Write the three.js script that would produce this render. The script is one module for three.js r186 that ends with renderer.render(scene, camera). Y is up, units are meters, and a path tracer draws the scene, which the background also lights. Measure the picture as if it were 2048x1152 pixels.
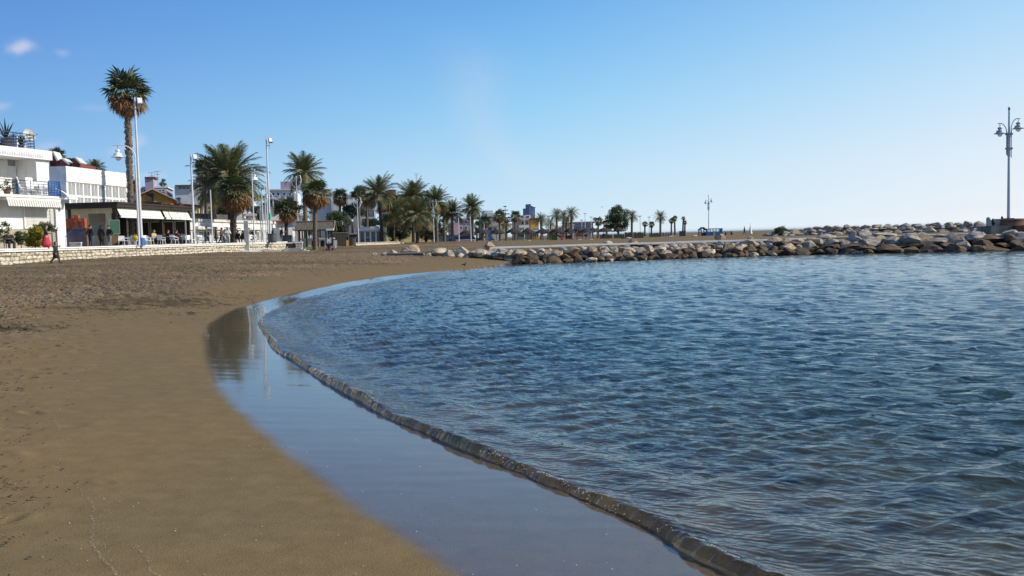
import * as THREE from 'three';
import { mergeGeometries, mergeVertices, toCreasedNormals } from 'three/addons/utils/BufferGeometryUtils.js';

// ------------------------------------------------------------------ camera, sky, sun, exposure
const scene = new THREE.Scene();
const EYE = new THREE.Vector3(0, 2.0, 0), FOCAL = 1820;          // focal length in pixels of a 2048-wide picture
const camera = new THREE.PerspectiveCamera(2 * Math.atan(576 / FOCAL) * 180 / Math.PI, 2048 / 1152, 0.1, 9000);
camera.position.copy(EYE);
camera.rotation.set(-0.0571, 0, -0.0262, 'YXZ');                  // looking slightly down, held slightly askew
camera.updateMatrixWorld(true);

const SUN_AZ = 91 * Math.PI / 180, SUN_EL = 32 * Math.PI / 180;   // square to the right of the view
const SUN = new THREE.Vector3(Math.sin(SUN_AZ) * Math.cos(SUN_EL), Math.sin(SUN_EL), -Math.cos(SUN_AZ) * Math.cos(SUN_EL));

let seed = 12345;
const rnd = () => { seed = (seed * 1664525 + 1013904223) >>> 0; return seed / 4294967296; };
const rr = (a, b) => a + (b - a) * rnd();
const reseed = (n) => { seed = n >>> 0; for (let i = 0; i < 3; i++) rnd(); };
const clamp = (x, a, b) => Math.min(b, Math.max(a, x));
const lerp = (a, b, t) => a + (b - a) * t;
const sstep = (a, b, x) => { const t = clamp((x - a) / (b - a), 0, 1); return t * t * (3 - 2 * t); };
const hash = (x, y) => { let h = (Math.imul(x | 0, 374761393) + Math.imul(y | 0, 668265263)) | 0; h = Math.imul(h ^ (h >>> 13), 1274126177); return ((h ^ (h >>> 16)) >>> 0) / 4294967296; };
function noise(x, y) {
  const i = Math.floor(x), j = Math.floor(y), u = x - i, v = y - j, a = u * u * (3 - 2 * u), b = v * v * (3 - 2 * v);
  return lerp(lerp(hash(i, j), hash(i + 1, j), a), lerp(hash(i, j + 1), hash(i + 1, j + 1), a), b);
}
function fbm(x, y, o = 4) { let s = 0, a = 0.5, n = 0; for (let k = 0; k < o; k++) { s += a * noise(x, y); n += a; a *= 0.5; x = x * 2.03 + 17.3; y = y * 2.03 + 9.7; } return s / n; }

const renderer = new THREE.WebGLRenderer({ antialias: true });
renderer.toneMapping = THREE.LinearToneMapping;
renderer.toneMappingExposure = 1.0;
renderer.shadowMap.enabled = true;

{ // the sky: clear air, paler low down and towards the sun, with a few small fair-weather clouds
  const w = 2048, h = 1024, data = new Float32Array(w * h * 4);
  const s2l = (r, g, b) => [r, g, b].map((c) => (c <= 10.31 ? c / 3294.6 : Math.pow((c / 255 + 0.055) / 1.055, 2.4)));
  const EL = [0, 4, 8, 12, 15, 30, 60, 90], DEL = [0, 60, 90, 119, 180];
  const ZEN = [52, 98, 172], TAB = [
    [[250, 248, 246], [246, 246, 250], [234, 242, 251], [216, 233, 251], [202, 225, 250], [160, 198, 242], [84, 134, 205], ZEN],
    [[242, 246, 250], [227, 239, 250], [202, 229, 250], [174, 215, 248], [154, 203, 245], [108, 160, 224], [66, 115, 189], ZEN],
    [[212, 234, 247], [188, 224, 247], [153, 208, 245], [125, 187, 239], [109, 171, 232], [80, 135, 208], [60, 108, 182], ZEN],
    [[174, 211, 240], [153, 198, 236], [125, 177, 229], [104, 157, 222], [93, 147, 217], [71, 121, 198], [56, 103, 177], ZEN],
    [[160, 200, 236], [138, 186, 231], [112, 164, 223], [94, 146, 216], [86, 138, 211], [69, 118, 196], [55, 102, 176], ZEN]];
  const skyAt = (e, dl) => {
    let a = 0; while (a < EL.length - 2 && e > EL[a + 1]) a++; let b = 0; while (b < DEL.length - 2 && dl > DEL[b + 1]) b++;
    const u = clamp((e - EL[a]) / (EL[a + 1] - EL[a]), 0, 1), v = clamp((dl - DEL[b]) / (DEL[b + 1] - DEL[b]), 0, 1);
    return s2l(...[0, 1, 2].map((k) => lerp(lerp(TAB[b][a][k], TAB[b][a + 1][k], u), lerp(TAB[b + 1][a][k], TAB[b + 1][a + 1][k], u), v)));
  };
  const puffs = [];
  for (const [px, py, rx, ry, s] of [[42, 96, 26, 13, 0.75], [125, 107, 17, 5, 0.45], [270, 288, 22, 16, 0.55], [238, 300, 28, 10, 0.3], [300, 352, 34, 9, 0.35], [190, 216, 34, 6, 0.18], [5, 212, 12, 6, 0.4], [95, 292, 20, 9, 0.35], [1440, 415, 60, 3, 0.25], [1960, 412, 130, 12, 0.25], [1700, 432, 200, 6, 0.2]]) {
    const v = new THREE.Vector3((px - 1024) / FOCAL, (576 - py) / FOCAL, -1).applyQuaternion(camera.quaternion).normalize();
    puffs.push([Math.atan2(v.x, -v.z), Math.asin(v.y), rx / FOCAL, ry / FOCAL, s]);
  }
  for (let k = 0; k < 26; k++) puffs.push([0.9 + 5.0 * hash(k, 5), 0.06 + 0.22 * hash(k, 7), 0.01 + 0.02 * hash(k, 8), 0.004 + 0.007 * hash(k, 9), 0.2 + 0.3 * hash(k, 11)]);
  const cw = 512, chh = 256, co = new Float32Array((cw + 1) * (chh + 1) * 3);      // smooth part on a coarse grid: from the horizon up
  for (let j = 0; j <= chh; j++) for (let i = 0; i <= cw; i++) {
    const e = j / chh * 90, az = (i / cw - 0.5) * 2 * Math.PI, dl = Math.acos(clamp((Math.cos(az) * SUN.x + Math.sin(az) * SUN.z) / Math.hypot(SUN.x, SUN.z), -1, 1)) * 180 / Math.PI;
    co.set(skyAt(e, dl), (j * (cw + 1) + i) * 3);
  }
  const low = s2l(150, 165, 180);
  for (let j = 0; j < h; j++) {
    const el = ((j + 0.5) / h - 0.5) * Math.PI;
    for (let i = 0; i < w; i++) {
      const k = (j * w + i) * 4; data[k + 3] = 1;
      if (el < -0.02) { data[k] = low[0]; data[k + 1] = low[1]; data[k + 2] = low[2]; continue; }
      const fy = Math.max(0, el) / (Math.PI / 2) * chh, fx = (i + 0.5) / w * cw, q = Math.min(chh - 1, Math.floor(fy)), p = Math.min(cw - 1, Math.floor(fx)), v = fy - q, u = fx - p, o = (q * (cw + 1) + p) * 3, o2 = o + (cw + 1) * 3;
      for (let c = 0; c < 3; c++) data[k + c] = (co[o + c] * (1 - u) + co[o + 3 + c] * u) * (1 - v) + (co[o2 + c] * (1 - u) + co[o2 + 3 + c] * u) * v;
    }
  }
  const blend = (k, cl) => { data[k] = lerp(data[k], 0.8, cl); data[k + 1] = lerp(data[k + 1], 0.76, cl); data[k + 2] = lerp(data[k + 2], 0.85, cl); };
  const each = (a0, a1, e0, e1, f) => { // over a patch given by bearing from straight ahead and height, radians
    for (let j = Math.floor((e0 / Math.PI + 0.5) * h); j <= (e1 / Math.PI + 0.5) * h; j++) { const el = ((j + 0.5) / h - 0.5) * Math.PI; for (let i = Math.floor((a0 / 2 / Math.PI + 0.25) * w); i <= (a1 / 2 / Math.PI + 0.25) * w; i++) { const fa = ((i + 0.5) / w - 0.25) * 2 * Math.PI; f((j * w + (((i % w) + w) % w)) * 4, fa, el); } }
  };
  for (const [pa, pe, ra, re, s] of puffs) each(pa - ra * 2.4, pa + ra * 2.4, Math.max(0.004, pe - re * 3.5), pe + re * 3.5, (k, fa, el) => {
    const da = fa - pa, q = (da / ra) ** 2 + ((el - pe - 0.25 * da * (ra / re > 3 ? 0 : 1)) / re) ** 2;
    if (q < 5) blend(k, s * 0.8 * sstep(0.25, 0.75, Math.exp(-q * 0.9) * 0.75 + 0.7 * (fbm(fa * 150 + 50, el * 190 + 80, 4) - 0.4)) * Math.exp(-q * 0.5));
  });
  // a thin slanting drift of smoke
  each(-0.25, 0.25, 0.03, 0.24, (k, fa, el) => { const axis = 0.012 - 0.42 * (el - 0.05) + 0.012 * Math.sin(el * 40), d = (fa - axis) / (0.006 + 0.16 * el); if (d * d < 9) blend(k, 0.14 * Math.exp(-d * d) * sstep(0.03, 0.07, el) * (1 - sstep(0.15, 0.24, el)) * (0.5 + fbm(fa * 120, el * 90, 4))); });
  const sky = new THREE.DataTexture(data, w, h, THREE.RGBAFormat, THREE.FloatType);
  sky.mapping = THREE.EquirectangularReflectionMapping; sky.magFilter = THREE.LinearFilter; sky.needsUpdate = true;
  scene.background = sky; scene.environment = sky;
}
const sun = new THREE.DirectionalLight(new THREE.Color(1, 0.93, 0.8), 5);
sun.position.copy(SUN).multiplyScalar(200).add(new THREE.Vector3(0, 0, -80)); sun.target.position.set(0, 0, -80);
sun.castShadow = true; sun.shadow.mapSize.set(4096, 4096);
Object.assign(sun.shadow.camera, { left: -160, right: 160, top: 160, bottom: -160, near: 1, far: 500 });
scene.add(sun, sun.target);

// ------------------------------------------------------------------ helpers
const V3 = THREE.Vector3;
const ray = (px, py) => new V3((px - 1024) / FOCAL, (576 - py) / FOCAL, -1).applyQuaternion(camera.quaternion);
const at = (px, py, d) => { const r = ray(px, py); return r.multiplyScalar(d / -r.z).add(EYE); };        // where the sight line through a picture point is d metres ahead
const onY = (px, py, y) => { const r = ray(px, py); return r.multiplyScalar((y - EYE.y) / r.y).add(EYE); };

const taken = {};
const numbered = (n) => { const k = taken[n] = (taken[n] ?? -1) + 1; return k ? n + '_' + String(k).padStart(3, '0') : n; };
function shade(o) { o.traverse((m) => { if (m.isMesh) m.castShadow = m.receiveShadow = true; }); return o; }
function tag(o, label, category, group, kind) { if (label) o.userData.label = label; if (category) o.userData.category = category; if (group) o.userData.group = group; if (kind) o.userData.kind = kind; return o; }
function thing(name, label, category, pos, turn = 0, group) {
  const o = new THREE.Group(); o.name = numbered(name); if (pos) o.position.copy(pos); o.rotation.y = turn; scene.add(o); return tag(o, label, category, group);
}
function part(name, geo, m, parent) { const o = new THREE.Mesh(geo, m); o.name = name; parent.add(o); return o; }
function solo(name, geo, m, label, category, group, kind) { const o = new THREE.Mesh(geo, m); o.name = numbered(name); scene.add(o); return tag(o, label, category, group, kind); }
function structure(name, geo, m, label) { const o = new THREE.Mesh(geo, m); o.name = name; scene.add(o); o.userData.kind = 'structure'; if (label) o.userData.label = label; return o; }

function uvMetres(g, w, h, d) { // BoxGeometry uv in metres
  const uv = g.attributes.uv, dims = [[d, h], [d, h], [w, d], [w, d], [w, h], [w, h]];
  for (let i = 0; i < uv.count; i++) { const [a, b] = dims[Math.floor(i / 4)]; uv.setXY(i, uv.getX(i) * a, uv.getY(i) * b); }
  return g;
}
function box(x0, x1, y0, y1, z0, z1) { const w = x1 - x0, h = y1 - y0, d = z1 - z0; return uvMetres(new THREE.BoxGeometry(w, h, d), w, h, d).translate((x0 + x1) / 2, (y0 + y1) / 2, (z0 + z1) / 2); }
function bar(a, b, r, r2 = r, n = 8) {
  const A = new V3(...a), B = new V3(...b), d = B.clone().sub(A), g = new THREE.CylinderGeometry(r2, r, d.length(), n);
  return g.applyQuaternion(new THREE.Quaternion().setFromUnitVectors(new V3(0, 1, 0), d.normalize())).translate((A.x + B.x) / 2, (A.y + B.y) / 2, (A.z + B.z) / 2);
}
function beam(a, b, w, h) { // square bar
  const A = new V3(...a), B = new V3(...b), d = B.clone().sub(A), g = new THREE.BoxGeometry(w, d.length(), h);
  return g.applyQuaternion(new THREE.Quaternion().setFromUnitVectors(new V3(0, 1, 0), d.normalize())).translate((A.x + B.x) / 2, (A.y + B.y) / 2, (A.z + B.z) / 2);
}
const tube = (pts, r, seg = 16, n = 8) => new THREE.TubeGeometry(new THREE.CatmullRomCurve3(pts.map((p) => new V3(...p))), seg, r, n);
function merge(list) { list = list.map((g) => (g.index ? g.toNonIndexed() : g)); for (const g of list) { for (const k of Object.keys(g.attributes)) if (!['position', 'normal', 'uv'].includes(k)) g.deleteAttribute(k); if (!g.attributes.uv) g.setAttribute('uv', new THREE.BufferAttribute(new Float32Array(g.attributes.position.count * 2), 2)); } return mergeGeometries(list); }
function tris(pos, col) { const g = new THREE.BufferGeometry(); g.setAttribute('position', new THREE.Float32BufferAttribute(pos, 3)); if (col) g.setAttribute('color', new THREE.Float32BufferAttribute(col, 3)); g.computeVertexNormals(); return g; }

// ------------------------------------------------------------------ textures and materials
function tex(size, f, srgb = true) { // f(u, v) -> value or [r, g, b] in 0..1, tiling
  const d = new Uint8Array(size * size * 4);
  for (let j = 0; j < size; j++) for (let i = 0; i < size; i++) { let c = f(i / size, j / size, i, j); if (typeof c === 'number') c = [c, c, c]; const k = (j * size + i) * 4; for (let q = 0; q < 3; q++) d[k + q] = clamp(Math.round(c[q] * 255), 0, 255); d[k + 3] = 255; }
  const t = new THREE.DataTexture(d, size, size); t.wrapS = t.wrapT = THREE.RepeatWrapping; t.magFilter = THREE.LinearFilter; t.minFilter = THREE.LinearMipmapLinearFilter; t.generateMipmaps = true; if (srgb) t.colorSpace = THREE.SRGBColorSpace; t.needsUpdate = true; return t;
}
const tnoise = (n, u, v, s = 0) => { const x = u * n, y = v * n, i = Math.floor(x), j = Math.floor(y), a = x - i, b = y - j, f = a * a * (3 - 2 * a), g = b * b * (3 - 2 * b), H = (p, q) => hash(((p % n) + n) % n + s * 131, ((q % n) + n) % n + s * 57); return lerp(lerp(H(i, j), H(i + 1, j), f), lerp(H(i, j + 1), H(i + 1, j + 1), f), g); };
const tfbm = (n, u, v, o = 4, s = 0) => { let r = 0, a = 0.5, t = 0; for (let k = 0; k < o; k++) { r += a * tnoise(n << k, u, v, s + k); t += a; a *= 0.5; } return r / t; };
const withRepeat = (t, r, r2 = r) => { const c = t.clone(); c.repeat.set(r, r2); c.needsUpdate = true; return c; };
const T = {
  plaster: tex(256, (u, v) => 0.9 + 0.1 * (0.6 * tfbm(4, u, v, 5, 1) + 0.4 * sstep(0.35, 0.6, tfbm(8, u, v, 3, 9)))),
  mottle: tex(256, (u, v) => 0.5 + 0.5 * (0.5 * tfbm(4, u, v, 6, 3) + 0.5 * tfbm(16, u, v, 4, 7))),
  grain: tex(512, (u, v) => 0.72 + 0.28 * (0.45 * tfbm(8, u, v, 5, 4) + 0.55 * tnoise(256, u, v, 5))),
  grainBump: tex(512, (u, v) => 0.6 * tfbm(12, u, v, 5, 14) + 0.4 * tnoise(200, u, v, 15), false),
  rock: tex(512, (u, v) => { const a = tfbm(6, u, v, 6, 21), b = tfbm(12, u, v, 5, 31), c = sstep(0.5, 0.62, b); const k = 0.8 + 0.55 * (a - 0.5); return [k, k * (1 - 0.07 * c), k * (1 - 0.18 * c)]; }),
  rockBump: tex(512, (u, v) => 0.7 * tfbm(8, u, v, 6, 22) + 0.3 * Math.abs(tfbm(10, u, v, 4, 25) - 0.5) * 2, false),
  wood: tex(256, (u, v) => 0.6 + 0.4 * tfbm(4, u * 4 % 1, v * 0.25, 5, 41)),
  bark: tex(256, (u, v) => 0.45 + 0.55 * tfbm(8, u, (v * 3) % 1, 5, 51)),
  thatch: tex(256, (u, v) => 0.4 + 0.6 * tnoise(128, u, (v * 0.12) % 1, 61) * (0.6 + 0.4 * tfbm(8, u, v, 3, 63))),
  roof: tex(256, (u, v) => { const k = 0.75 + 0.25 * Math.sin(u * Math.PI * 2 * 16); return k * (0.7 + 0.3 * tfbm(8, u, v, 5, 71)); }),
};
for (const k of ['plaster', 'mottle']) T[k].repeat.set(0.27, 0.27);
const M = {};
const L = (r, g, b) => new THREE.Color().setRGB(r, g, b);
function mat(name, color, rough = 0.85, map, o = {}) { const m = new THREE.MeshPhysicalMaterial({ color, roughness: rough, map: map || null, side: THREE.DoubleSide, ...o }); m.name = name; return (M[name] = m); }
mat('white', L(0.8, 0.79, 0.76), 0.75, T.plaster); mat('whitePaint', L(0.78, 0.78, 0.77), 0.45); mat('cream', L(0.72, 0.62, 0.38), 0.85, T.plaster);
mat('offWhite', L(0.66, 0.65, 0.6), 0.8, T.plaster); mat('greyWall', L(0.66, 0.65, 0.63), 0.85, T.plaster); mat('mauve', L(0.42, 0.33, 0.4), 0.85, T.plaster);
mat('pink', L(0.62, 0.42, 0.42), 0.85, T.plaster); mat('ochre', L(0.66, 0.38, 0.08), 0.85, T.plaster); mat('beige', L(0.58, 0.48, 0.36), 0.85, T.plaster);
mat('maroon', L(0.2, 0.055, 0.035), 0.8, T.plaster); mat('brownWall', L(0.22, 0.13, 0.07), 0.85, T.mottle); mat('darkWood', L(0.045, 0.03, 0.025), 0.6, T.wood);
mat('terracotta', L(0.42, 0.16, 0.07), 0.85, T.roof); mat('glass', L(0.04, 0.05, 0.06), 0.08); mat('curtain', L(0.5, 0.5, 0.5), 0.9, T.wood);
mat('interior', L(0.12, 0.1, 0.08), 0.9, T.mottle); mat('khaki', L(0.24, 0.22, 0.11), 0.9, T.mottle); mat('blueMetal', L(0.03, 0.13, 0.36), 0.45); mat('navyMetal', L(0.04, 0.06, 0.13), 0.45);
mat('steel', L(0.55, 0.55, 0.55), 0.35, null, { metalness: 0.6 }); mat('pole', L(0.66, 0.66, 0.66), 0.42, T.plaster); mat('greyMetal', L(0.5, 0.49, 0.48), 0.45, T.mottle);
mat('darkMetal', L(0.06, 0.06, 0.065), 0.5); mat('lampGrey', L(0.42, 0.42, 0.42), 0.4); mat('rust', L(0.16, 0.07, 0.03), 0.85, T.mottle);
mat('concrete', L(0.5, 0.47, 0.42), 0.85, T.mottle); mat('paleConcrete', L(0.66, 0.63, 0.57), 0.85, T.mottle); mat('paving', L(0.46, 0.41, 0.34), 0.85, T.mottle);
mat('mortar', L(0.3, 0.26, 0.19), 0.95, T.mottle); mat('thatch', L(0.3, 0.25, 0.17), 0.95, T.thatch); mat('darkThatch', L(0.085, 0.065, 0.045), 0.95, T.thatch);
mat('timber', L(0.16, 0.11, 0.07), 0.85, T.wood); mat('paleTimber', L(0.42, 0.37, 0.3), 0.85, T.wood); mat('reed', L(0.5, 0.42, 0.28), 0.9, T.thatch);
mat('bark', L(0.3, 0.23, 0.17), 0.95, T.bark); mat('darkBark', L(0.12, 0.085, 0.06), 0.95, T.bark); mat('plastic', L(0.72, 0.72, 0.7), 0.4); mat('binGrey', L(0.07, 0.075, 0.08), 0.55);
mat('orange', L(0.42, 0.08, 0.025), 0.5); mat('green', L(0.03, 0.12, 0.07), 0.6); mat('tealPaint', L(0.03, 0.35, 0.22), 0.5); mat('red', L(0.5, 0.03, 0.04), 0.6); mat('yellow', L(0.6, 0.45, 0.03), 0.6);
mat('bluePaint', L(0.03, 0.16, 0.42), 0.5, T.plaster); mat('canvas', L(0.78, 0.74, 0.64), 0.8, T.plaster); mat('greyCanvas', L(0.32, 0.33, 0.35), 0.85);
mat('navyCanvas', L(0.015, 0.03, 0.075), 0.7); mat('lawn', L(0.17, 0.18, 0.04), 0.95, T.grain); mat('black', L(0.012, 0.012, 0.014), 0.7);
M.lampGlass = new THREE.MeshPhysicalMaterial({ color: L(0.85, 0.85, 0.85), roughness: 0.25, transmission: 0.5, thickness: 0, side: THREE.DoubleSide }); M.lampGlass.name = 'lampGlass';
const leafMat = (name, c) => { const m = new THREE.MeshPhysicalMaterial({ color: c, roughness: 0.75, transmission: 0.3, thickness: 0, side: THREE.DoubleSide, specularIntensity: 0.6 }); m.name = name; return (M[name] = m); };
leafMat('frond', L(0.13, 0.14, 0.05)); leafMat('frondOld', L(0.21, 0.16, 0.06)); leafMat('frondPale', L(0.2, 0.2, 0.09)); leafMat('fan', L(0.085, 0.105, 0.035)); leafMat('fanDead', L(0.26, 0.14, 0.055));
leafMat('leaf', L(0.05, 0.085, 0.025)); leafMat('leafDark', L(0.025, 0.045, 0.018)); leafMat('leafYellow', L(0.32, 0.27, 0.02)); leafMat('leafOlive', L(0.09, 0.1, 0.03));
// ------------------------------------------------------------------ the shore: edge of the water, edge of the wet sand, height of the ground
const WAVE_PX = [[1500, 1152], [1400, 1105], [1300, 1055], [1200, 1010], [1100, 965], [1000, 925], [900, 885], [800, 840], [700, 787], [620, 742], [565, 704], [532, 672], [519, 652], [527, 634], [548, 622], [600, 601], [700, 576], [850, 551], [960, 537], [1010, 531]];
const WET_PX = [[925, 1152], [860, 1106], [780, 1056], [700, 1000], [640, 956], [580, 904], [520, 856], [462, 800], [432, 760], [416, 705], [412, 668], [428, 642], [480, 616], [540, 599], [640, 576], [760, 554], [930, 537], [1000, 529]];
const groyne = [[1030, 528], [1200, 522], [1400, 514], [1600, 508], [1800, 505], [2048, 500]].map(([x, y]) => onY(x, y, 0)).map((p) => [p.x, p.z]);   // the foot of the rocks
const gl = groyne[groyne.length - 1], groyneBack = [...groyne, [gl[0] + 30, gl[1] + 1]];
const curve = (pts) => { const c = new THREE.CatmullRomCurve3(pts.map(([x, z]) => new V3(x, 0, z)), false, 'centripetal'); return c.getPoints(pts.length * 5).map((p) => [p.x, p.z]); };
const waveLine = curve([[17, 24], [10.5, 11], [5.6, 2.4], [3.1, -2.0], ...WAVE_PX.map(([x, y]) => { const p = onY(x, y, 0.02); return [p.x, p.z]; })]);
const waveEdge = [...waveLine, ...groyneBack.map(([x, z]) => [x, z - 1.9])];
const WETH = (z) => lerp(0.07, 0.135, sstep(-22, -36, z));      // how high the last wash reached
const wetEdge = [...curve([[15, 25], [8.6, 12], [3.7, 3.0], [1.45, -1.9], ...WET_PX.map(([x, y]) => { const q = onY(x, y, 0.075), p = onY(x, y, WETH(q.z)); return [p.x, p.z]; })]), ...groyneBack.map(([x, z]) => [x, z - 2.5])];
function signed(poly, x, z) { // distance to a line of points, positive on its left (the land)
  let best = 1e9, side = 1;
  for (let i = 0; i < poly.length - 1; i++) {
    const ax = poly[i][0], az = poly[i][1], bx = poly[i + 1][0] - ax, bz = poly[i + 1][1] - az, t = clamp(((x - ax) * bx + (z - az) * bz) / (bx * bx + bz * bz), 0, 1);
    const dx = x - ax - bx * t, dz = z - az - bz * t, d = dx * dx + dz * dz;
    if (d < best) { best = d; side = bx * (z - az) - bz * (x - ax) < 0 ? 1 : -1; }
  }
  return Math.sqrt(best) * side;
}
const LEVELS = [[-300, 545, 52], [0, 530, 60], [150, 519, 66], [283, 511, 76], [400, 505.5, 88], [500, 505.5, 98], [570, 506, 107], [658, 505, 104], [620, 494, 118], [700, 492, 130], [760, 489, 148], [830, 485, 160], [900, 485.5, 195], [1000, 483, 195], [1100, 482, 200], [1250, 477.5, 215], [1425, 471, 200], [1550, 467, 190], [1700, 465, 150], [1900, 463, 130], [780, 508, 73], [900, 500, 71.5], [1000, 496, 71], [1300, 488, 74], [1600, 478, 76], [1800, 472, 79], [2048, 465, 79]]
  .map(([x, y, d]) => { const p = at(x, y, d); return [p.x, p.z, p.y]; });
LEVELS.push([-3, -5, 0.5], [-6, -12, 0.62], [-9, -20, 0.68], [-11, -30, 0.72], [-10, -42, 0.75], [-6, -55, 0.7], [-20, -20, 0.95], [-25, -40, 1.0], [0, 6, 0.45], [-10, 10, 0.7], [-60, -60, 1.4], [-80, -150, 1.6], [0, -320, 1.3], [120, -120, 1.0], [-200, -300, 1.8], [60, -75, 1.1]);
function base(x, z) { let s = 0, w = 0; for (const [a, b, h] of LEVELS) { const q = 1 / (((x - a) ** 2 + (z - b) ** 2) ** 1.35 + 6); s += q * h; w += q; } return s / w; }
const STEEP = (x, z) => sstep(-2, 3, x) * sstep(-58, -62, z);       // under the rocks of the groyne
function ground(x, z) { // without the small relief; a = inland of the water's edge, b = inland of the wet sand
  const a = signed(waveEdge, x, z);
  if (a < 0) return { h: -2.0 * (1 - Math.exp(a / 19)) - 0.02 * Math.min(1, -a), a, b: -9 };
  const b = signed(wetEdge, x, z);
  if (b < 0) return { h: WETH(z) * a / (a - b), a, b };
  const D = lerp(7, 1.6, STEEP(x, z));
  return { h: WETH(z) + (base(x, z) - WETH(z)) * (1 - Math.exp(-b / D)), a, b };
}
const G = (x, z) => ground(x, z).h;
const foot = (px, d, py = 480) => { const p = at(px, py, d); p.y = G(p.x, p.z); return p; };

{ // the beach and the sea bed, one sheet out to the far land
  const th = [], rad = [];
  for (let a = -100; a < -38; a += 1.6) th.push(a); for (let a = -38; a <= 36; a += 0.145) th.push(a); for (let a = 37; a <= 100; a += 1.6) th.push(a);
  for (let r = 0.6; r < 420; r *= r < 3 ? 1.02 : r < 13 ? 1.006 : r < 30 ? 1.0088 : 1.0125) rad.push(r);
  rad.push(520, 800);
  const nt = th.length, nr = rad.length, pos = new Float32Array(nt * nr * 3), col = new Float32Array(nt * nr * 3), uv = new Float32Array(nt * nr * 2), uv1 = new Float32Array(nt * nr * 2), idx = [], idx2 = [], chn = new Float32Array(nt * nr);
  const pit = (x, z, cell, r, s) => { // scattered trodden hollows with pushed-up rims
    const i0 = Math.floor(x / cell), j0 = Math.floor(z / cell); let o = 0;
    for (let i = i0 - 1; i <= i0 + 1; i++) for (let j = j0 - 1; j <= j0 + 1; j++) {
      if (hash(i * 7 + s, j * 3 - s) < 0.35) continue;
      const a = hash(i + s, j) * 6.28, cx = (i + 0.2 + 0.6 * hash(i + s, j + 9)) * cell, cz = (j + 0.2 + 0.6 * hash(i - 5, j + s)) * cell, dx = (x - cx) * Math.cos(a) + (z - cz) * Math.sin(a), dz = ((z - cz) * Math.cos(a) - (x - cx) * Math.sin(a)) * 0.55;
      const q = Math.hypot(dx, dz) / (r * (0.7 + 0.6 * hash(i, j + s * 3)));
      if (q < 2.2) o += -Math.exp(-q * q * 2.2) + 0.45 * Math.exp(-((q - 1.15) ** 2) * 8);
    }
    return o;
  };
  const W = wetArea();
  for (let i = 0; i < nr; i++) for (let j = 0; j < nt; j++) {
    const k = i * nt + j, A = th[j] * Math.PI / 180, x = rad[i] * Math.sin(A), z = -rad[i] * Math.cos(A), { h, a, b } = ground(x, z);
    let y = h, tone = 1, r = 1, g = 1, bl = 1;
    const n1 = fbm(x * 0.22 + 40, z * 0.22 + 70, 3), n2 = fbm(x * 0.9 + 10, z * 0.9, 4), n3 = fbm(x * 3.1, z * 3.1 + 5, 4);
    let churn = 0;
    if (b > 0 && rad[i] < 420) {
      churn = sstep(3.2, 6.2, b + (n1 - 0.5) * 5 + (n2 - 0.5) * 3) * (1 - STEEP(x, z));
      const bank = Math.exp(-(((x + 11) / 3.4) ** 2) - (((z + 27.5) / 5) ** 2)) + 0.9 * Math.exp(-(((x + 10.6) / 1.5) ** 2) - (((z + 18.9) / 1.2) ** 2));   // dug-over, weed-strewn patches
      const weed = bank > 0.05 ? sstep(0.46, 0.58, bank * 0.62 + (fbm(x * 5, z * 5, 3) - 0.5) * 0.9 + (n2 - 0.5) * 0.6) : 0;
      y += churn * (0.06 * pit(x, z, 0.55, 0.15, 3) + 0.1 * (n2 - 0.5) + 0.035 * pit(x, z, 0.27, 0.075, 11)) + 0.13 * weed * (n3 - 0.5);
      y += (1 - churn) * sstep(0.9, 2.4, b) * ((0.02 + 0.045 * sstep(1.6, 3.4, b)) * Math.min(0.3, pit(x, z, 0.72, 0.09, 21)) + 0.012 * (n2 - 0.5));
      const dry = sstep(0.47, 0.66, n2 * 0.5 + n1 * 0.5) * churn;
      r = lerp(1, 1.14, dry); g = lerp(1, 1.13, dry); bl = lerp(1, 1.16, dry);
      tone = (0.94 + 0.16 * (n3 - 0.5) * (0.3 + churn)) * lerp(1, 0.5, weed);
      const damp = sstep(0.44, 0.6, fbm(x * 0.16 + z * 0.1 + 7, z * 0.3 + 3, 4) + 0.25 * (n3 - 0.5)); tone *= lerp(1.1, 0.8, damp * churn) * (1 + 0.3 * churn * (fbm(x * 6.5, z * 6.5, 2) - 0.5));     // damp sand turned up among the dry
      const salt = sstep(0.62, 0.72, fbm(x * 0.5 + 3, z * 2.2 + 1, 4)) * sstep(2.2, 4.5, b) * sstep(90, 40, rad[i]);    // pale dried crust in streaks
      r += 0.3 * salt * n3 * 1.6; g += 0.29 * salt * n3 * 1.6; bl += 0.3 * salt * n3 * 1.6;
    }
    chn[k] = churn;
    const wet = W.wet(b, a);
    if (a > 0 && wet > 0) y += (0.001 * (n2 - 0.5) + 0.0022 * (fbm(x * 1.1 + z * 0.3, z * 5.5, 2) - 0.5)) * wet;
    tone *= lerp(1, 0.62, wet);
    if (a < 0) { tone = 0.42 * (0.45 + 0.9 * n2 + 1.5 * (n3 - 0.5)); r = 1.55; g = 1.32; bl = 0.85; y += 0.09 * (n2 - 0.5) * Math.min(1, -a); }  // sea bed tinted warm, painting in sunlight that the water holds back
    if (b > 0) { const w = fbm(x * 0.5 + 90, z * 0.5 + 20, 3) - 0.5; r *= 1 + 0.22 * w; g *= 1 + 0.1 * w; bl *= 1 + 0.02 * w; }
    if (b > 0) bl *= lerp(0.93, 1.07, churn), r *= lerp(0.985, 1.0, churn);
    pos.set([x, y, z], k * 3); col.set([r * tone, g * tone, bl * tone], k * 3); uv.set([x * 0.9, z * 0.9], k * 2); uv1.set(W.uv(x, z), k * 2);
  }
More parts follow.
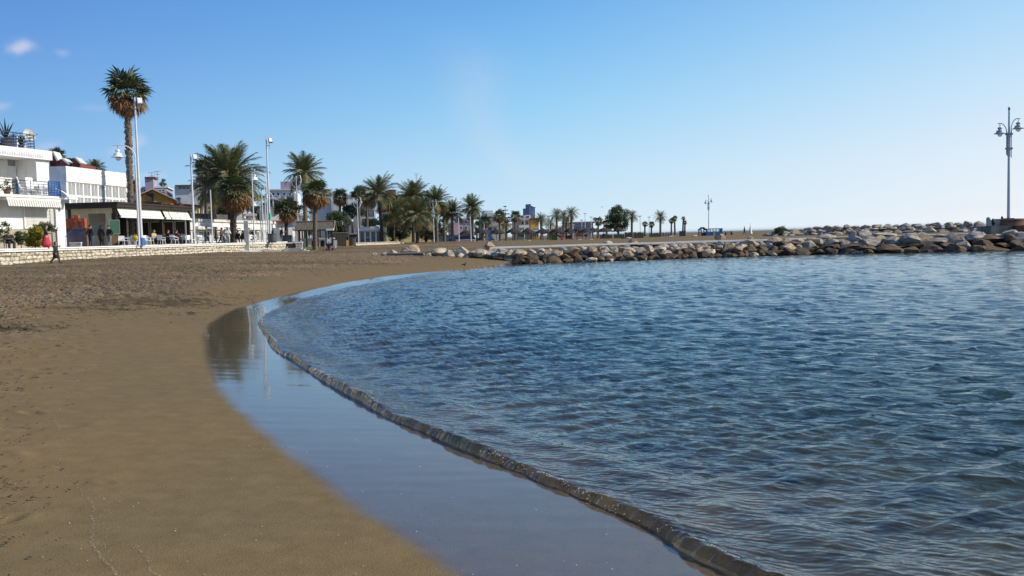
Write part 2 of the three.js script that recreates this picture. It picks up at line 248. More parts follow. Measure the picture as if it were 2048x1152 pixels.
  for (let i = 0; i < nr - 1; i++) for (let j = 0; j < nt - 1; j++) { const k = i * nt + j; (chn[k] + chn[k + nt + 1] > 0.9 ? idx2 : idx).push(k, k + 1, k + nt, k + 1, k + nt + 1, k + nt); }
  const g = new THREE.BufferGeometry();
  g.setAttribute('position', new THREE.BufferAttribute(pos, 3)); g.setAttribute('color', new THREE.BufferAttribute(col, 3)); g.setAttribute('uv', new THREE.BufferAttribute(uv, 2)); g.setAttribute('uv1', new THREE.BufferAttribute(uv1, 2));
  g.setIndex(idx.concat(idx2)); g.computeVertexNormals(); const g2 = g.clone(); g.setIndex(idx); g2.setIndex(idx2);
  const m = new THREE.MeshPhysicalMaterial({ color: L(0.252, 0.17, 0.081), roughness: 0.95, vertexColors: true, map: T.grain, bumpMap: T.grainBump, bumpScale: 0.0045, clearcoat: 1, clearcoatRoughness: 0.06, clearcoatMap: W.map, side: THREE.DoubleSide, specularIntensity: 0.3 });
  m.name = 'sand';
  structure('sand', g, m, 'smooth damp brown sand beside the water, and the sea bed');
  const trod = tex(1024, (u, v) => { let s = 0.35 * tfbm(24, u, v, 4, 14) + 0.12 * tnoise(330, u, v, 15); for (const [n, r, q] of [[11, 0.34, 0.5], [23, 0.36, 0.33]]) { const x = u * n, y = v * n, i = Math.floor(x), j = Math.floor(y); for (let a = i - 1; a <= i + 1; a++) for (let b = j - 1; b <= j + 1; b++) { const p = ((a % n) + n) % n, w = ((b % n) + n) % n, d = Math.hypot(x - a - 0.2 - 0.6 * hash(p + n, w), (y - b - 0.2 - 0.6 * hash(p, w + n)) * 0.8) / (r * (0.6 + 0.8 * hash(p + 7, w + 5))); if (d < 2) s += q * (-Math.exp(-d * d * 2.4) + 0.4 * Math.exp(-((d - 1.15) ** 2) * 9)); } } return 0.55 + 0.5 * s; }, false); trod.repeat.set(0.28, 0.28);
  const m2 = m.clone(); m2.name = 'trodden_sand'; m2.bumpMap = trod; m2.bumpScale = 0.12; m2.clearcoat = 0; m2.clearcoatMap = null; m2.color = L(0.29, 0.2, 0.095);
  structure('trodden_sand', g2, m2, 'trodden brown sand of the upper beach');
}
function wetArea() { // how much water stands on the sand: a gloss map over the beach, fading out over the last damp hand's breadth
  const n = 2048, x0 = -16, z0 = -70, sx = 28, sz = 74, d = new Uint8Array(n * n * 4);
  const wet = (b, a) => (a < 0 ? 1 : sstep(0.13, -0.09, b));
  const far = 360; // the distances vary slowly: computed on a coarser grid
  const grid = new Float32Array((far + 1) * (far + 1));
  for (let j = 0; j <= far; j++) for (let i = 0; i <= far; i++) { const x = x0 + sx * i / far, z = z0 + sz * j / far; grid[j * (far + 1) + i] = x > 6 || (x < -9 && z > -9) ? 9 : signed(wetEdge, x, z); }
  for (let j = 0; j < n; j++) for (let i = 0; i < n; i++) {
    const fx = (i + 0.5) / n * far, fz = (j + 0.5) / n * far, p = Math.min(far - 1, Math.floor(fx)), q = Math.min(far - 1, Math.floor(fz)), u = fx - p, v = fz - q, o = q * (far + 1) + p;
    const b = lerp(lerp(grid[o], grid[o + 1], u), lerp(grid[o + far + 1], grid[o + far + 2], u), v), x = x0 + sx * (i + 0.5) / n, z = z0 + sz * (j + 0.5) / n;
    const c = b > 1 ? 0 : b < -0.4 ? 255 : wet(b + 0.12 * (fbm(x * 1.7, z * 1.7, 3) - 0.5), 1) * 255, k = (j * n + i) * 4; d[k] = d[k + 1] = d[k + 2] = c; d[k + 3] = 255;
  }
  const map = new THREE.DataTexture(d, n, n); map.magFilter = THREE.LinearFilter; map.channel = 1; map.needsUpdate = true;
  return { map, wet, uv: (x, z) => [clamp((x - x0) / sx, 0, 1), clamp((z - z0) / sz, 0, 1)] };
}

{ // the water of the bay, with a small wave breaking on the sand
  reseed(77);
  const waves = [];
  for (let k = 0; k < 64; k++) {
    const len = 0.1 * Math.pow(13, Math.pow(k / 63, 1.6)), dir = (k % 4 === 2 ? 2.1 : 1.0) + (rnd() + rnd() + rnd() - 1.5) * 0.62, q = 2 * Math.PI / len;     // heading: from the far left towards the near right
    waves.push([Math.cos(dir) * q, Math.sin(dir) * q, (len > 0.7 ? 0.0031 : 0.0058) * Math.pow(len, 0.8) * (0.6 + 0.8 * rnd()), rnd() * 6.28, len]);
  }
  const NW = waves.length, [wx, wz, wa, wph, wl] = [0, 1, 2, 3, 4].map((k) => Float64Array.from(waves, (v) => v[k])), w0 = new Float64Array(4);
  const line = new THREE.CatmullRomCurve3([...waveLine.filter((p, i) => i % 2 === 0), waveLine[waveLine.length - 1]].map(([x, z]) => new V3(x, 0, z)), false, 'centripetal');
  const total = line.getLength(), S = [];
  line.arcLengthDivisions = 2000;
  for (let s = 0; s < total;) { const p = line.getPointAt(s / total), r = Math.hypot(p.x, p.z); S.push([p.x, p.z, s]); s += Math.max(0.015, 0.0041 * r) * (p.z > -2 ? 6 : 1); }
  const end = line.getPointAt(1); S.push([end.x, end.z, total]);
  for (let z = 0.12; z < 4.4; z += 0.22) S.push([end.x + 0.3 * z, end.z - z, total + z]);
  const Tt = [-0.3, -0.2, -0.14, -0.1]; for (let t = -0.08; t < 95;) { Tt.push(t); t += t < 0.12 ? 0.011 : Math.min(t > 62 ? 0.6 : 0.32, 0.009 + 0.0115 * t); }
  const ns = S.length, nt = Tt.length, pos = new Float32Array(ns * nt * 3), uv = new Float32Array(ns * nt * 2), idx = [];
  const crest = (s) => 0.036 + 0.034 * noise(s * 0.7, 3) + 0.026 * noise(s * 4.1, 8) + 0.012 * noise(s * 19, 4);
  for (let i = 0; i < ns; i++) {
    const [ex, ez, s] = S[i];
    // each row runs from the edge towards the right-hand side of the bay
    const f = clamp((ez + 66) / 62, 0, 1), tx = 95, tz = lerp(-76, 30, Math.pow(f, 0.75)), dl = Math.hypot(tx - ex, tz - ez), ux = (tx - ex) / dl, uz = (tz - ez) / dl;
    const p0 = S[Math.max(0, i - 1)], p1 = S[Math.min(ns - 1, i + 1)], lx = p1[0] - p0[0], lz = p1[1] - p0[1], ll = Math.hypot(lx, lz) || 1, sinA = clamp(Math.abs(ux * lz - uz * lx) / ll, 0.25, 1);
    const lump = 0.12 * (noise(s * 0.9, 1) - 0.5) + 0.05 * (noise(s * 6, 2) - 0.5) + 0.03 * (noise(s * 23, 5) - 0.5), ht = crest(s) * sstep(total + 0.1, total - 8, s) * 1.05;
    for (let j = 0; j < nt; j++) {
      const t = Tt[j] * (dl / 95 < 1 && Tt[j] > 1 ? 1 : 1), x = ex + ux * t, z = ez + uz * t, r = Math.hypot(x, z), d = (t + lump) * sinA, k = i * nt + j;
      let y = 0;
      const open = sstep(0.02, 2.6, d);
      const wp = x * 0.31 + z * 0.23; w0[0] = 0.9 * Math.sin(wp); w0[1] = 0.9 * Math.sin(wp + 1.6); w0[2] = 0.9 * Math.sin(wp + 3.1); w0[3] = 0.9 * Math.sin(wp + 4.7);
      for (let q = 0; q < NW; q++) {
        if (wl[q] < r * 0.0045) continue;
        const w = 0.5 + 0.5 * Math.sin(x * wx[q] + z * wz[q] + wph[q] + w0[q & 3]);
        y += wa[q] * (w * Math.sqrt(w) * 2 - 0.85);
      }
      const gust = 0.62 + 0.7 * fbm(x * 0.11 + 9, z * 0.11 + 2, 3);
      y *= (0.3 + 0.7 * open) * gust * sstep(-0.02, 0.3, d);
      // the little breaker: steep face, rounded lip, long back
      const face = sstep(-0.05, 0.035, d), back = Math.exp(-Math.max(0, d - 0.05) / 0.3) + 0.35 * Math.exp(-(((d - 0.62 - 0.2 * noise(s, 9)) / 0.22) ** 2));
      y = -0.05 + face * (0.052 + y + ht * back + 0.012 * Math.exp(-Math.abs(d - 0.06) / 0.1) * (noise(s * 31, d * 40) - 0.5));
      pos[k * 3] = x; pos[k * 3 + 1] = y; pos[k * 3 + 2] = z; uv[k * 2] = x * 0.6; uv[k * 2 + 1] = z * 0.6;
    }
  }
  for (let i = 0; i < ns - 1; i++) for (let j = 0; j < nt - 1; j++) { const k = i * nt + j; idx.push(k, k + 1, k + nt, k + 1, k + nt + 1, k + nt); }
  const g = new THREE.BufferGeometry(); g.setAttribute('position', new THREE.BufferAttribute(pos, 3)); g.setAttribute('uv', new THREE.BufferAttribute(uv, 2)); g.setIndex(idx); g.computeVertexNormals();
  if (g.attributes.normal.getY(Math.floor(ns / 3) * nt + 40) < 0) { for (let k = 0; k < idx.length; k += 3) { const t = idx[k]; idx[k] = idx[k + 1]; idx[k + 1] = t; } g.setIndex(idx); g.computeVertexNormals(); }
  const ripple = tex(512, (u, v) => { let s = 0; for (let k = 0; k < 22; k++) { const a = Math.round(6 + 26 * hash(k, 1)) * (hash(k, 3) < 0.5 ? 1 : -1), b = Math.round(8 + 30 * hash(k, 2)); s += Math.sin(2 * Math.PI * (a * u * 0.6 | 0 ? (Math.round(a * 0.6) * u + b * v) : b * v) + 6.28 * hash(k, 4)) / (3 + Math.hypot(a, b) * 0.12); } return 0.5 + s * 0.05; }, false);
  const m = new THREE.MeshPhysicalMaterial({ color: L(1, 1, 1), roughness: 0.02, transmission: 1, thickness: 1, ior: 1.333, attenuationColor: L(0.24, 0.62, 0.7), attenuationDistance: 1.6, bumpMap: ripple, bumpScale: 0.03, side: THREE.DoubleSide });
  m.name = 'sea_water';
  structure('water', g, m, 'rippled blue water of the small bay');
  { // bubbles, broken water and sun sparkle painted as pale specks along the lip
    reseed(51); const D = new THREE.Object3D(), list = []; const blob = new THREE.IcosahedronGeometry(1, 1);
    for (let k = 0; k < 5200; k++) { const i = Math.floor(rnd() * (ns - 40)), [, ez, s] = S[i]; if (ez > -3 || ez < -26) continue; const dens = sstep(0.5, 0.75, noise(s * 0.8 + 3, 6)) * (ez < -6.3 ? 0.4 : 0.12); if (rnd() > dens) continue; const j = Tt.findIndex((t) => t > 0.02 + 0.16 * rnd() * rnd() * (1 + 0.3 * rnd())), q = (i * nt + j) * 3; D.position.set(pos[q] + rr(-0.01, 0.01), pos[q + 1] + 0.002, pos[q + 2] + rr(-0.01, 0.01)); const z = rr(0.002, 0.006) * (ez < -12 ? 1.5 : 1); D.scale.set(z, z * 0.7, z); D.rotation.y = rnd() * 6; D.updateMatrix(); list.push(D.matrix.clone()); }
    const im = new THREE.InstancedMesh(blob, mat('foam', L(0.6, 0.56, 0.45), 0.25), list.length); list.forEach((m2, q) => im.setMatrixAt(q, m2)); im.name = 'foam'; im.userData = { kind: 'stuff', label: 'specks of foam and painted sun sparkle along the lip of the small wave', category: 'foam' }; scene.add(im);
  }
  // the open sea beyond the breakwater
  const far = new THREE.PlaneGeometry(9000, 7000, 1, 1).rotateX(-Math.PI / 2).translate(4560, -0.2, -3760);
  structure('sea', far, mat('farSea', L(0.03, 0.09, 0.15), 0.25, null, {}), 'open sea beyond the breakwater');
}
// ------------------------------------------------------------------ boulders
function rockGeo(s, flat = 0.75, detail = 5) {
  reseed(900 + s * 37);
  const g = mergeVertices(new THREE.IcosahedronGeometry(1, detail).deleteAttribute('normal').deleteAttribute('uv')), p = g.attributes.position, v = new V3();
  const cuts = []; for (let k = 0; k < 17; k++) { const n = new V3(rr(-1, 1), rr(-0.9, 1), rr(-1, 1)).normalize(); cuts.push([n, rr(0.56, 0.86)]); }
  const o = s * 13.7, col = [], uv = [];
  for (let i = 0; i < p.count; i++) {
    v.fromBufferAttribute(p, i);
    const dir = v.clone(), n = fbm(dir.x * 2.1 + o + dir.z, dir.y * 2.1 + dir.z * 1.3 + o, 3) - 0.5, f = fbm(dir.x * 7 + o, dir.y * 7 + dir.z * 6, 3) - 0.5;
    v.multiplyScalar(1.0 + 0.4 * n);
    for (const [c, d] of cuts) { const e = v.dot(c) - d; if (e > 0) v.addScaledVector(c, -e * 0.985); }
    v.multiplyScalar(1 + 0.1 * f); v.y *= flat;
    p.setXYZ(i, v.x, v.y, v.z); uv.push(dir.x * 0.9 + dir.z * 0.5, dir.y * 0.9 + dir.z * 0.3);
    const stain = sstep(0.5, 0.68, fbm(dir.x * 2.5 + o * 2, dir.y * 2.5 + dir.z * 2 + o, 4)), dark = sstep(0.52, 0.7, fbm(dir.x * 3.3 - o, dir.z * 3.3 + dir.y * 2, 4));
    col.push(lerp(1, 0.95, stain) * lerp(1, 0.68, dark), lerp(1, 0.84, stain) * lerp(1, 0.65, dark), lerp(1, 0.66, stain) * lerp(1, 0.6, dark));
  }
  g.setAttribute('uv', new THREE.Float32BufferAttribute(uv, 2)); g.setAttribute('color', new THREE.Float32BufferAttribute(col, 3));
  const gg = toCreasedNormals(g, 0.42); return gg;
}
const ROCKS = []; for (let k = 0; k < 12; k++) ROCKS.push(rockGeo(k, [0.72, 0.62, 0.85][k % 3]));
const SMALL_ROCKS = []; for (let k = 0; k < 6; k++) SMALL_ROCKS.push(rockGeo(40 + k, 0.7, 3));
const rockMat = (n, c) => mat(n, c, 0.9, T.rock, { vertexColors: true, bumpMap: T.rockBump, bumpScale: 0.05 });
const STONES = [rockMat('limestone', L(0.8, 0.73, 0.6)), rockMat('limestoneWarm', L(0.7, 0.55, 0.38)), rockMat('limestoneGrey', L(0.58, 0.53, 0.46))], WET_SHADE_STONES = [rockMat('algaeShadeStone', L(0.22, 0.15, 0.08)), rockMat('algaeShadeStoneDark', L(0.14, 0.1, 0.06))];  // dark pair: algal growth plus the shade of the low rows put into colour
function rock(set, k, m, pos, r, label, group, name = 'boulder') {
  const o = solo(name, set[k % set.length], m, label, 'boulder', group); o.position.copy(pos); o.scale.set(r[0], r[1], r[2]); o.rotation.set(rr(-0.25, 0.25), rr(0, 6.28), rr(-0.25, 0.25)); return o;
}
const WHERE = [[1000, 'by the sandy end'], [1160, 'below the thatched umbrellas'], [1330, 'below the leafy tree'], [1480, 'below the blue playhouse'], [1640, 'below the white folded parasol'], [1800, 'below the end of the kerb'], [1930, 'short of the lamp terrace'], [2400, 'below the lamp terrace']];
{
  reseed(4242);
  const gx = (t) => { const q = clamp(t, 0, 1) * (groyne.length - 1), i = Math.min(groyne.length - 2, Math.floor(q)), f = q - i; return [lerp(groyne[i][0], groyne[i + 1][0], f), lerp(groyne[i][1], groyne[i + 1][1], f)]; };
  const full = gl[0] + 4 - groyne[0][0];
  // rows: [distance behind the foot, height of the centre, size, share darkened for algal growth and painted shade]
  const ROWS = [[0.1, 0.04, 0.7, 1, 'in the groyne\'s lowest row'], [0.85, 0.34, 0.72, 0.75, 'in the groyne\'s second row'], [1.55, 0.6, 0.7, 0.15, 'in the groyne\'s third row'], [2.4, 0.8, 0.66, 0.0, 'in the groyne\'s top row']];
  let i = 0;
  for (const [back, y, size, algaeShade, row] of ROWS) {
    for (let x = groyne[0][0] - (back > 2 ? 3.5 : back > 1 ? 1.6 : 0) + rr(0, 0.5); x < groyne[0][0] + full;) {
      const t = (x - groyne[0][0]) / (gl[0] - groyne[0][0]), [, gz] = gx(t), big = lerp(0.8, 1.45, sstep(0.35, 0.95, t)), k = size * big * (rnd() < 0.3 ? rr(0.5, 0.75) : rr(0.8, 1.25));
      const dark = rnd() < algaeShade, m = dark ? WET_SHADE_STONES[rnd() < 0.6 ? 0 : 1] : STONES[t > 0.55 ? (rnd() < 0.65 ? 2 : 1) : rnd() < 0.55 ? 0 : rnd() < 0.6 ? 1 : 2];
      const px = 1024 + x / -(gz - back) * FOCAL, where = WHERE.find((w) => px < w[0])?.[1] ?? 'below the lamp terrace', size2 = k > 0.95 ? 'large' : k > 0.65 ? 'middling' : 'small';
      const rise = Math.max(0, big - 0.85), h = back > 2 ? y * rr(0.9, 1.08) + rise * 0.26 : y + rr(-0.08, 0.12) + (back > 1 ? rise * 0.25 : 0);
      rock(ROCKS, i++, m, new V3(x, h, gz - back * (0.9 + 0.2 * big) + rr(-0.25, 0.25)), [k * rr(0.95, 1.25), k * rr(0.72, 0.95) * (big > 1.1 ? 0.82 : 1), k * rr(0.85, 1.1)], `${size2} ${dark ? 'dark brown' : m === STONES[2] ? 'grey' : m === STONES[1] ? 'ochre' : 'pale'} boulder ${row} ${where}`, 'boulders of the groyne');
      x += k * rr(1.25, 1.6);
    }
  }
  // small stones at the waterline and single ones set on top of the path
  for (let k = 0; k < 34; k++) { const x = lerp(groyne[0][0] + 1, gl[0], rnd()), [, gz] = gx((x - groyne[0][0]) / (gl[0] - groyne[0][0])); const s = rr(0.2, 0.42); rock(SMALL_ROCKS, k, rnd() < 0.4 ? STONES[0] : WET_SHADE_STONES[0], new V3(x, 0.06, gz + rr(0.35, 0.8)), [s * 1.3, s, s], `${s > 0.32 ? 'larger' : 'small'} ${rnd() < 0.5 ? 'rounded' : 'low'} stone awash at the groyne foot ${WHERE.find((w) => 1024 + x / -gz * FOCAL < w[0])?.[1] ?? 'below the lamp terrace'}`, 'stones awash at the groyne foot', 'stone'); }
  for (const [px, py, d, s, l, m] of [[978, 487, 72, 0.55, 'upright orange stone standing on the path above the groyne', 1], [1215, 487, 74.5, 0.5, 'pale stone standing above the kerb below the thatched umbrellas', 0], [1265, 485, 75, 0.55, 'brown stone standing above the kerb below the leafy tree', 1], [1440, 477, 76, 0.7, 'reddish brown stone lying above the kerb beside the blue playhouse', 1], [1500, 475, 76, 0.4, 'low pale stone on the path edge below the white folded parasol', 0], [1725, 468, 79, 0.75, 'angular pale slab of rock leaning beside the path', 0], [1706, 470, 79, 0.55, 'pointed reddish rock beside the leaning pale slab', 1], [1650, 476, 78, 1.1, 'long flat grey rock where the kerb ends', 2], [1768, 471, 79.5, 1.4, 'broad flat pale rock beyond the end of the kerb', 0]]) {
    const p = at(px, py, d); rock(ROCKS, Math.floor(px), STONES[m], new V3(p.x, Math.min(p.y, 1.1 + s * 0.35), p.z), [s * (s > 1 ? 1.3 : 0.9), s * (s > 1 ? 0.45 : 0.8), s * 0.9], l, 'single rocks on the groyne top');
  }
  // rocks strewn on the sand at the landward end
  const SHORE = [[823, 503, 72, 0.95, 1, 'big rounded orange boulder on the sand among old planks'], [787, 503, 73, 0.5, 0, 'white stone on the sand beside the big orange boulder'], [770, 509, 71, 0.35, 0, 'small white stone before the planks on the sand'], [748, 504, 73, 0.3, 0, 'lone small pale stone farthest along the sand'], [876, 505, 70, 0.85, 0, 'round white boulder at the landward end of the groyne'], [858, 512, 69, 0.28, 0, 'small white stone before the round white boulder'], [898, 512, 68.5, 0.55, 2, 'grey boulder half sunk in sand before the groyne end'], [906, 502, 70, 0.65, 0, 'pale boulder behind the half sunk grey one'], [925, 503, 69.5, 0.8, 0, 'tall split pale boulder at the landward end'], [946, 511, 68, 0.62, 1, 'red brown boulder on the sand before the groyne'], [935, 516, 67.3, 0.22, 0, 'tiny white stone lying on smooth sand'], [920, 515, 67.6, 0.4, 0, 'flat pale stone on the smooth sand edge'], [962, 505, 69, 0.8, 1, 'ochre boulder leaning on the landward end of the groyne'], [980, 514, 67.5, 0.75, 2, 'long grey boulder lying on the smooth sand'], [1000, 519, 66.8, 0.5, 1, 'brown boulder at the corner of sand and water'], [990, 503, 69.5, 0.8, 0, 'pale boulder above the corner of sand and water'], [1018, 517, 66.6, 0.7, 0, 'pale boulder at the first water under the groyne'], [1028, 505, 68.5, 0.85, 1, 'ochre boulder above the first water under the groyne']];
  for (const [px, py, d, s, m, l] of SHORE) { const p = foot(px, d, py); p.y += s * 0.28; rock(ROCKS, Math.floor(px * 3 + py), STONES[m], p, [s * 1.05, s * 0.85, s], l, 'boulders on the sand'); }
  // old pale planks among them
  for (const [x0, y0, x1, y1, d, l] of [[762, 504, 842, 507, 71, 'long pale plank lying on the sand under the orange boulder'], [790, 510, 850, 506, 70, 'pale plank lying slantwise before the orange boulder'], [826, 513, 848, 511, 69.5, 'short broken plank before the round white boulder'], [836, 502, 866, 500, 72, 'weathered plank behind the orange boulder']]) {
    const a = foot(x0, d, y0), b = foot(x1, d - 1, y1); a.y += 0.1; b.y += 0.14; const c = a.clone().add(b).multiplyScalar(0.5), o = thing('plank', l, 'plank', c, 0, 'old planks on the sand');
    part('board', beam(a.clone().sub(c).toArray(), b.clone().sub(c).toArray(), 0.22, 0.08), M.paleTimber, o); part('batten', beam([0, 0, 0], [0.2, 0.08, -0.5], 0.1, 0.06), M.paleTimber, o);
  }
  // the far breakwater
  reseed(991); let n = 0;
  const A = at(1535, 466, 128), B = at(2048, 462, 112);
  for (const [dz, y, k0] of [[0, 0.15, 0.62], [1.0, 0.5, 0.62], [1.9, 0.82, 0.6]]) for (let t = dz * 0.045; t < 1.04;) {
    const s = k0 * rr(0.75, 1.3), x = lerp(A.x, B.x, t), z = lerp(A.z, B.z, t) - dz - rr(0, 0.5), low = sstep(0, 0.3, t);
    rock(n % 2 ? SMALL_ROCKS : ROCKS, n, STONES[n % 5 === 0 ? 1 : n % 3 ? 2 : 0], new V3(x, 0.98 + y * lerp(0.5, 1.2, low), z), [s * 1.35, s * 0.78, s * 1.1], `${s > 0.7 ? 'large' : s > 0.55 ? 'middling' : 'small'} ${n % 5 === 0 ? 'ochre' : n % 3 ? 'grey' : 'pale'} rock, ${['lowest', 'middle', 'top'][Math.round(dz)]} course of the far breakwater, ${t < 0.2 ? 'by the green bush' : t < 0.45 ? 'behind the kerb end' : t < 0.7 ? 'midway' : t < 0.86 ? 'short of the lamp terrace' : 'behind the lamp terrace'}`, 'rocks of the far breakwater', 'breakwater_rock'); n++;
    t += s * 1.9 / Math.hypot(B.x - A.x, B.z - A.z);
  }
}
{ // path along the groyne: paving and a pale kerb whose front stands clear of the rocks
  const K = [[985, 497.5, 70.5], [1100, 494, 71.6], [1250, 489.5, 73.2], [1400, 485, 74.6], [1520, 481.5, 75.6], [1610, 478.5, 76.4]].map(([x, y, d]) => { const p = at(x, y, d); return new V3(p.x, 1.2, p.z); });
  const kerb = thing('kerb', 'pale concrete kerb running along the top of the groyne', 'kerb', K[0]); const len = 1.9;
  for (let i = 0; i < K.length - 1; i++) { const a = K[i], b = K[i + 1], L0 = a.distanceTo(b), n = Math.round(L0 / len); for (let k = 0; k < n; k++) { const p = a.clone().lerp(b, (k + 0.008) / n).sub(K[0]), q = a.clone().lerp(b, (k + 0.992) / n).sub(K[0]); const g = part('kerb_block', new THREE.BoxGeometry(p.distanceTo(q), 0.13, 0.5), M.white, kerb); g.position.copy(p.add(q).multiplyScalar(0.5)); g.position.y = -0.065 + rr(-0.012, 0.012); g.rotation.y = Math.atan2(-(b.z - a.z), b.x - a.x); } }
  const strip = (name, pts, y0, w0, w1, m, label) => { const pos = []; for (let i = 0; i < pts.length - 1; i++) { const a = pts[i], b = pts[i + 1]; const q = (p, w) => [p.x, p.y + y0, p.z - w]; pos.push(...q(a, w0), ...q(b, w0), ...q(b, w1), ...q(a, w0), ...q(b, w1), ...q(a, w1)); } const g = tris(pos); const u = []; for (let i = 0; i < pos.length; i += 3) u.push(pos[i] * 0.5, pos[i + 2] * 0.5); g.setAttribute('uv', new THREE.Float32BufferAttribute(u, 2)); return structure(name, g, m, label); };
  strip('path', K.slice(2), -0.06, 0.2, 1.7, M.concrete, 'grey paved path behind the kerb');
  const R = [[1600, 478, 77], [1760, 473, 78.5], [1900, 468.5, 79], [2048, 464.5, 79], [2250, 459, 79]].map(([x, y, d]) => { const p = at(x, y, d); return new V3(p.x, 1.12, p.z); });
  strip('pavement', R, 0.03, -0.4, 5, M.paleConcrete, 'pale concrete top of the groyne towards the lamp');
}
// ------------------------------------------------------------------ promenade wall
const WALL = [[-260, 51.5], [0, 60], [140, 67.2], [283, 76], [430, 90], [572, 107.5]].map(([x, d]) => { const p = at(x, 500, d); return [p.x, p.z]; });
const WALL_TOP = 1.98;
{
  reseed(31);
  const seg = []; let tot = 0; for (let i = 0; i < WALL.length - 1; i++) { const l = Math.hypot(WALL[i + 1][0] - WALL[i][0], WALL[i + 1][1] - WALL[i][1]); seg.push([tot, l, i]); tot += l; }
  const along = (s) => { const e = seg.find((q) => s <= q[0] + q[1] + 1e-6) || seg[seg.length - 1], f = (s - e[0]) / e[1], a = WALL[e[2]], b = WALL[e[2] + 1]; return { x: lerp(a[0], b[0], f), z: lerp(a[1], b[1], f), turn: Math.atan2(-(b[1] - a[1]), b[0] - a[0]) }; };
  const o = thing('promenade_wall', 'low sea wall of cream rubble stones with a white coping', 'wall', new V3(WALL[0][0], 0, WALL[0][1]));
  const O = new V3(WALL[0][0], 0, WALL[0][1]), put = (m, s, y, out) => { const p = along(s); m.position.set(p.x - O.x + out * Math.sin(p.turn), y, p.z - O.z + out * Math.cos(p.turn)); m.rotation.y = p.turn; };
  for (const [s0, l] of seg) { const b = part('core', box(-l / 2 - 0.02, l / 2 + 0.02, 0.4, WALL_TOP - 0.17, -0.3, 0.09), M.mortar, o); put(b, s0 + l / 2, 0, 0); }
  for (let s = 0; s < tot - 0.3; s += 2.4) { const l = Math.min(2.4, tot - s); const c = part('coping', box(-l / 2 + 0.006, l / 2 - 0.006, -0.165, 0.06, -0.34, 0.24), M.white, o); put(c, s + l / 2, WALL_TOP + rr(-0.008, 0.008), 0); }
  const variants = []; for (let k = 0; k < 9; k++) { // rough stones: a bulging many-sided block
    const n = 6 + (k % 3), pts = []; for (let i = 0; i < n; i++) { const a = (i + 0.5 + rr(-0.22, 0.22)) / n * 6.2832, q = Math.pow(Math.abs(Math.cos(a)), 0.5), w = Math.pow(Math.abs(Math.sin(a)), 0.5); pts.push([0.5 * Math.sign(Math.cos(a)) * q * rr(0.92, 1.06), 0.5 * Math.sign(Math.sin(a)) * w * rr(0.92, 1.06)]); }
    const pos = []; for (let i = 0; i < n; i++) { const p = pts[i], q = pts[(i + 1) % n], P = [p[0] * 0.72, p[1] * 0.72, 1], Q = [q[0] * 0.72, q[1] * 0.72, 1]; pos.push(p[0], p[1], 0, q[0], q[1], 0, ...Q, p[0], p[1], 0, ...Q, ...P, ...P, ...Q, 0.05, 0.04, 1.18); }
    const g = tris(pos), u = []; for (let i = 0; i < pos.length; i += 3) u.push(pos[i] * 0.4 + k * 0.3, pos[i + 1] * 0.4); g.setAttribute('uv', new THREE.Float32BufferAttribute(u, 2)); variants.push(g);
  }
  const mats = [mat('wallStoneA', L(0.86, 0.8, 0.65), 0.9, T.rock), mat('wallStoneB', L(0.82, 0.73, 0.55), 0.9, T.rock), mat('wallStoneC', L(0.88, 0.83, 0.7), 0.9, T.rock), mat('wallStoneD', L(0.78, 0.72, 0.58), 0.9, T.rock)];
  const rest = [];
  let n = 0; const cells = [];
  for (let row = 0; row < 4; row++) for (let s = rr(-0.3, 0); s < tot;) { const w = rr(0.32, 0.75), p = along(clamp(s + w / 2, 0, tot)), low = G(p.x + 0.35, p.z + 0.1) - 0.1, h = (WALL_TOP - 0.17 - low) / 3.15, y = WALL_TOP - 0.17 - h * (row + 0.5) + rr(-0.04, 0.04); cells.push([s + w / 2, w, y, h, Math.hypot(p.x, p.z), p.x / -p.z]); s += w; }
  for (const [s, w, y, h, dist, dir] of cells) {
    if (s > tot - 0.1 || y < 0.55) continue; n++;
    const geo = variants[Math.floor(rnd() * 9)], m = mats[Math.floor(rnd() * 4)], sc = [w * 0.98, h * rr(0.9, 1.08), rr(0.03, 0.06)], tilt = rr(-0.12, 0.12);
    if (dir > -0.62 && dist < 84) { const q = part('stone', geo, m, o); put(q, s, y, 0.085); q.scale.set(...sc); q.rotation.z = 0; q.rotateZ(tilt); }
    else { const q = new THREE.Object3D(); put(q, s, y, 0.085); q.scale.set(...sc); q.rotateZ(tilt); q.updateMatrix(); rest.push(geo.clone().applyMatrix4(q.matrix)); }
  }
  const r = part('far_stones', merge(rest), mats[0], o); r.userData.kind = 'stuff';
  // the paving behind it, rising gently to the houses
  const pos = [], uv = []; const IN = [0, -0.3, 14, 70], YY = [1.95, 1.95, 2.15, 2.35];
  for (let i = 0; i < WALL.length - 1; i++) for (let k = 1; k < 3; k++) { const P = (j, q) => { const p = WALL[j]; const e = along(clamp(seg[Math.min(j, seg.length - 1)][0] + 0.01, 0, tot)).turn; return [p[0] - (IN[q] - 0.0) * Math.sin(e), YY[q], p[1] - IN[q] * Math.cos(e)]; }; const a = P(i, k), b = P(i + 1, k), c = P(i + 1, k + 1), d = P(i, k + 1); pos.push(...a, ...b, ...c, ...a, ...c, ...d); }
  for (let i = 0; i < pos.length; i += 3) uv.push(pos[i] * 0.4, pos[i + 2] * 0.4);
  const g = tris(pos); g.setAttribute('uv', new THREE.Float32BufferAttribute(uv, 2)); structure('promenade', g, M.paving, 'paved promenade above the sea wall');
}
const PROM = 2.05;   // promenade level in front of the houses
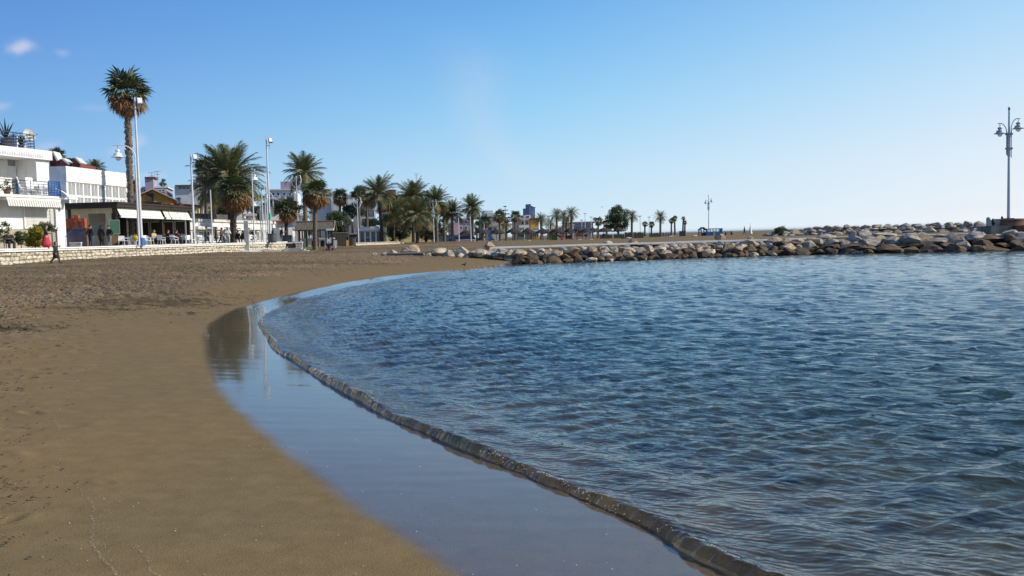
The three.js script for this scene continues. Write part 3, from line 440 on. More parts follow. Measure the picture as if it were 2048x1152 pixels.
// ------------------------------------------------------------------ buildings: a frame whose x runs along the facade, y up from the ground, z out of it
function house(name, label, category, px, d, dir, ground = PROM, group) {
  const A = at(px, 480, d); A.y = ground; const l = Math.hypot(dir[0], dir[1]), ex = dir[0] / l, ez = dir[1] / l, turn = Math.atan2(-ez, ex), nx = -ez, nz = ex;
  const o = thing(name, label, category, A, turn, group);
  const at2 = (qx, qy, z = 0) => { const r = ray(qx, qy), k = ((A.x + nx * z - EYE.x) * nx + (A.z + nz * z - EYE.z) * nz) / (r.x * nx + r.z * nz), p = r.multiplyScalar(k).add(EYE); return [(p.x - A.x) * ex + (p.z - A.z) * ez, p.y - A.y]; };
  const end = (qx, qy, x = 0) => { const r = ray(qx, qy), k = ((A.x + ex * x) * ex + (A.z + ez * x) * ez) / (r.x * ex + r.z * ez), p = r.multiplyScalar(k).add(EYE); return [(p.x - A.x) * nx + (p.z - A.z) * nz, p.y - A.y]; };   // on the face across the facade at x: [z, y]
  const B = { o, at: at2, end, A };
  B.box = (n, m, x0, x1, y0, y1, z0, z1, parent = o) => part(n, box(x0, x1, y0, y1, z0, z1), m, parent);
  B.px = (n, m, l, t, r, b, z0, z1, parent = o) => { const my = (t + b) / 2, mx = (l + r) / 2, x0 = at2(l, my, z1)[0], x1 = at2(r, my, z1)[0], y1 = at2(mx, t, z1)[1], y0 = at2(mx, b, z1)[1]; return B.box(n, m, Math.min(x0, x1), Math.max(x0, x1), y0, y1, z0, z1, parent); };
  B.win = (x0, x1, y0, y1, z, nx2 = 1, ny = 1, glass = M.glass, fr = M.whitePaint, fw = 0.07) => { // a window: dark pane, frame and glazing bars proud of it, sill
    const w = B.box('window', glass, x0, x1, y0, y1, z - 0.03, z + 0.02), F = [];
    F.push(box(x0 - fw, x1 + fw, y1, y1 + fw, z - 0.05, z + 0.07), box(x0 - fw, x1 + fw, y0 - fw, y0, z - 0.05, z + 0.07), box(x0 - fw, x0, y0, y1, z - 0.05, z + 0.068), box(x1, x1 + fw, y0, y1, z - 0.05, z + 0.068));
    for (let i = 1; i < nx2; i++) { const x = lerp(x0, x1, i / nx2); F.push(box(x - 0.035, x + 0.035, y0, y1, z + 0.02, z + 0.06)); }
    for (let i = 1; i < ny; i++) { const y = lerp(y0, y1, i / ny); F.push(box(x0, x1, y - 0.03, y + 0.03, z + 0.02, z + 0.055)); }
    part('frame', merge(F), fr, w); return w;
  };
  B.winPx = (l, t, r, b, z, n1, n2, g, f, fw) => { const my = (t + b) / 2, mx = (l + r) / 2; const x0 = at2(l, my, z)[0], x1 = at2(r, my, z)[0]; return B.win(Math.min(x0, x1), Math.max(x0, x1), at2(mx, b, z)[1], at2(mx, t, z)[1], z, n1, n2, g, f, fw); };
  return B;
}
function gableRoof(x0, x1, y, h, z0, z1, over = 0.3) { // ridge along x, covering z0..z1
  const a = x0 - over, b = x1 + over, c = z0 - over, d = z1 + over, m = (z0 + z1) / 2, t = 0.12, pos = [], uv = [];
  const quad = (p, q, r, s, w, l) => { pos.push(...p, ...q, ...r, ...p, ...r, ...s); uv.push(0, 0, w, 0, w, l, 0, 0, w, l, 0, l); };
  const w = (b - a) / 3, l = 1;
  quad([a, y, d], [b, y, d], [b, y + h, m], [a, y + h, m], w, l); quad([b, y, c], [a, y, c], [a, y + h, m], [b, y + h, m], w, l);
  quad([a, y - t, d], [b, y - t, d], [b, y, d], [a, y, d], w, 0.1); quad([b, y - t, c], [a, y - t, c], [a, y, c], [b, y, c], w, 0.1);
  for (const x of [a, b]) { quad([x, y - t, d], [x, y, d], [x, y + h, m], [x, y + h - t, m], 0.1, 0.5); quad([x, y - t, c], [x, y, c], [x, y + h, m], [x, y + h - t, m], 0.1, 0.5); }
  quad([a, y - t, d], [b, y - t, d], [b, y + h - t, m], [a, y + h - t, m], w, l); quad([a, y - t, c], [b, y - t, c], [b, y + h - t, m], [a, y + h - t, m], w, l);
  const g = tris(pos); g.setAttribute('uv', new THREE.Float32BufferAttribute(uv, 2)); return g;
}
function gableEnd(x, z0, z1, y, h, t = 0.2) { const s = new THREE.Shape(); s.moveTo(z0, y); s.lineTo(z1, y); s.lineTo((z0 + z1) / 2, y + h); s.closePath(); return new THREE.ExtrudeGeometry(s, { depth: t, bevelEnabled: false }).rotateY(-Math.PI / 2).translate(x + t, 0, 0); }
function railing(B, name, m, x0, x1, y0, y1, z, posts, rails, r = 0.03) { const o = B.o.isObject3D ? B.o : B; for (let i = 0; i <= posts; i++) { const x = lerp(x0, x1, i / posts); part(name + '_post', bar([x, y0, z], [x, y1, z], r), m, o); } for (let k = 0; k < rails; k++) { const y = lerp(y1, y0, k / rails); part(name + '_rail', bar([x0, y, z], [x1, y, z], k ? r * 0.65 : r), m, o); } }
const VD = [0.25, -1], AD = [0.12, -1], PD = [0.08, -1];

const SPOT = {}; // places on buildings that loose things need later
mat('plinth', L(0.68, 0.6, 0.44), 0.9, T.mottle);
{ // --- the white villa at the edge of the picture
  const B = house('villa', 'white two-storey villa with a blue railed balcony and roof terrace', 'house', 0, 70, VD), o = B.o, X = (px, py = 400, z = 0) => B.at(px, py, z)[0], Y = (py, px = 60, z = 0) => B.at(px, py, z)[1];
  const xl = -9, xr = X(131, 440), yb = Y(393, 70), yt = Y(303, 92) - 0.05, yf = yt - 0.9;
  B.box('wall', M.white, xl, xr, -1, yb - 0.2, -9, 0);
  B.box('plinth', M.plinth, xl, X(112, 470), -0.9, Y(458, 60), 0.003, 0.14);
  B.box('balcony_slab', M.white, xl, xr + 0.1, yb - 0.2, yb, -2.2, 1.25);
  B.box('upper_wall', M.white, xl, X(93, 350), yb, yf + 0.18, -9, -1.7);
  const pier = B.box('side_wall', M.white, X(68, 350), X(93, 350), yb + 0.002, yf + 0.19, -1.698, 0.25);
  B.box('roof_slab', M.white, xl, X(93, 350) + 0.12, yf + 0.2, yt + 0.05, -9, 0.55);
  const frieze = []; for (let x = xl; x < X(84, 300, 0.55); x += 0.24) frieze.push(box(x, x + 0.14, yf + 0.32, yf + 0.5 + 0.05 * Math.sin(x * 7), 0.552, 0.575), box(x + 0.05, x + 0.09, yf + 0.5, yf + 0.62, 0.552, 0.57));
  part('frieze', merge(frieze), mat('friezeGrey', L(0.5, 0.5, 0.56), 0.8), o);
  // loggia door and window
  const zd = -1.7, w1 = B.winPx(32, 333, 52, 388, zd, 1, 1, M.glass, M.whitePaint); B.winPx(14, 318, 30, 332, zd, 1, 1, M.curtain, M.whitePaint); B.winPx(33, 318, 53, 330, zd, 1, 1, M.curtain, M.whitePaint);
  B.px('door_shutter', M.blueMetal, 33, 358, 43, 388, zd + 0.05, zd + 0.12);
  // roller shutter
  const x0 = X(48, 430), x1 = X(107, 430), y0 = Y(455, 78), y1 = Y(405, 78), sl = []; for (let y = y0; y < y1 - 0.05; y += 0.12) sl.push(box(x0, x1, y, y + 0.1, 0.02, 0.07)); sl.push(box(x0, x1, y0, y1, 0.003, 0.03));
  const sh = part('roller_shutter', merge(sl), M.offWhite, o); part('shutter_frame', merge([box(x0 - 0.12, x0 - 0.005, y0, y1 + 0.1, 0.004, 0.12), box(x1 + 0.005, x1 + 0.12, y0, y1 + 0.1, 0.004, 0.12), box(x0 - 0.2, x1 + 0.2, y0 - 0.12, y0 - 0.004, 0.145, 0.25)]), M.white, sh);
  B.px('wall_lamp', M.greyMetal, 121, 416, 125, 420, 0.002, 0.2);
  // rolled awning with a striped scalloped valance
  const aw = B.box('awning', M.canvas, X(13, 398, 1.2), X(122, 404, 1.2), yb - 0.42, yb - 0.22, 0.5, 1.2), stripes = [[], []]; const ax0 = X(14, 400, 1.2), ax1 = X(121, 404, 1.2), n = 46;
  for (let i = 0; i < n; i++) { const a = lerp(ax0, ax1, i / n), b = lerp(ax0, ax1, (i + 1) / n), s = new THREE.Shape(); s.moveTo(a, 0); s.lineTo(b, 0); s.lineTo(b, -0.48); s.quadraticCurveTo((a + b) / 2, -0.62, a, -0.48); s.closePath(); stripes[i % 2].push(new THREE.ExtrudeGeometry(s, { depth: 0.02, bevelEnabled: false, curveSegments: 3 }).rotateX(-0.25).translate(0, yb - 0.4, 1.2)); }
  part('valance_white', merge(stripes[0]), M.canvas, aw); part('valance_grey', merge(stripes[1]), M.greyCanvas, aw);
  // balcony railing: slim rails, bright blue screen at the far end
  const rx1 = X(97, 375, 1.2), rx2 = X(121, 378, 1.2), rh = 1.12;
  railing(B, 'balcony', M.navyMetal, xl, rx1, yb, yb + rh, 1.17, 7, 5, 0.028); railing(B, 'balcony', M.blueMetal, rx1 + 0.1, rx2, yb, yb + rh + 0.1, 1.17, 4, 7, 0.045);
  for (let k = 0; k < 6; k++) part('balcony_rail', bar([rx2, yb + 0.15 + k * 0.2, 1.17], [rx2, yb + 0.15 + k * 0.2, -0.2], 0.04), M.blueMetal, o);
  // roof terrace
  const ry = yt + 0.05, tx = X(68, 285, 0.3);
  railing(B, 'terrace', M.navyMetal, xl, tx, ry, ry + 1.15, 0.3, 6, 5, 0.04);
  for (let k = 0; k < 5; k++) part('terrace_rail', bar([tx, ry + 0.23 + k * 0.23, 0.3], [tx, ry + 0.23 + k * 0.23, -4], 0.03), M.navyMetal, o);
  B.box('parapet', M.maroon, xl, X(30, 288, 0), ry, ry + 0.4, -1, -0.6); B.box('stair_head', M.white, X(34, 285, -1.5), X(52, 285, -1.5), ry, ry + 1.2, -3, -1.5);
  const dish = thing('satellite_dish', 'pale satellite dish on the roof terrace of the white villa', 'dish', o.localToWorld(new V3(X(60, 272, -0.8), ry, -0.8)), 0.9);
  const dg = new THREE.SphereGeometry(0.75, 20, 10, 0, Math.PI * 2, 0, 0.75).rotateX(Math.PI / 2 + 2.9).translate(0, 1.45, 0.5); part('bowl', dg, M.offWhite, dish); part('mast', bar([0, 0, 0], [0, 1.5, 0], 0.035), M.greyMetal, dish); part('feed_arm', bar([0, 1.1, 0.1], [0.35, 1.35, 0.65], 0.02), M.greyMetal, dish);
  SPOT.villa = { B, X, Y, yb, ry };
  o.updateMatrixWorld(true);
}
{ // --- the white annex with the long glazed gallery
  const B = house('annex', 'white flat-roofed annex with a long glazed gallery of white windows', 'house', 137, 84, AD), o = B.o, X = (px, py = 380) => B.at(px, py)[0];
  const x1 = X(253, 365), yt = B.at(195, 340)[1], yw = B.at(195, 369)[1], ym = B.at(195, 395)[1], yl = B.at(195, 408)[1] - 0.8;
  B.box('parapet', M.white, 0, x1, yw, yt, -8, 0.12); B.box('wall', M.white, 0.02, x1 - 0.02, -1, yl, -8, 0); B.box('back_wall', M.white, 0.05, x1 - 0.1, yl, yw, -8, -0.8);
  B.box('corner_post', M.white, 0.02, 0.25, yl, yw, -0.6, 0.05); B.box('corner_post', M.white, x1 - 0.3, x1 - 0.02, yl, yw, -0.6, 0.05);
  const n = 8, a = 0.3, b = x1 - 0.35;
  for (let i = 0; i < n; i++) { const l = lerp(a, b, i / n) + 0.1, r = lerp(a, b, (i + 1) / n) - 0.1; for (const [y0, y1] of [[ym + 0.1, yw - 0.08], [yl + 0.05, ym - 0.12]]) {
    const w = B.win(l, r, y0, y1, -0.05, 2, 1, M.curtain, M.whitePaint, 0.1); const bars = []; for (let k = 1; k < 8; k++) { const x = lerp(l, r, k / 8); bars.push(box(x - 0.012, x + 0.012, y0 + 0.1, y1 - (k % 2 ? 0.35 : 0.25), 0.05, 0.07)); } part('grille', merge(bars), M.whitePaint, w); } }
  // rounded white gable wall in front of its near side
  const s = new THREE.Shape(); const zr = B.end(137, 380, 0)[0]; s.moveTo(-2.6, 2.2); s.lineTo(0.6, 2.2); s.lineTo(0.6, 4.3); s.quadraticCurveTo(0.2, 5.5, -2.6, 5.7); s.closePath();
  part('curved_wall', new THREE.ExtrudeGeometry(s, { depth: 0.3, bevelEnabled: false }).rotateY(-Math.PI / 2).translate(-0.2, 0, 0), M.white, o);
}
{ // --- red-brown stepped gables behind
  const B = house('red_gable_house', 'dark red house with stepped gable tops behind the white annex', 'house', 95, 96, [1, -0.12]), o = B.o;
  const g = (l, t, r, b, z) => B.px('gable', M.maroon, l, t, r, b, z - 5, z);
  g(92, 335, 160, 420, 0); g(99, 322, 114, 340, -0.1); g(116, 325, 136, 340, -0.2); g(144, 326, 160, 340, -0.1);
  for (const [a, t, b, u] of [[99, 304, 114, 322], [144, 316, 160, 327], [118, 318, 137, 329]]) { const p = B.at(a, t, 0.02), q = B.at(b, u, 0.02), s = new THREE.Shape(); s.moveTo(p[0], q[1] - 0.6); s.lineTo(p[0], p[1]); s.lineTo(p[0] + 0.3, p[1]); s.lineTo(q[0], q[1]); s.lineTo(q[0], q[1] - 0.6); s.closePath(); const w = part('gable_top', new THREE.ExtrudeGeometry(s, { depth: 1.8, bevelEnabled: false }).translate(0, 0, -1.9), M.maroon, o); part('coping', beam([p[0] + 0.3, p[1] + 0.05, -0.9], [q[0] + 0.05, q[1] + 0.03, -0.9], 0.16, 1.9), M.offWhite, w); }
}
{ // --- the restaurant pavilion with the dark roof
  const B = house('restaurant_pavilion', 'open restaurant pavilion with a dark flat roof and cream awnings', 'pavilion', 232, 82, PD), o = B.o, X = (px, py = 430, z = 0) => B.at(px, py, z)[0];
  const len = X(379, 430), yr = B.at(300, 410)[1], yu = yr - 0.4, W = 7.5, zl = B.end(143, 440, 0)[0];
  B.box('roof', M.darkWood, -0.55, len + 0.35, yu, yr, -W, 0.55); B.box('roof_edge', M.darkWood, -0.62, len + 0.42, yr - 0.12, yr + 0.05, -W - 0.05, 0.62);
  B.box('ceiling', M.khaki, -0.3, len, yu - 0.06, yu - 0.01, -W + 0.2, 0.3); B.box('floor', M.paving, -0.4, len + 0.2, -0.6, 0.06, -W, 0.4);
  for (const px of [230, 322, 376]) { const x = X(px); B.box('column', M.darkWood, x - 0.14, x + 0.14, 0.06, yu, -0.16, 0.14); }
  for (const x of [len * 0.3, len * 0.62]) B.box('column', M.darkWood, x - 0.12, x + 0.12, 0.06, yu, -2.8, -2.55);
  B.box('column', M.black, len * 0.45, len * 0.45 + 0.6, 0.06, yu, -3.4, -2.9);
  // near end: cream panel above, wall with a wide opening
  const zo0 = B.end(213, 460)[0], zo1 = B.end(178, 460)[0], yo = B.end(195, 427)[1];
  B.box('end_panel', M.cream, -0.05, 0.1, yo, yu, zl, -0.2); B.box('end_wall', M.cream, -0.049, 0.099, 0.06, yo, zl, zo1); B.box('end_wall', M.cream, -0.048, 0.098, 0.06, yo, zo0, -0.3); B.box('corner_column', M.darkWood, -0.12, 0.16, 0.06, yu, zl - 0.25, zl - 0.005);
  B.box('side_window', M.offWhite, 1.8, 1.9, 1.0, 2.1, -3.4, -1.9); B.box('partition', M.khaki, 1.92, 2.05, 0.06, yu - 0.06, -W + 0.3, -4.6);
  // back wall with glazed doors and a scalloped white pelmet
  B.box('back_wall', M.ochre, 2.1, len, 0.06, yu - 0.06, -W + 0.05, -W + 0.25);
  for (let i = 0; i < 6; i++) { const a = 2.4 + i * (len - 2.8) / 6; B.win(a + 0.1, a + (len - 2.8) / 6 - 0.12, 0.2, 2.3, -W + 0.32, 2, 1); }
  const sc = []; for (let x = 2.2; x < len - 0.2; x += 0.26) sc.push(box(x, x + 0.2, 2.5, 2.78, -W + 0.3, -W + 0.34)); sc.push(box(2.1, len, 2.78, 2.95, -W + 0.29, -W + 0.36)); part('pelmet', merge(sc), M.white, o);
  // awnings: drop panel and front bar
  for (const [l, r] of [[234, 320], [325, 375]]) { const x0 = X(l, 424, 0.2), x1 = X(r, 424, 0.2), y1 = yu - 0.05, y0 = y1 - 0.7; const a = part('awning', beamPanel(x0, x1, y1, y0, 0.18, 0.5), M.canvas, o); part('front_bar', box(x0, x1, y0 - 0.2, y0 - 0.03, 0.43, 0.58), M.white, a); part('hem', box(x0, x1, y0 - 0.026, y0 + 0.02, 0.46, 0.54), M.greyCanvas, a); }
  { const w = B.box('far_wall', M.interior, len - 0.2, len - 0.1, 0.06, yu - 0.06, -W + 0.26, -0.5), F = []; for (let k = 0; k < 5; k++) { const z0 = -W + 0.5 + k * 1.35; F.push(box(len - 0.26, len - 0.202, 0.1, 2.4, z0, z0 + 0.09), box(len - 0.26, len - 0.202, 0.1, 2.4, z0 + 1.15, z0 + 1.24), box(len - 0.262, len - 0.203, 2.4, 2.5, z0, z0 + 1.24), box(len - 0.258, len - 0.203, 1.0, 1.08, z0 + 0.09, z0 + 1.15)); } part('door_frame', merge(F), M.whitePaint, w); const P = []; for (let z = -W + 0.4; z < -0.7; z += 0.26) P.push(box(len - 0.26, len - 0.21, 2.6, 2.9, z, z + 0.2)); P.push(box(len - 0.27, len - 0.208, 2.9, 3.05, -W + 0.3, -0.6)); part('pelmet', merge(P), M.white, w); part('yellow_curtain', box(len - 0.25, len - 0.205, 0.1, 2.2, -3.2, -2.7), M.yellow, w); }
  B.box('side_screen', M.khaki, X(236), X(243), 0.06, yu - 1.1, -0.6, -0.5);
  SPOT.pav = { B, X, len };
}
function beamPanel(x0, x1, y1, y0, z1, z0) { const t = 0.03, pos = [], q = (a, b, c, d) => pos.push(...a, ...b, ...c, ...a, ...c, ...d), uvs = []; q([x0, y1, z1], [x0, y0, z0], [x1, y0, z0], [x1, y1, z1]); q([x0, y1 - t, z1 - t], [x1, y1 - t, z1 - t], [x1, y0 - t, z0 - t], [x0, y0 - t, z0 - t]); q([x0, y0, z0], [x0, y0 - t, z0 - t], [x1, y0 - t, z0 - t], [x1, y0, z0]); for (const x of [x0, x1]) q([x, y1, z1], [x, y1 - t, z1 - t], [x, y0 - t, z0 - t], [x, y0, z0]); const g = tris(pos); for (let i = 0; i < pos.length; i += 3) uvs.push(pos[i], pos[i + 1]); g.setAttribute('uv', new THREE.Float32BufferAttribute(uvs, 2)); return g; }
{ // --- long low white restaurant
  const B = house('beach_restaurant', 'long low white beach restaurant with white glazed doors', 'restaurant', 381, 101, [0.1, -1]), o = B.o, X = (px, py = 465, z = 0) => B.at(px, py, z)[0];
  const len = X(560), yt = B.at(460, 440)[1];
  B.box('wall', M.white, 0, len, -1, yt - 0.3, -9, -0.25); B.box('cornice', M.offWhite, -0.1, len + 0.1, yt - 0.3, yt, -9, 0.25); B.box('fascia', M.white, 0, len, yt - 1.25, yt - 0.302, -0.249, 0.05);
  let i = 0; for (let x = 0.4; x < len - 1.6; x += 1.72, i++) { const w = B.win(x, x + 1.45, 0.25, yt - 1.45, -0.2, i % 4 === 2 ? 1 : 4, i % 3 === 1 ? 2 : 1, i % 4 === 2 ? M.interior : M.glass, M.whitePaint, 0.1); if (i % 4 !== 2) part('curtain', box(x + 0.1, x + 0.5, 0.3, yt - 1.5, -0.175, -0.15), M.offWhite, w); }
  for (const [a, b] of [[1, 7.5], [9, 13], [15.5, 20]]) { const r = part('awning_box', box(a, b, yt - 1.2, yt - 0.85, 0.06, 0.5), M.canvas, o); part('arm', merge([bar([a + 0.3, yt - 1.3, 0.1], [a + 0.3, yt - 1.02, 0.9], 0.03), bar([b - 0.3, yt - 1.3, 0.1], [b - 0.3, yt - 1.02, 0.9], 0.03), box(a, b, yt - 1.1, yt - 1.0, 0.85, 0.95)]), M.whitePaint, r); }
  B.box('roof_hut', mat('slate', L(0.12, 0.11, 0.1), 0.8, T.mottle), X(432), X(505), yt, yt + 0.85, -6, -3);
}
{ // --- cream house behind, with steel flues
  const B = house('cream_house', 'long cream house with a terracotta eave and steel flues', 'house', 272, 108, [0.1, -1]), o = B.o, X = (px, py = 415, z = 0) => B.at(px, py, z)[0], len = X(429), yt = B.at(350, 407)[1];
  B.box('wall', M.cream, 0, len, -1, yt - 0.25, -10, 0); B.box('eave', M.terracotta, -0.2, len + 0.2, yt - 0.25, yt, -10.2, 0.35);
  const yw = B.at(403, 425)[1]; B.win(X(400, 425), X(405, 425), yw - 0.9, yw + 0.6, 0.03, 1, 1, M.brownWall, M.timber);
  B.box('chimney', M.white, X(289, 395), X(294, 395), yt, yt + 1.1, -1.5, -0.8); B.box('chimney', M.terracotta, X(285, 385), X(292, 385), yt + 1.1, yt + 2, -1.55, -0.75);
  for (const [px, top, bot] of [[372, 400, 412], [396, 402, 438]]) { const x = X(px, 410), z = bot > 420 ? 0.6 : -1, y1 = B.at(px, top, z)[1], y0 = bot > 420 ? yt - 1.9 : yt; const f = part('flue', bar([x, y0, z], [x, y1, z], 0.24, 0.24, 14), M.steel, o); part('cowl', new THREE.CylinderGeometry(0.1, 0.42, 0.25, 14).translate(x, y1 + 0.15, z), M.greyMetal, f); if (bot > 420) part('elbow', bar([x, y0, z], [x, y0 - 0.5, 0], 0.24, 0.24, 12), M.steel, f); }
}
{ // --- ochre gabled house
  const B = house('ochre_house', 'ochre gabled house with a sagging terracotta roof', 'house', 262, 124, [1, -0.3], 2.2), o = B.o; const x1 = B.at(345, 400)[0], y0 = B.at(305, 402)[1], h = B.at(312, 380)[1] - y0;
  B.box('wall', M.ochre, 0, x1, -1, y0, -11, 0);
  const s = new THREE.Shape(); s.moveTo(-0.3, y0 + 0.0); s.lineTo(x1 + 0.4, y0); s.lineTo(x1 * 0.55, y0 + h); s.closePath(); part('gable', new THREE.ExtrudeGeometry(s, { depth: 10.8, bevelEnabled: false }).translate(0, 0, -10.9), M.ochre, o);
  const r = part('roof', merge([beam([x1 * 0.55, y0 + h + 0.08, -5.4], [x1 + 0.7, y0 - 0.05, -5.4], 0.16, 11.4), beam([x1 * 0.55, y0 + h + 0.09, -5.4], [-0.7, y0 - 0.05, -5.4], 0.16, 11.4)]), M.terracotta, o); part('verge', merge([beam([x1 * 0.55, y0 + h + 0.14, 0.25], [x1 + 0.6, y0 + 0.04, 0.25], 0.14, 0.25), beam([x1 * 0.55, y0 + h + 0.14, 0.25], [-0.6, y0 + 0.04, 0.25], 0.14, 0.25)]), M.beige, r);
  const w = B.at(300, 395); B.win(w[0] - 0.4, w[0] + 0.4, w[1] - 0.5, w[1] + 0.5, 0.03, 1, 1, M.interior, M.timber);
}
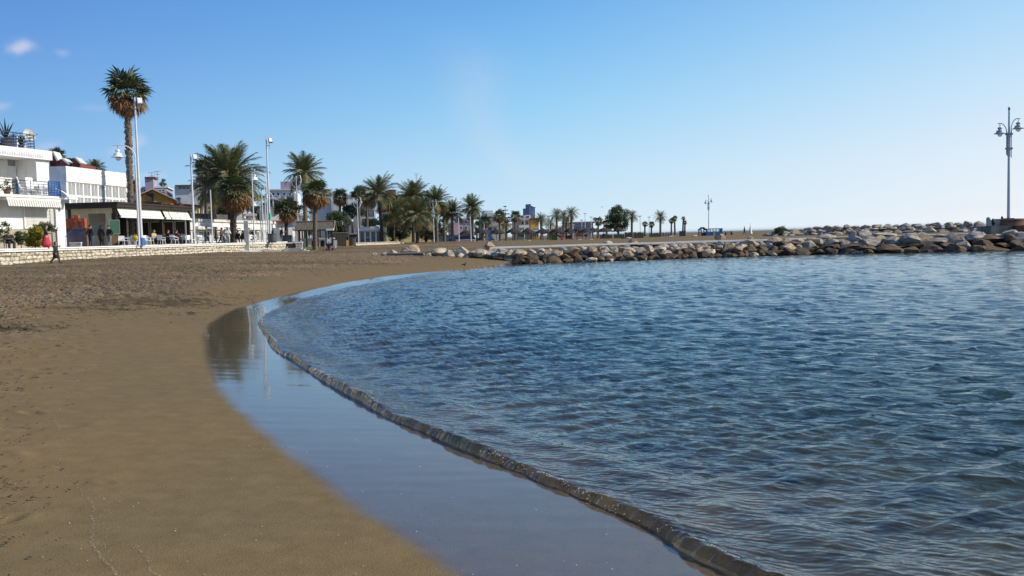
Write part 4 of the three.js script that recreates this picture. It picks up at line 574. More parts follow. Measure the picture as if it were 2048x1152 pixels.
// --- plainer houses further back: [name, label, category, px, depth, direction, boxes [part, material, l, t, r, b, z0, z1], windows [l, t, r, b, z, nx, ny]]
const FAR = [
  ['stair_tower_house', 'grey-mauve house with a pink stair tower behind the ochre gable', 'house', 284, 150, [1, -0.25], [['tower', M.mauve, 291, 355, 308, 420, -4, 0], ['tower_cornice', M.brownWall, 289, 353.5, 310, 356, -4.3, 0.3], ['wall', M.mauve, 283, 376, 336, 470, -9, -0.5], ['parapet', M.greyWall, 283, 373, 336, 376, -9, -0.4]], [[288, 380, 292, 384, -0.46, 1, 1], [310, 380, 330, 383, -0.46, 3, 1]]],
  ['flat_roof_house', 'low grey house with a broad flat roof left of the palm cluster', 'house', 350, 152, [1, -0.2], [['wall', M.greyWall, 352, 372, 400, 470, -8, 0], ['roof_slab', M.brownWall, 350, 369.5, 402, 372, -8.4, 0.5], ['tower', M.beige, 386, 368, 432, 470, -6, -1]], [[357, 374, 380, 378, 0.03, 3, 1], [396, 378, 402, 384, -0.97, 1, 1], [410, 376, 418, 383, -0.97, 1, 1]]],
  ['red_roof_cottage', 'small white cottage with a red roof behind the white restaurant', 'house', 436, 135, [1, -0.3], [['wall', M.white, 438, 424, 486, 470, -7, 0], ['roof', M.terracotta, 436, 417, 488, 424, -7.4, 0.4], ['chimney', M.white, 486, 417, 493, 428, -2, -1.2]], [[444, 427, 448, 432, 0.03, 1, 1]]],
  ['pale_cottage', 'pale cottage with a faded roof beside the palm trunk', 'house', 484, 138, [1, -0.3], [['wall', M.offWhite, 486, 432, 512, 480, -6, 0], ['roof', M.pink, 484, 427, 514, 432, -6.4, 0.4]], [[492, 434, 496, 437, 0.03, 1, 1]]],
  ['blue_shaded_house', 'white house with a flat roof standing behind the floodlight mast', 'house', 526, 128, [1, -0.35], [['wall', M.white, 528, 416, 566, 480, -8, 0], ['roof_slab', M.offWhite, 526, 413, 568, 416, -8.4, 0.4], ['porch', M.white, 548, 455, 590, 490, -3, 2.5], ['porch_roof', M.terracotta, 546, 441, 572, 446, -3, 1.6]], [[533, 422, 539, 436, 0.03, 1, 2], [548, 422, 552, 430, 0.03, 1, 1], [560, 460, 566, 470, 2.53, 1, 1]]],
  ['apartment_block', 'pale grey apartment block with a mauve rooftop box', 'building', 536, 190, [1, -0.18], [['wall', M.greyWall, 538, 380, 592, 480, -12, 0], ['roof_box', M.mauve, 561, 363, 588, 380, -9, -1], ['parapet', M.offWhite, 536, 378, 594, 380.5, -12.2, 0.3], ['lit_side', M.white, 590, 386, 598, 480, -11, 1.2]], [[544, 386, 549, 391, 0.03, 1, 1], [554, 386, 559, 391, 0.03, 1, 1], [566, 386, 571, 391, 0.03, 1, 1], [577, 386, 582, 391, 0.03, 1, 1], [544, 397, 549, 402, 0.03, 1, 1], [566, 397, 571, 402, 0.03, 1, 1]]],  // whiter box at the right: the sunlit side put into the colour
  ['grey_house_block', 'blue-grey shaded house block behind the two leaning palms', 'building', 618, 170, [1, -0.2], [['wall', M.greyWall, 620, 379, 664, 480, -10, 0], ['parapet', M.offWhite, 619, 377.5, 665, 379.5, -10.2, 0.2], ['wing', M.greyWall, 664, 384, 682, 480, -9, 0.8]], [[626, 388, 631, 395, 0.03, 1, 1], [640, 388, 645, 395, 0.03, 1, 1], [652, 388, 657, 395, 0.03, 1, 1], [626, 404, 631, 411, 0.03, 1, 1], [640, 404, 645, 411, 0.03, 1, 1], [652, 404, 657, 411, 0.03, 1, 1]]],
  ['slate_blue_building', 'blank grey building above the round green shrubs', 'building', 686, 200, [1, -0.2], [['wall', M.greyWall, 688, 390, 728, 480, -12, 0], ['parapet', M.offWhite, 686, 388, 730, 390.5, -12.3, 0.3], ['lower_block', M.offWhite, 716, 410, 752, 480, -6, 4], ['loggia', M.brownWall, 716, 405, 752, 413, -6, 4.3]], [[722, 420, 732, 434, 4.03, 3, 1], [736, 420, 748, 434, 4.03, 3, 1], [724, 438, 732, 448, 4.03, 2, 1], [736, 438, 748, 448, 4.03, 2, 1]]],
  ['square_block', 'white cube house behind the thatched shelter', 'house', 598, 128, [1, -0.3], [['wall', M.white, 600, 431, 616, 480, -4, 0], ['parapet', M.offWhite, 598, 426, 618, 431, -4.2, 0.3], ['side_wall', M.greyWall, 588, 428, 600, 480, -4, -0.5]], [[604, 437, 609, 443, 0.03, 1, 1]]],
  ['terracotta_building', 'yellow building with terracotta upper walls among the date palms', 'building', 764, 215, [1, -0.2], [['wall', mat('paleYellow', L(0.62, 0.5, 0.24), 0.85, T.plaster), 772, 400, 862, 480, -14, 0], ['upper_wall', M.terracotta, 774, 380, 792, 400, -10, -0.5], ['upper_wall', M.terracotta, 796, 388, 846, 400, -10, -0.5], ['roof_box', M.pink, 826, 366, 836, 380, -6, -2], ['roof_box_base', M.greyWall, 818, 373, 842, 388, -7, -2]], [[778, 408, 784, 418, 0.03, 1, 1], [792, 408, 798, 418, 0.03, 1, 1], [806, 408, 812, 418, 0.03, 1, 1], [820, 408, 826, 418, 0.03, 1, 1], [778, 428, 784, 438, 0.03, 1, 1], [806, 428, 812, 438, 0.03, 1, 1], [834, 428, 840, 438, 0.03, 1, 1]]],
  ['pink_building', 'dusty pink apartment house right of the tall date palms', 'building', 914, 260, [1, -0.15], [['wall', M.mauve, 916, 438, 948, 480, -10, 0], ['roof_slab', M.offWhite, 914, 436, 950, 438.5, -10.3, 0.4], ['wing', M.pink, 902, 446, 918, 480, -8, 1]], [[920, 442, 924, 447, 0.03, 1, 1], [930, 442, 934, 447, 0.03, 1, 1], [939, 442, 943, 447, 0.03, 1, 1], [920, 453, 924, 458, 0.03, 1, 1], [930, 453, 934, 458, 0.03, 1, 1]]],
  ['grey_top_building', 'distant building with a blue-grey rooftop above the fan palms', 'building', 962, 300, [1, -0.15], [['wall', M.beige, 966, 432, 1012, 480, -12, 0], ['roof_box', M.greyWall, 969, 421, 986, 432, -10, -1], ['terrace_wall', M.offWhite, 974, 426, 998, 433, -11, 0.3]], [[972, 438, 978, 443, 0.03, 1, 1], [986, 438, 992, 443, 0.03, 1, 1], [1000, 438, 1006, 443, 0.03, 1, 1]]],
  ['changing_hut', 'small white hut with a dark blue door behind the umbrellas', 'hut', 974, 228, [1, -0.1], [['wall', M.offWhite, 976, 452, 998, 490, -3, 0], ['roof_slab', M.greyWall, 974.5, 450, 999, 452.5, -3.2, 0.3], ['door', M.bluePaint, 977, 455, 983.5, 482, 0.003, 0.12]], [[989, 456, 993, 461, 0.03, 1, 1]]],
  ['balcony_building', 'beige building with balconies and a deep ochre side', 'building', 1030, 262, [1, -0.12], [['wall', M.beige, 1032, 437, 1064, 490, -9, 0], ['upper_floor', M.greyWall, 1038, 430, 1062, 437, -8, -1], ['ochre_wing', M.ochre, 1062, 439, 1078, 490, -8, 0.6], ['wing_roof', M.terracotta, 1060, 436.5, 1080, 439.5, -8.3, 0.9], ['balcony', M.pink, 1038, 437.5, 1058, 441, 0.003, 1.3], ['balcony', M.white, 1038, 450, 1058, 455, 0.003, 1.3], ['shop_awning', M.white, 1042, 460, 1084, 463, 0.003, 2.4], ['sign', M.bluePaint, 1066, 458, 1078, 460.5, 0.61, 0.9]], [[1041, 432, 1047, 436, -0.97, 1, 1], [1052, 432, 1058, 436, -0.97, 1, 1], [1043, 443, 1048, 449, 0.03, 1, 1], [1052, 443, 1056, 449, 0.03, 1, 1], [1036, 464, 1048, 474, 0.03, 3, 1], [1066, 464, 1076, 474, 0.64, 3, 1]]],
  ['blue_tower', 'slender dark blue tower with a stepped broken top far away', 'tower', 1057, 520, [1, -0.4], [['shaft', mat('towerBlue', L(0.06, 0.1, 0.2), 0.4), 1059, 416, 1071, 480, -9, 0], ['spire', M.towerBlue, 1059, 408, 1062, 416, -9, -3], ['spire', M.towerBlue, 1063.5, 412, 1066, 416, -8, -3], ['spire', M.towerBlue, 1068, 414, 1071, 416, -8, -2]], [[1065, 424, 1067, 428, 0.05, 1, 1], [1068, 430, 1070, 433, 0.05, 1, 1]]],
  ['dome_house', 'white house with a rounded end and arched windows', 'house', 1132, 270, [1, -0.1], [['wall', M.white, 1134, 450, 1148, 490, -6, 0], ['lower_wing', M.offWhite, 1114, 452, 1134, 490, -6, -1], ['parapet', M.white, 1133, 448.5, 1149, 450.5, -6.2, 0.2]], [[1137, 452, 1139, 458, 0.03, 1, 1], [1141, 452, 1143, 458, 0.03, 1, 1], [1118, 455, 1122, 459, -0.97, 1, 1]]],
  ['pink_kiosk', 'pink seaside kiosk between the date palms', 'kiosk', 1098, 240, [1, -0.1], [['wall', M.pink, 1100, 459, 1114, 490, -4, 0], ['awning', M.canvas, 1099, 457, 1115, 459.5, -4, 1.2]], [[1103, 463, 1111, 469, 0.03, 2, 1]]],
  ['grey_hall', 'long mauve-grey hall with dark window bands beyond the umbrellas', 'hall', 1143, 290, [1, -0.06], [['wall', mat('hall', L(0.3, 0.26, 0.3), 0.85, T.plaster), 1145, 444.5, 1187, 490, -14, 0], ['parapet', M.offWhite, 1144, 443, 1188, 444.8, -14.2, 0.3]], [[1149, 448, 1157, 450.5, 0.03, 3, 1], [1162, 448, 1171, 450.5, 0.03, 3, 1], [1177, 447.5, 1185, 450.5, 0.03, 3, 1]]],
];
for (const [n, l, c, px, d, dir, boxes, wins] of FAR) { const B = house(n, l, c, px, d, dir, 1.2); for (const q of boxes) { if (q[5] >= 470) q[5] = 505; B.px(...q); } for (const w of wins) B.winPx(...w, undefined, undefined, 0.06); }
// ------------------------------------------------------------------ palms
function featherFrond(s, droop, n = 26) { // a date-palm frond of unit length: rachis along x, bending down, two ranks of leaflets
  reseed(500 + s); const pos = [], P = [], D = []; let x = 0, y = 0, a = 0.12; const k = 14;
  for (let i = 0; i <= k; i++) { P.push([x, y]); D.push([Math.cos(a), Math.sin(a)]); x += Math.cos(a) / k; y += Math.sin(a) / k; a -= droop / k * (0.5 + i / k); }
  const atT = (t) => { const q = clamp(t, 0, 0.999) * k, i = Math.floor(q), f = q - i; return [lerp(P[i][0], P[i + 1][0], f), lerp(P[i][1], P[i + 1][1], f), D[i]]; };
  for (let i = 0; i < k; i++) { const w = 0.012 * (1 - i / k) + 0.003, p = P[i], q = P[i + 1]; pos.push(p[0], p[1], -w, q[0], q[1], -w, q[0], q[1], w, p[0], p[1], -w, q[0], q[1], w, p[0], p[1], w); }
  for (let i = 0; i < n; i++) for (const sd of [-1, 1]) {
    const t = 0.14 + 0.86 * (i + rr(-0.2, 0.2)) / n, [px, py, d] = atT(t), [qx, qy] = atT(t + 0.034), len = (0.1 + 0.2 * Math.sin(Math.PI * Math.min(1, t * 0.95 + 0.08))) * rr(0.85, 1.1), fwd = 0.55 + 0.3 * t;
    const lx = d[0] * fwd * len, ly = d[1] * fwd * len - len * rr(0.05, 0.4), lz = sd * len * Math.sqrt(1 - fwd * fwd * 0.7);
    pos.push(px, py, sd * 0.004, qx, qy, sd * 0.004, px + lx, py + ly, lz);
  }
  return tris(pos);
}
function fanLeaf(s, dead) { // a fan-palm leaf: stalk, then a spread of folded, drooping blades
  reseed(700 + s); const pos = [], st = dead ? 0.35 : 0.5, R = 0.5, n = 12;
  pos.push(0, 0, -0.014, st, 0.0, -0.01, st, 0.0, 0.01, 0, 0, -0.014, st, 0, 0.01, 0, 0, 0.014);
  for (let i = 0; i < n; i++) {
    const a = ((i + 0.5) / n - 0.5) * (dead ? 2.0 : 4.1), w = (dead ? 2.0 : 4.1) / n * 0.92, r = R * rr(0.85, 1.08) * (1 - 0.12 * Math.abs(a) / 2), up = (i % 2 ? 1 : -1) * 0.015;
    const q = (an, rad, y) => [st + Math.cos(an) * rad, y, Math.sin(an) * rad], c = [st - 0.02, 0, 0], m1 = q(a - w * 0.5, r * 0.55, 0.02 + up), m2 = q(a + w * 0.5, r * 0.55, 0.02 - up), tip = q(a + rr(-0.05, 0.05), r, -rr(0.03, dead ? 0.2 : 0.16));
    pos.push(...c, ...m1, ...m2, ...m1, ...tip, ...m2);
  }
  return tris(pos);
}
const FROND = [0.6, 1.0, 1.4, 1.8].map((d, i) => featherFrond(i, d)), FAR_FROND = [0.9, 1.5].map((d, i) => featherFrond(10 + i, d, 15)), FAN = [0, 1, 2].map((i) => fanLeaf(i, false)), FAN_DEAD = [3, 4].map((i) => fanLeaf(i, true));
function trunkGeo(h, r0, r1, lean, boots, s) {
  reseed(s); const n = boots ? 44 : 24, seg = 12, pos = [], uv = [], idx = [], ex = [];
  for (let i = 0; i <= n; i++) { const t = i / n, y = t * h, ring = boots ? 0.85 + 0.3 * ((i % 2)) * rr(0.6, 1) : 1 + 0.07 * (i % 2), r = lerp(r0, r1, Math.pow(t, 0.6)) * ring * (1 + (t < 0.06 ? 0.35 * (1 - t / 0.06) : 0)), ox = lean[0] * t * t, oz = lean[1] * t * t; for (let j = 0; j <= seg; j++) { const a = j / seg * 6.2832; pos.push(ox + Math.cos(a) * r * (1 + 0.1 * hash(i + s, j % seg)), y, oz + Math.sin(a) * r); uv.push(j / seg, y * 0.8); } }
  for (let i = 0; i < n; i++) for (let j = 0; j < seg; j++) { const k = i * (seg + 1) + j; idx.push(k, k + seg + 1, k + 1, k + 1, k + seg + 1, k + seg + 2); }
  const g = new THREE.BufferGeometry(); g.setAttribute('position', new THREE.Float32BufferAttribute(pos, 3)); g.setAttribute('uv', new THREE.Float32BufferAttribute(uv, 2)); g.setIndex(idx); g.computeVertexNormals(); ex.push(g);
  if (boots) for (let k = 0; k < h * 26; k++) { const t = Math.pow(rnd(), 0.85), a = rnd() * 6.28, y = t * h, r = lerp(r0, r1, t) * 1.0, l = rr(0.08, 0.24), ox = lean[0] * t * t, oz = lean[1] * t * t; ex.push(bar([ox + Math.cos(a) * r, y, oz + Math.sin(a) * r], [ox + Math.cos(a) * (r + l * 0.6), y + l, oz + Math.sin(a) * (r + l * 0.6)], 0.05, 0.02, 4)); }
  return merge(ex);
}
const tmp = new THREE.Object3D();
function palm(kind, label, px, topPy, cy, crownR, d, basePx, o = {}) { // px, cy: the crown's heart; topPy its top; crownR its half width, all in picture points
  const heart = at(px, cy, d), root = o.baseY !== undefined ? at(basePx, 480, d) : foot(basePx, d); root.y = o.baseY ?? root.y;
  const h = heart.y - root.y, R = crownR * d / FOCAL * (kind === 'date' ? 1.12 : 1.16), t = thing(kind === 'date' ? 'date_palm' : 'fan_palm', label, 'palm tree', root, 0, o.group ?? (kind === 'date' ? 'date palms along the promenade' : 'fan palms along the promenade'));
  const lean = [heart.x - root.x, 0], s = Math.floor(px * 7 + cy), far = d > 205, up = (cy - topPy) / crownR; reseed(s);
  const th = kind === 'date' ? h - R * 0.06 : h - R * 0.1, rr0 = (kind === 'date' ? 0.27 : o.thick ?? 0.25) * (far ? 1.1 : 1);
  part('trunk', trunkGeo(th, rr0, kind === 'date' ? rr0 * 0.95 : rr0 * (o.boots ? 1.05 : 0.75), lean, o.boots, s), o.dark ? M.darkBark : M.bark, t);
  reseed(s + 5); const list = [];
  const leaf = (geo, m, name, az, el, len, roll = 0) => { tmp.position.set(lean[0], th, 0); tmp.rotation.set(0, az, 0); tmp.rotateZ(el); tmp.rotateX(roll); tmp.scale.setScalar(len); if (far || name === 'dead') { tmp.updateMatrix(); list.push([geo, m, tmp.matrix.clone(), name]); } else { const q = part(name, geo, m, t); q.position.copy(tmp.position); q.quaternion.copy(tmp.quaternion); q.scale.copy(tmp.scale); } };
  if (kind === 'date') {
    const n = o.n ?? (far ? 46 : d > 140 ? 58 : 66), len = R * 1.08;
    for (let i = 0; i < n; i++) { const f = (i + 0.5) / n, el = lerp(1.35, -0.62, Math.pow(f, 0.85)) + rr(-0.12, 0.12), g = far ? FAR_FROND[el > 0.4 ? 0 : 1] : FROND[clamp(Math.floor((1.2 - el) * 1.5 + rr(-0.3, 0.8)), 0, 3)]; leaf(g, f > 0.84 ? M.frondOld : i % 4 === 0 ? M.frondPale : M.frond, 'frond', i * 2.39996 + rr(-0.2, 0.2), el, len * rr(0.86, 1.1) * (el > 0.9 ? Math.min(1, up + 0.12) : 1), rr(-0.5, 0.5)); }
    const heartGeo = new THREE.SphereGeometry(R * 0.1, 10, 8).scale(1, 1.3, 1).translate(lean[0], th + R * 0.02, 0); part('crown_heart', heartGeo, M.frondOld, t);
    if (o.fruit) for (let k = 0; k < 6; k++) { const a = k * 1.1 + 0.3; part('fruit_stalk', tube([[lean[0], th, 0], [lean[0] + Math.cos(a) * R * 0.18, th + R * 0.28, Math.sin(a) * R * 0.18], [lean[0] + Math.cos(a) * R * 0.3, th + R * 0.12, Math.sin(a) * R * 0.3]], R * 0.03, 8, 5), M.orangeStalk, t); }
  } else {
    const n = o.n ?? (far ? 30 : 46), len = R * 0.98;
    for (let i = 0; i < n; i++) { const f = (i + 0.5) / n, el = lerp(1.4, -0.45, Math.pow(f, 0.8)) + rr(-0.15, 0.15); leaf(FAN[i % 3], f > 0.82 ? M.frondOld : M.fan, 'fan_leaf', i * 2.39996 + rr(-0.2, 0.2), el, len * rr(0.7, 1.12) * (el > 0.8 ? Math.min(1.1, up) : 1), rr(-0.6, 0.6)); }
    const nd = o.skirt ?? 40; for (let i = 0; i < nd; i++) leaf(FAN_DEAD[i % 2], M.fanDead, 'dead', i * 2.39996, -rr(0.55, 1.45), len * rr(0.7, 1.05) * (o.skirtLen ?? 1), rr(-0.6, 0.6));
  }
  const sets = new Map(); for (const [g, m, x, n] of list) { const key = n + m.name; if (!sets.has(key)) sets.set(key, [m, n, []]); sets.get(key)[2].push(g.clone().applyMatrix4(x)); }
  for (const [m, n, gs] of sets.values()) { const q = part(n === 'dead' ? 'dead_leaf_skirt' : 'crown', merge(gs), m, t); q.userData.kind = 'stuff'; }
  return t;
}
mat('orangeStalk', L(0.55, 0.24, 0.04), 0.8);
palm('fan', 'very tall fan palm rising above the restaurant pavilion', 254, 128, 182, 47, 90, 265, { boots: true, baseY: PROM, thick: 0.27, n: 44, skirt: 60, skirtLen: 1.2, group: 'fan palms along the promenade' });
palm('date', 'big date palm with orange stalks above the white restaurant', 458, 284, 352, 64, 112, 462, { baseY: PROM, fruit: true, n: 84, dark: true });
palm('fan', 'shaggy fan palm in front of the big date palm', 470, 340, 378, 40, 105, 467, { baseY: PROM, boots: true, dark: true, skirt: 80, thick: 0.33, skirtLen: 1.25 });
palm('fan', 'dark fan palm tucked behind the left of the big date palm', 413, 303, 342, 30, 118, 414, { baseY: PROM, skirt: 40 });
palm('date', 'lower date palm filling the left of the cluster above the restaurant', 428, 325, 372, 42, 122, 430, { baseY: PROM });
palm('date', 'slender tall date palm with an open crown behind the twin-arm lamps', 608, 302, 344, 38, 126, 612, {});
palm('fan', 'leaning fan palm with a brown skirt before the thatched shelter', 632, 352, 380, 33, 112, 630, { skirt: 90, skirtLen: 1.25, n: 40, thick: 0.28 });
palm('fan', 'small fan palm with a brown skirt behind the round bins', 574, 388, 416, 29, 110, 573, { baseY: PROM, skirt: 60, dark: true, skirtLen: 1.1 });
palm('fan', 'neat round fan palm before the blue-grey house block', 680, 372, 392, 18, 158, 681, { skirt: 50, skirtLen: 1.3 });
palm('fan', 'dark slim fan palm beside the tall twin street lamp', 718, 368, 386, 18, 158, 719, { skirt: 20 });
palm('fan', 'second slim fan palm left of the tall date palm row', 734, 376, 396, 16, 166, 735, { skirt: 40 });
palm('date', 'tall date palm first in the row over the lawn', 757, 349, 386, 38, 150, 764, { dark: true });
palm('date', 'short date palm second in the row over the lawn', 786, 392, 424, 31, 154, 787, { dark: true });
palm('date', 'tall date palm behind the middle of the lawn row', 826, 360, 392, 37, 170, 827, { dark: true });
palm('date', 'wide low date palm at the right of the lawn row', 834, 396, 428, 39, 150, 835, { dark: true });
palm('date', 'dense date palm behind the white twin lamp by the lawn', 872, 371, 402, 29, 172, 874, {});
palm('date', 'date palm between the lawn row and the lone date palm', 904, 396, 424, 25, 178, 905, {});
palm('date', 'lone date palm with an open crown above the umbrellas', 944, 388, 414, 25, 178, 946, {});
palm('fan', 'fan palm standing low between the date palms by the boat cover', 888, 402, 418, 17, 182, 889, {});
palm('fan', 'bushy fan palm left of the white hut with blue door', 970, 427, 442, 15, 215, 971, {});
palm('fan', 'fan palm just right of the white hut with blue door', 999, 416, 432, 15, 222, 1000, {});
palm('date', 'low date palm between the two fan palms by the balconies', 1013, 430, 447, 16, 224, 1013, {});
palm('fan', 'dark fan palm beside the beige balcony building', 1030, 418, 432, 13, 226, 1031, {});
palm('date', 'date palm before the ochre side of the balcony building', 1082, 425, 438, 16, 232, 1083, {});
palm('date', 'brownish date palm left of the pink kiosk', 1100, 432, 446, 14, 236, 1100, {});
palm('date', 'full date palm above the pink kiosk', 1113, 415, 429, 15, 240, 1114, {});
palm('date', 'date palm half hidden behind its neighbour above the kiosk', 1127, 419, 432, 13, 250, 1127, {});
palm('date', 'star-shaped date palm left of the grey hall', 1143, 413, 426, 16, 238, 1143, {});
palm('date', 'low date palm under the star-shaped one', 1133, 432, 444, 12, 244, 1133, {});
palm('fan', 'fan palm at the right end of the grey hall', 1196, 431, 441, 12, 262, 1197, {});
palm('fan', 'fan palm between the grey hall and the leafy tree', 1213, 436, 446, 11, 264, 1213, {});
palm('date', 'date palm touching the right of the leafy tree', 1264, 419, 432, 14, 258, 1264, {});
palm('fan', 'small fan palm left of the date palm on the open beach', 1290, 440, 447, 7, 268, 1290, {});
palm('fan', 'tiny fan palm beside the small lamp on the open beach', 1303, 441, 449, 7, 272, 1303, {});
palm('date', 'symmetrical date palm alone on the open beach', 1321, 418, 433, 14, 264, 1321, {});
palm('fan', 'shorter of the two fan palms right of the lone date palm', 1343, 432, 441, 7, 268, 1343, {});
palm('fan', 'taller of the two fan palms right of the lone date palm', 1349, 428, 437, 7, 270, 1350, {});
palm('fan', 'slim fan palm above the dark beach container', 1367, 431, 437, 5, 270, 1366, {});
palm('fan', 'lower slim fan palm above the dark beach container', 1370, 439, 445, 5, 266, 1370, {});
palm('fan', 'fan palm peeping over the red stepped gables', 113, 287, 312, 19, 112, 113, { baseY: PROM });
palm('fan', 'low fan palm showing between the red gables', 141, 312, 326, 15, 118, 141, { baseY: PROM });
palm('date', 'date palm crown just over the roof of the white annex', 191, 321, 336, 19, 122, 191, { baseY: PROM });
palm('fan', 'brownish fan palm hidden behind the tall palm trunk', 262, 352, 372, 15, 104, 262, { baseY: PROM, skirt: 60 });
// ------------------------------------------------------------------ broad-leaved trees and shrubs
function crownGeo(R, H, clumps, per, size, s, low = 0.15) { // leaves gathered in clumps through an uneven crown
  reseed(s); const pos = [], C = [];
  for (let k = 0; k < clumps; k++) { const a = rnd() * 6.28, u = Math.pow(rnd(), 0.45), el = rr(low < 0.1 ? -0.95 : -0.35, 1), y = H * (low + (1 - low) * (0.5 + 0.5 * el) * rr(0.85, 1)), w = Math.sqrt(Math.max(0.05, 1 - Math.pow((y / H - 0.45) / 0.6, 2))); C.push([Math.cos(a) * R * u * w * 0.86, y, Math.sin(a) * R * u * w * 0.86, R * rr(0.2, 0.36)]); }
  for (const [cx, cy, cz, r] of C) for (let i = 0; i < per; i++) {
    const n = new V3(rr(-1, 1), rr(-0.7, 1), rr(-1, 1)).normalize(), q = r * Math.pow(rnd(), 0.35), x = cx + n.x * q, y = cy + n.y * q * 0.8, z = cz + n.z * q, l = size * rr(0.6, 1.4), a = new V3(rr(-1, 1), rr(-0.6, 1), rr(-1, 1)).normalize(), b = a.clone().cross(n).normalize();
    pos.push(x, y, z, x + a.x * l + b.x * l * 0.35, y + a.y * l + b.y * l * 0.35, z + a.z * l + b.z * l * 0.35, x + a.x * l - b.x * l * 0.35, y + a.y * l - b.y * l * 0.35, z + a.z * l - b.z * l * 0.35);
  }
  return tris(pos);
}
function tree(name, label, px, topPy, r, d, m, o = {}) { // r: half width in picture points
  const root = foot(px, d); if (o.baseY !== undefined) root.y = o.baseY; const top = at(px, topPy, d).y - root.y, R = r * d / FOCAL, t = thing(name, label, o.cat ?? 'tree', root, 0, o.group), H = o.crown ? o.crown * d / FOCAL : top * 0.85, s = Math.floor(px * 3 + topPy);
  const sb = o.cat === 'shrub', tr = [bar([0, -0.2, 0], [0, top - H * 0.6, 0], sb ? 0.03 : R * 0.09 + 0.06, sb ? 0.02 : R * 0.05 + 0.04, 8)]; reseed(s); for (let k = 0; k < 5; k++) { const a = k * 1.3 + rnd(); tr.push(bar([0, top - H * 0.85, 0], [Math.cos(a) * R * 0.5, top - H * rr(0.3, 0.5), Math.sin(a) * R * 0.5], sb ? 0.015 : R * 0.04 + 0.03, sb ? 0.01 : 0.03, 6)); }
  part(o.cat === 'shrub' ? 'stem' : 'trunk', merge(tr), M.darkBark, t);
  const c = part('crown', crownGeo(R, H, o.clumps ?? 34, o.per ?? 120, o.size ?? (sb ? 0.12 : R * 0.085), s, o.low).translate(0, top - H, 0), m, t); c.userData.kind = 'stuff'; return t;
}
tree('rubber_tree', 'round bushy green tree behind the thatched shelter', 678, 425, 28, 136, M.leaf, { crown: 44, clumps: 60, per: 150, low: 0.05 });
tree('pine_tree', 'dark spreading tree behind the round bushy one', 706, 411, 25, 160, M.leafDark, { crown: 30, clumps: 40 });
tree('leafy_tree', 'broad leafy tree between the grey hall and open beach', 1237, 414, 25, 254, M.leaf, { crown: 48, clumps: 70, per: 150, low: 0.02 });
tree('leafy_tree', 'dark tree above the white restaurant beside the floodlight mast', 530, 392, 26, 145, M.leafDark, { crown: 50, clumps: 50, low: 0.02 });
tree('leafy_tree', 'dark tree between the apartment block and the small fan palm', 566, 396, 24, 150, M.leafDark, { crown: 52, clumps: 44, low: 0.02 });
tree('leafy_tree', 'green tree at the left of the palm cluster above the cream house', 441, 408, 22, 128, M.leafOlive, { crown: 34, clumps: 40, baseY: 2 });
tree('leafy_tree', 'dark green tree behind the big date palm trunk', 492, 392, 24, 140, M.leafDark, { crown: 50, clumps: 40, baseY: 2 });
tree('leafy_tree', 'small tree over the flat grey roof beside the aerials', 331, 358, 12, 160, M.leafOlive, { crown: 22, clumps: 16, baseY: 2 });
tree('leafy_tree', 'trees massed behind the leaning fan palm', 605, 408, 24, 140, M.leafDark, { crown: 66, clumps: 44, low: 0.02 });
tree('leafy_tree', 'dark tree under the tall date palm of the lawn row', 745, 436, 26, 176, M.leafDark, { crown: 48, clumps: 50, low: 0.02 });
tree('leafy_tree', 'dark tree filling in behind the short date palm', 800, 430, 30, 186, M.leafDark, { crown: 52, clumps: 56, low: 0.02 });
tree('leafy_tree', 'dark tree behind the wide low date palm', 852, 428, 28, 188, M.leafDark, { crown: 52, clumps: 50, low: 0.02 });
tree('leafy_tree', 'olive green tree beneath the dense date palm', 884, 424, 22, 192, M.leafOlive, { crown: 52, clumps: 44, low: 0.02 });
tree('leafy_tree', 'bushy tree behind the lone date palm', 954, 428, 16, 212, M.leaf, { crown: 46, clumps: 36, low: 0.02 });
tree('shrub', 'low green shrub behind the thatched umbrellas', 962, 462, 12, 205, M.leaf, { crown: 18, clumps: 16, cat: 'shrub', low: 0 });
tree('shrub', 'round green bush on the far breakwater end', 1562, 456, 19, 128, M.leaf, { crown: 11, clumps: 26, cat: 'shrub', low: 0 });
tree('shrub', 'yellow flowering bush on the promenade beside the villa', 70, 455, 19, 65, M.leafYellow, { crown: 36, clumps: 44, per: 110, cat: 'shrub', baseY: 1.96, low: 0 });
tree('shrub', 'olive bush above the yellow flowering one', 91, 447, 20, 68.5, M.leafOlive, { crown: 22, clumps: 22, per: 70, cat: 'shrub', baseY: 2, low: 0.1 });
tree('shrub', 'loose green bush beside the seated man under the villa', 42, 464, 14, 64, M.leafOlive, { crown: 24, clumps: 16, per: 60, cat: 'shrub', baseY: 1.96, low: 0 });
tree('shrub', 'straggly dark bush at the foot of the villa wall', 8, 446, 20, 66, M.leaf, { crown: 40, clumps: 18, per: 40, cat: 'shrub', baseY: 1.96, low: 0 });
{ // tiered araucaria
  const p = foot(1012, 285), t = thing('araucaria_tree', 'tiered dark conifer showing above the fan palms', 'tree', p); const top = at(1012, 411, 285).y - p.y; part('trunk', bar([0, 0, 0], [0, top, 0], 0.22, 0.05), M.darkBark, t);
  for (let k = 0; k < 6; k++) { const y = top - 0.4 - k * 1.15, r = 0.5 + k * 0.42, pos = []; reseed(k + 60); for (let i = 0; i < 60; i++) { const a = rnd() * 6.28, l = r * rr(0.7, 1.1); pos.push(0, y, 0, Math.cos(a) * l, y + 0.25, Math.sin(a) * l, Math.cos(a + 0.16) * l, y + rr(-0.1, 0.2), Math.sin(a + 0.16) * l); } part('branch_tier', tris(pos), M.leafDark, t); }
}
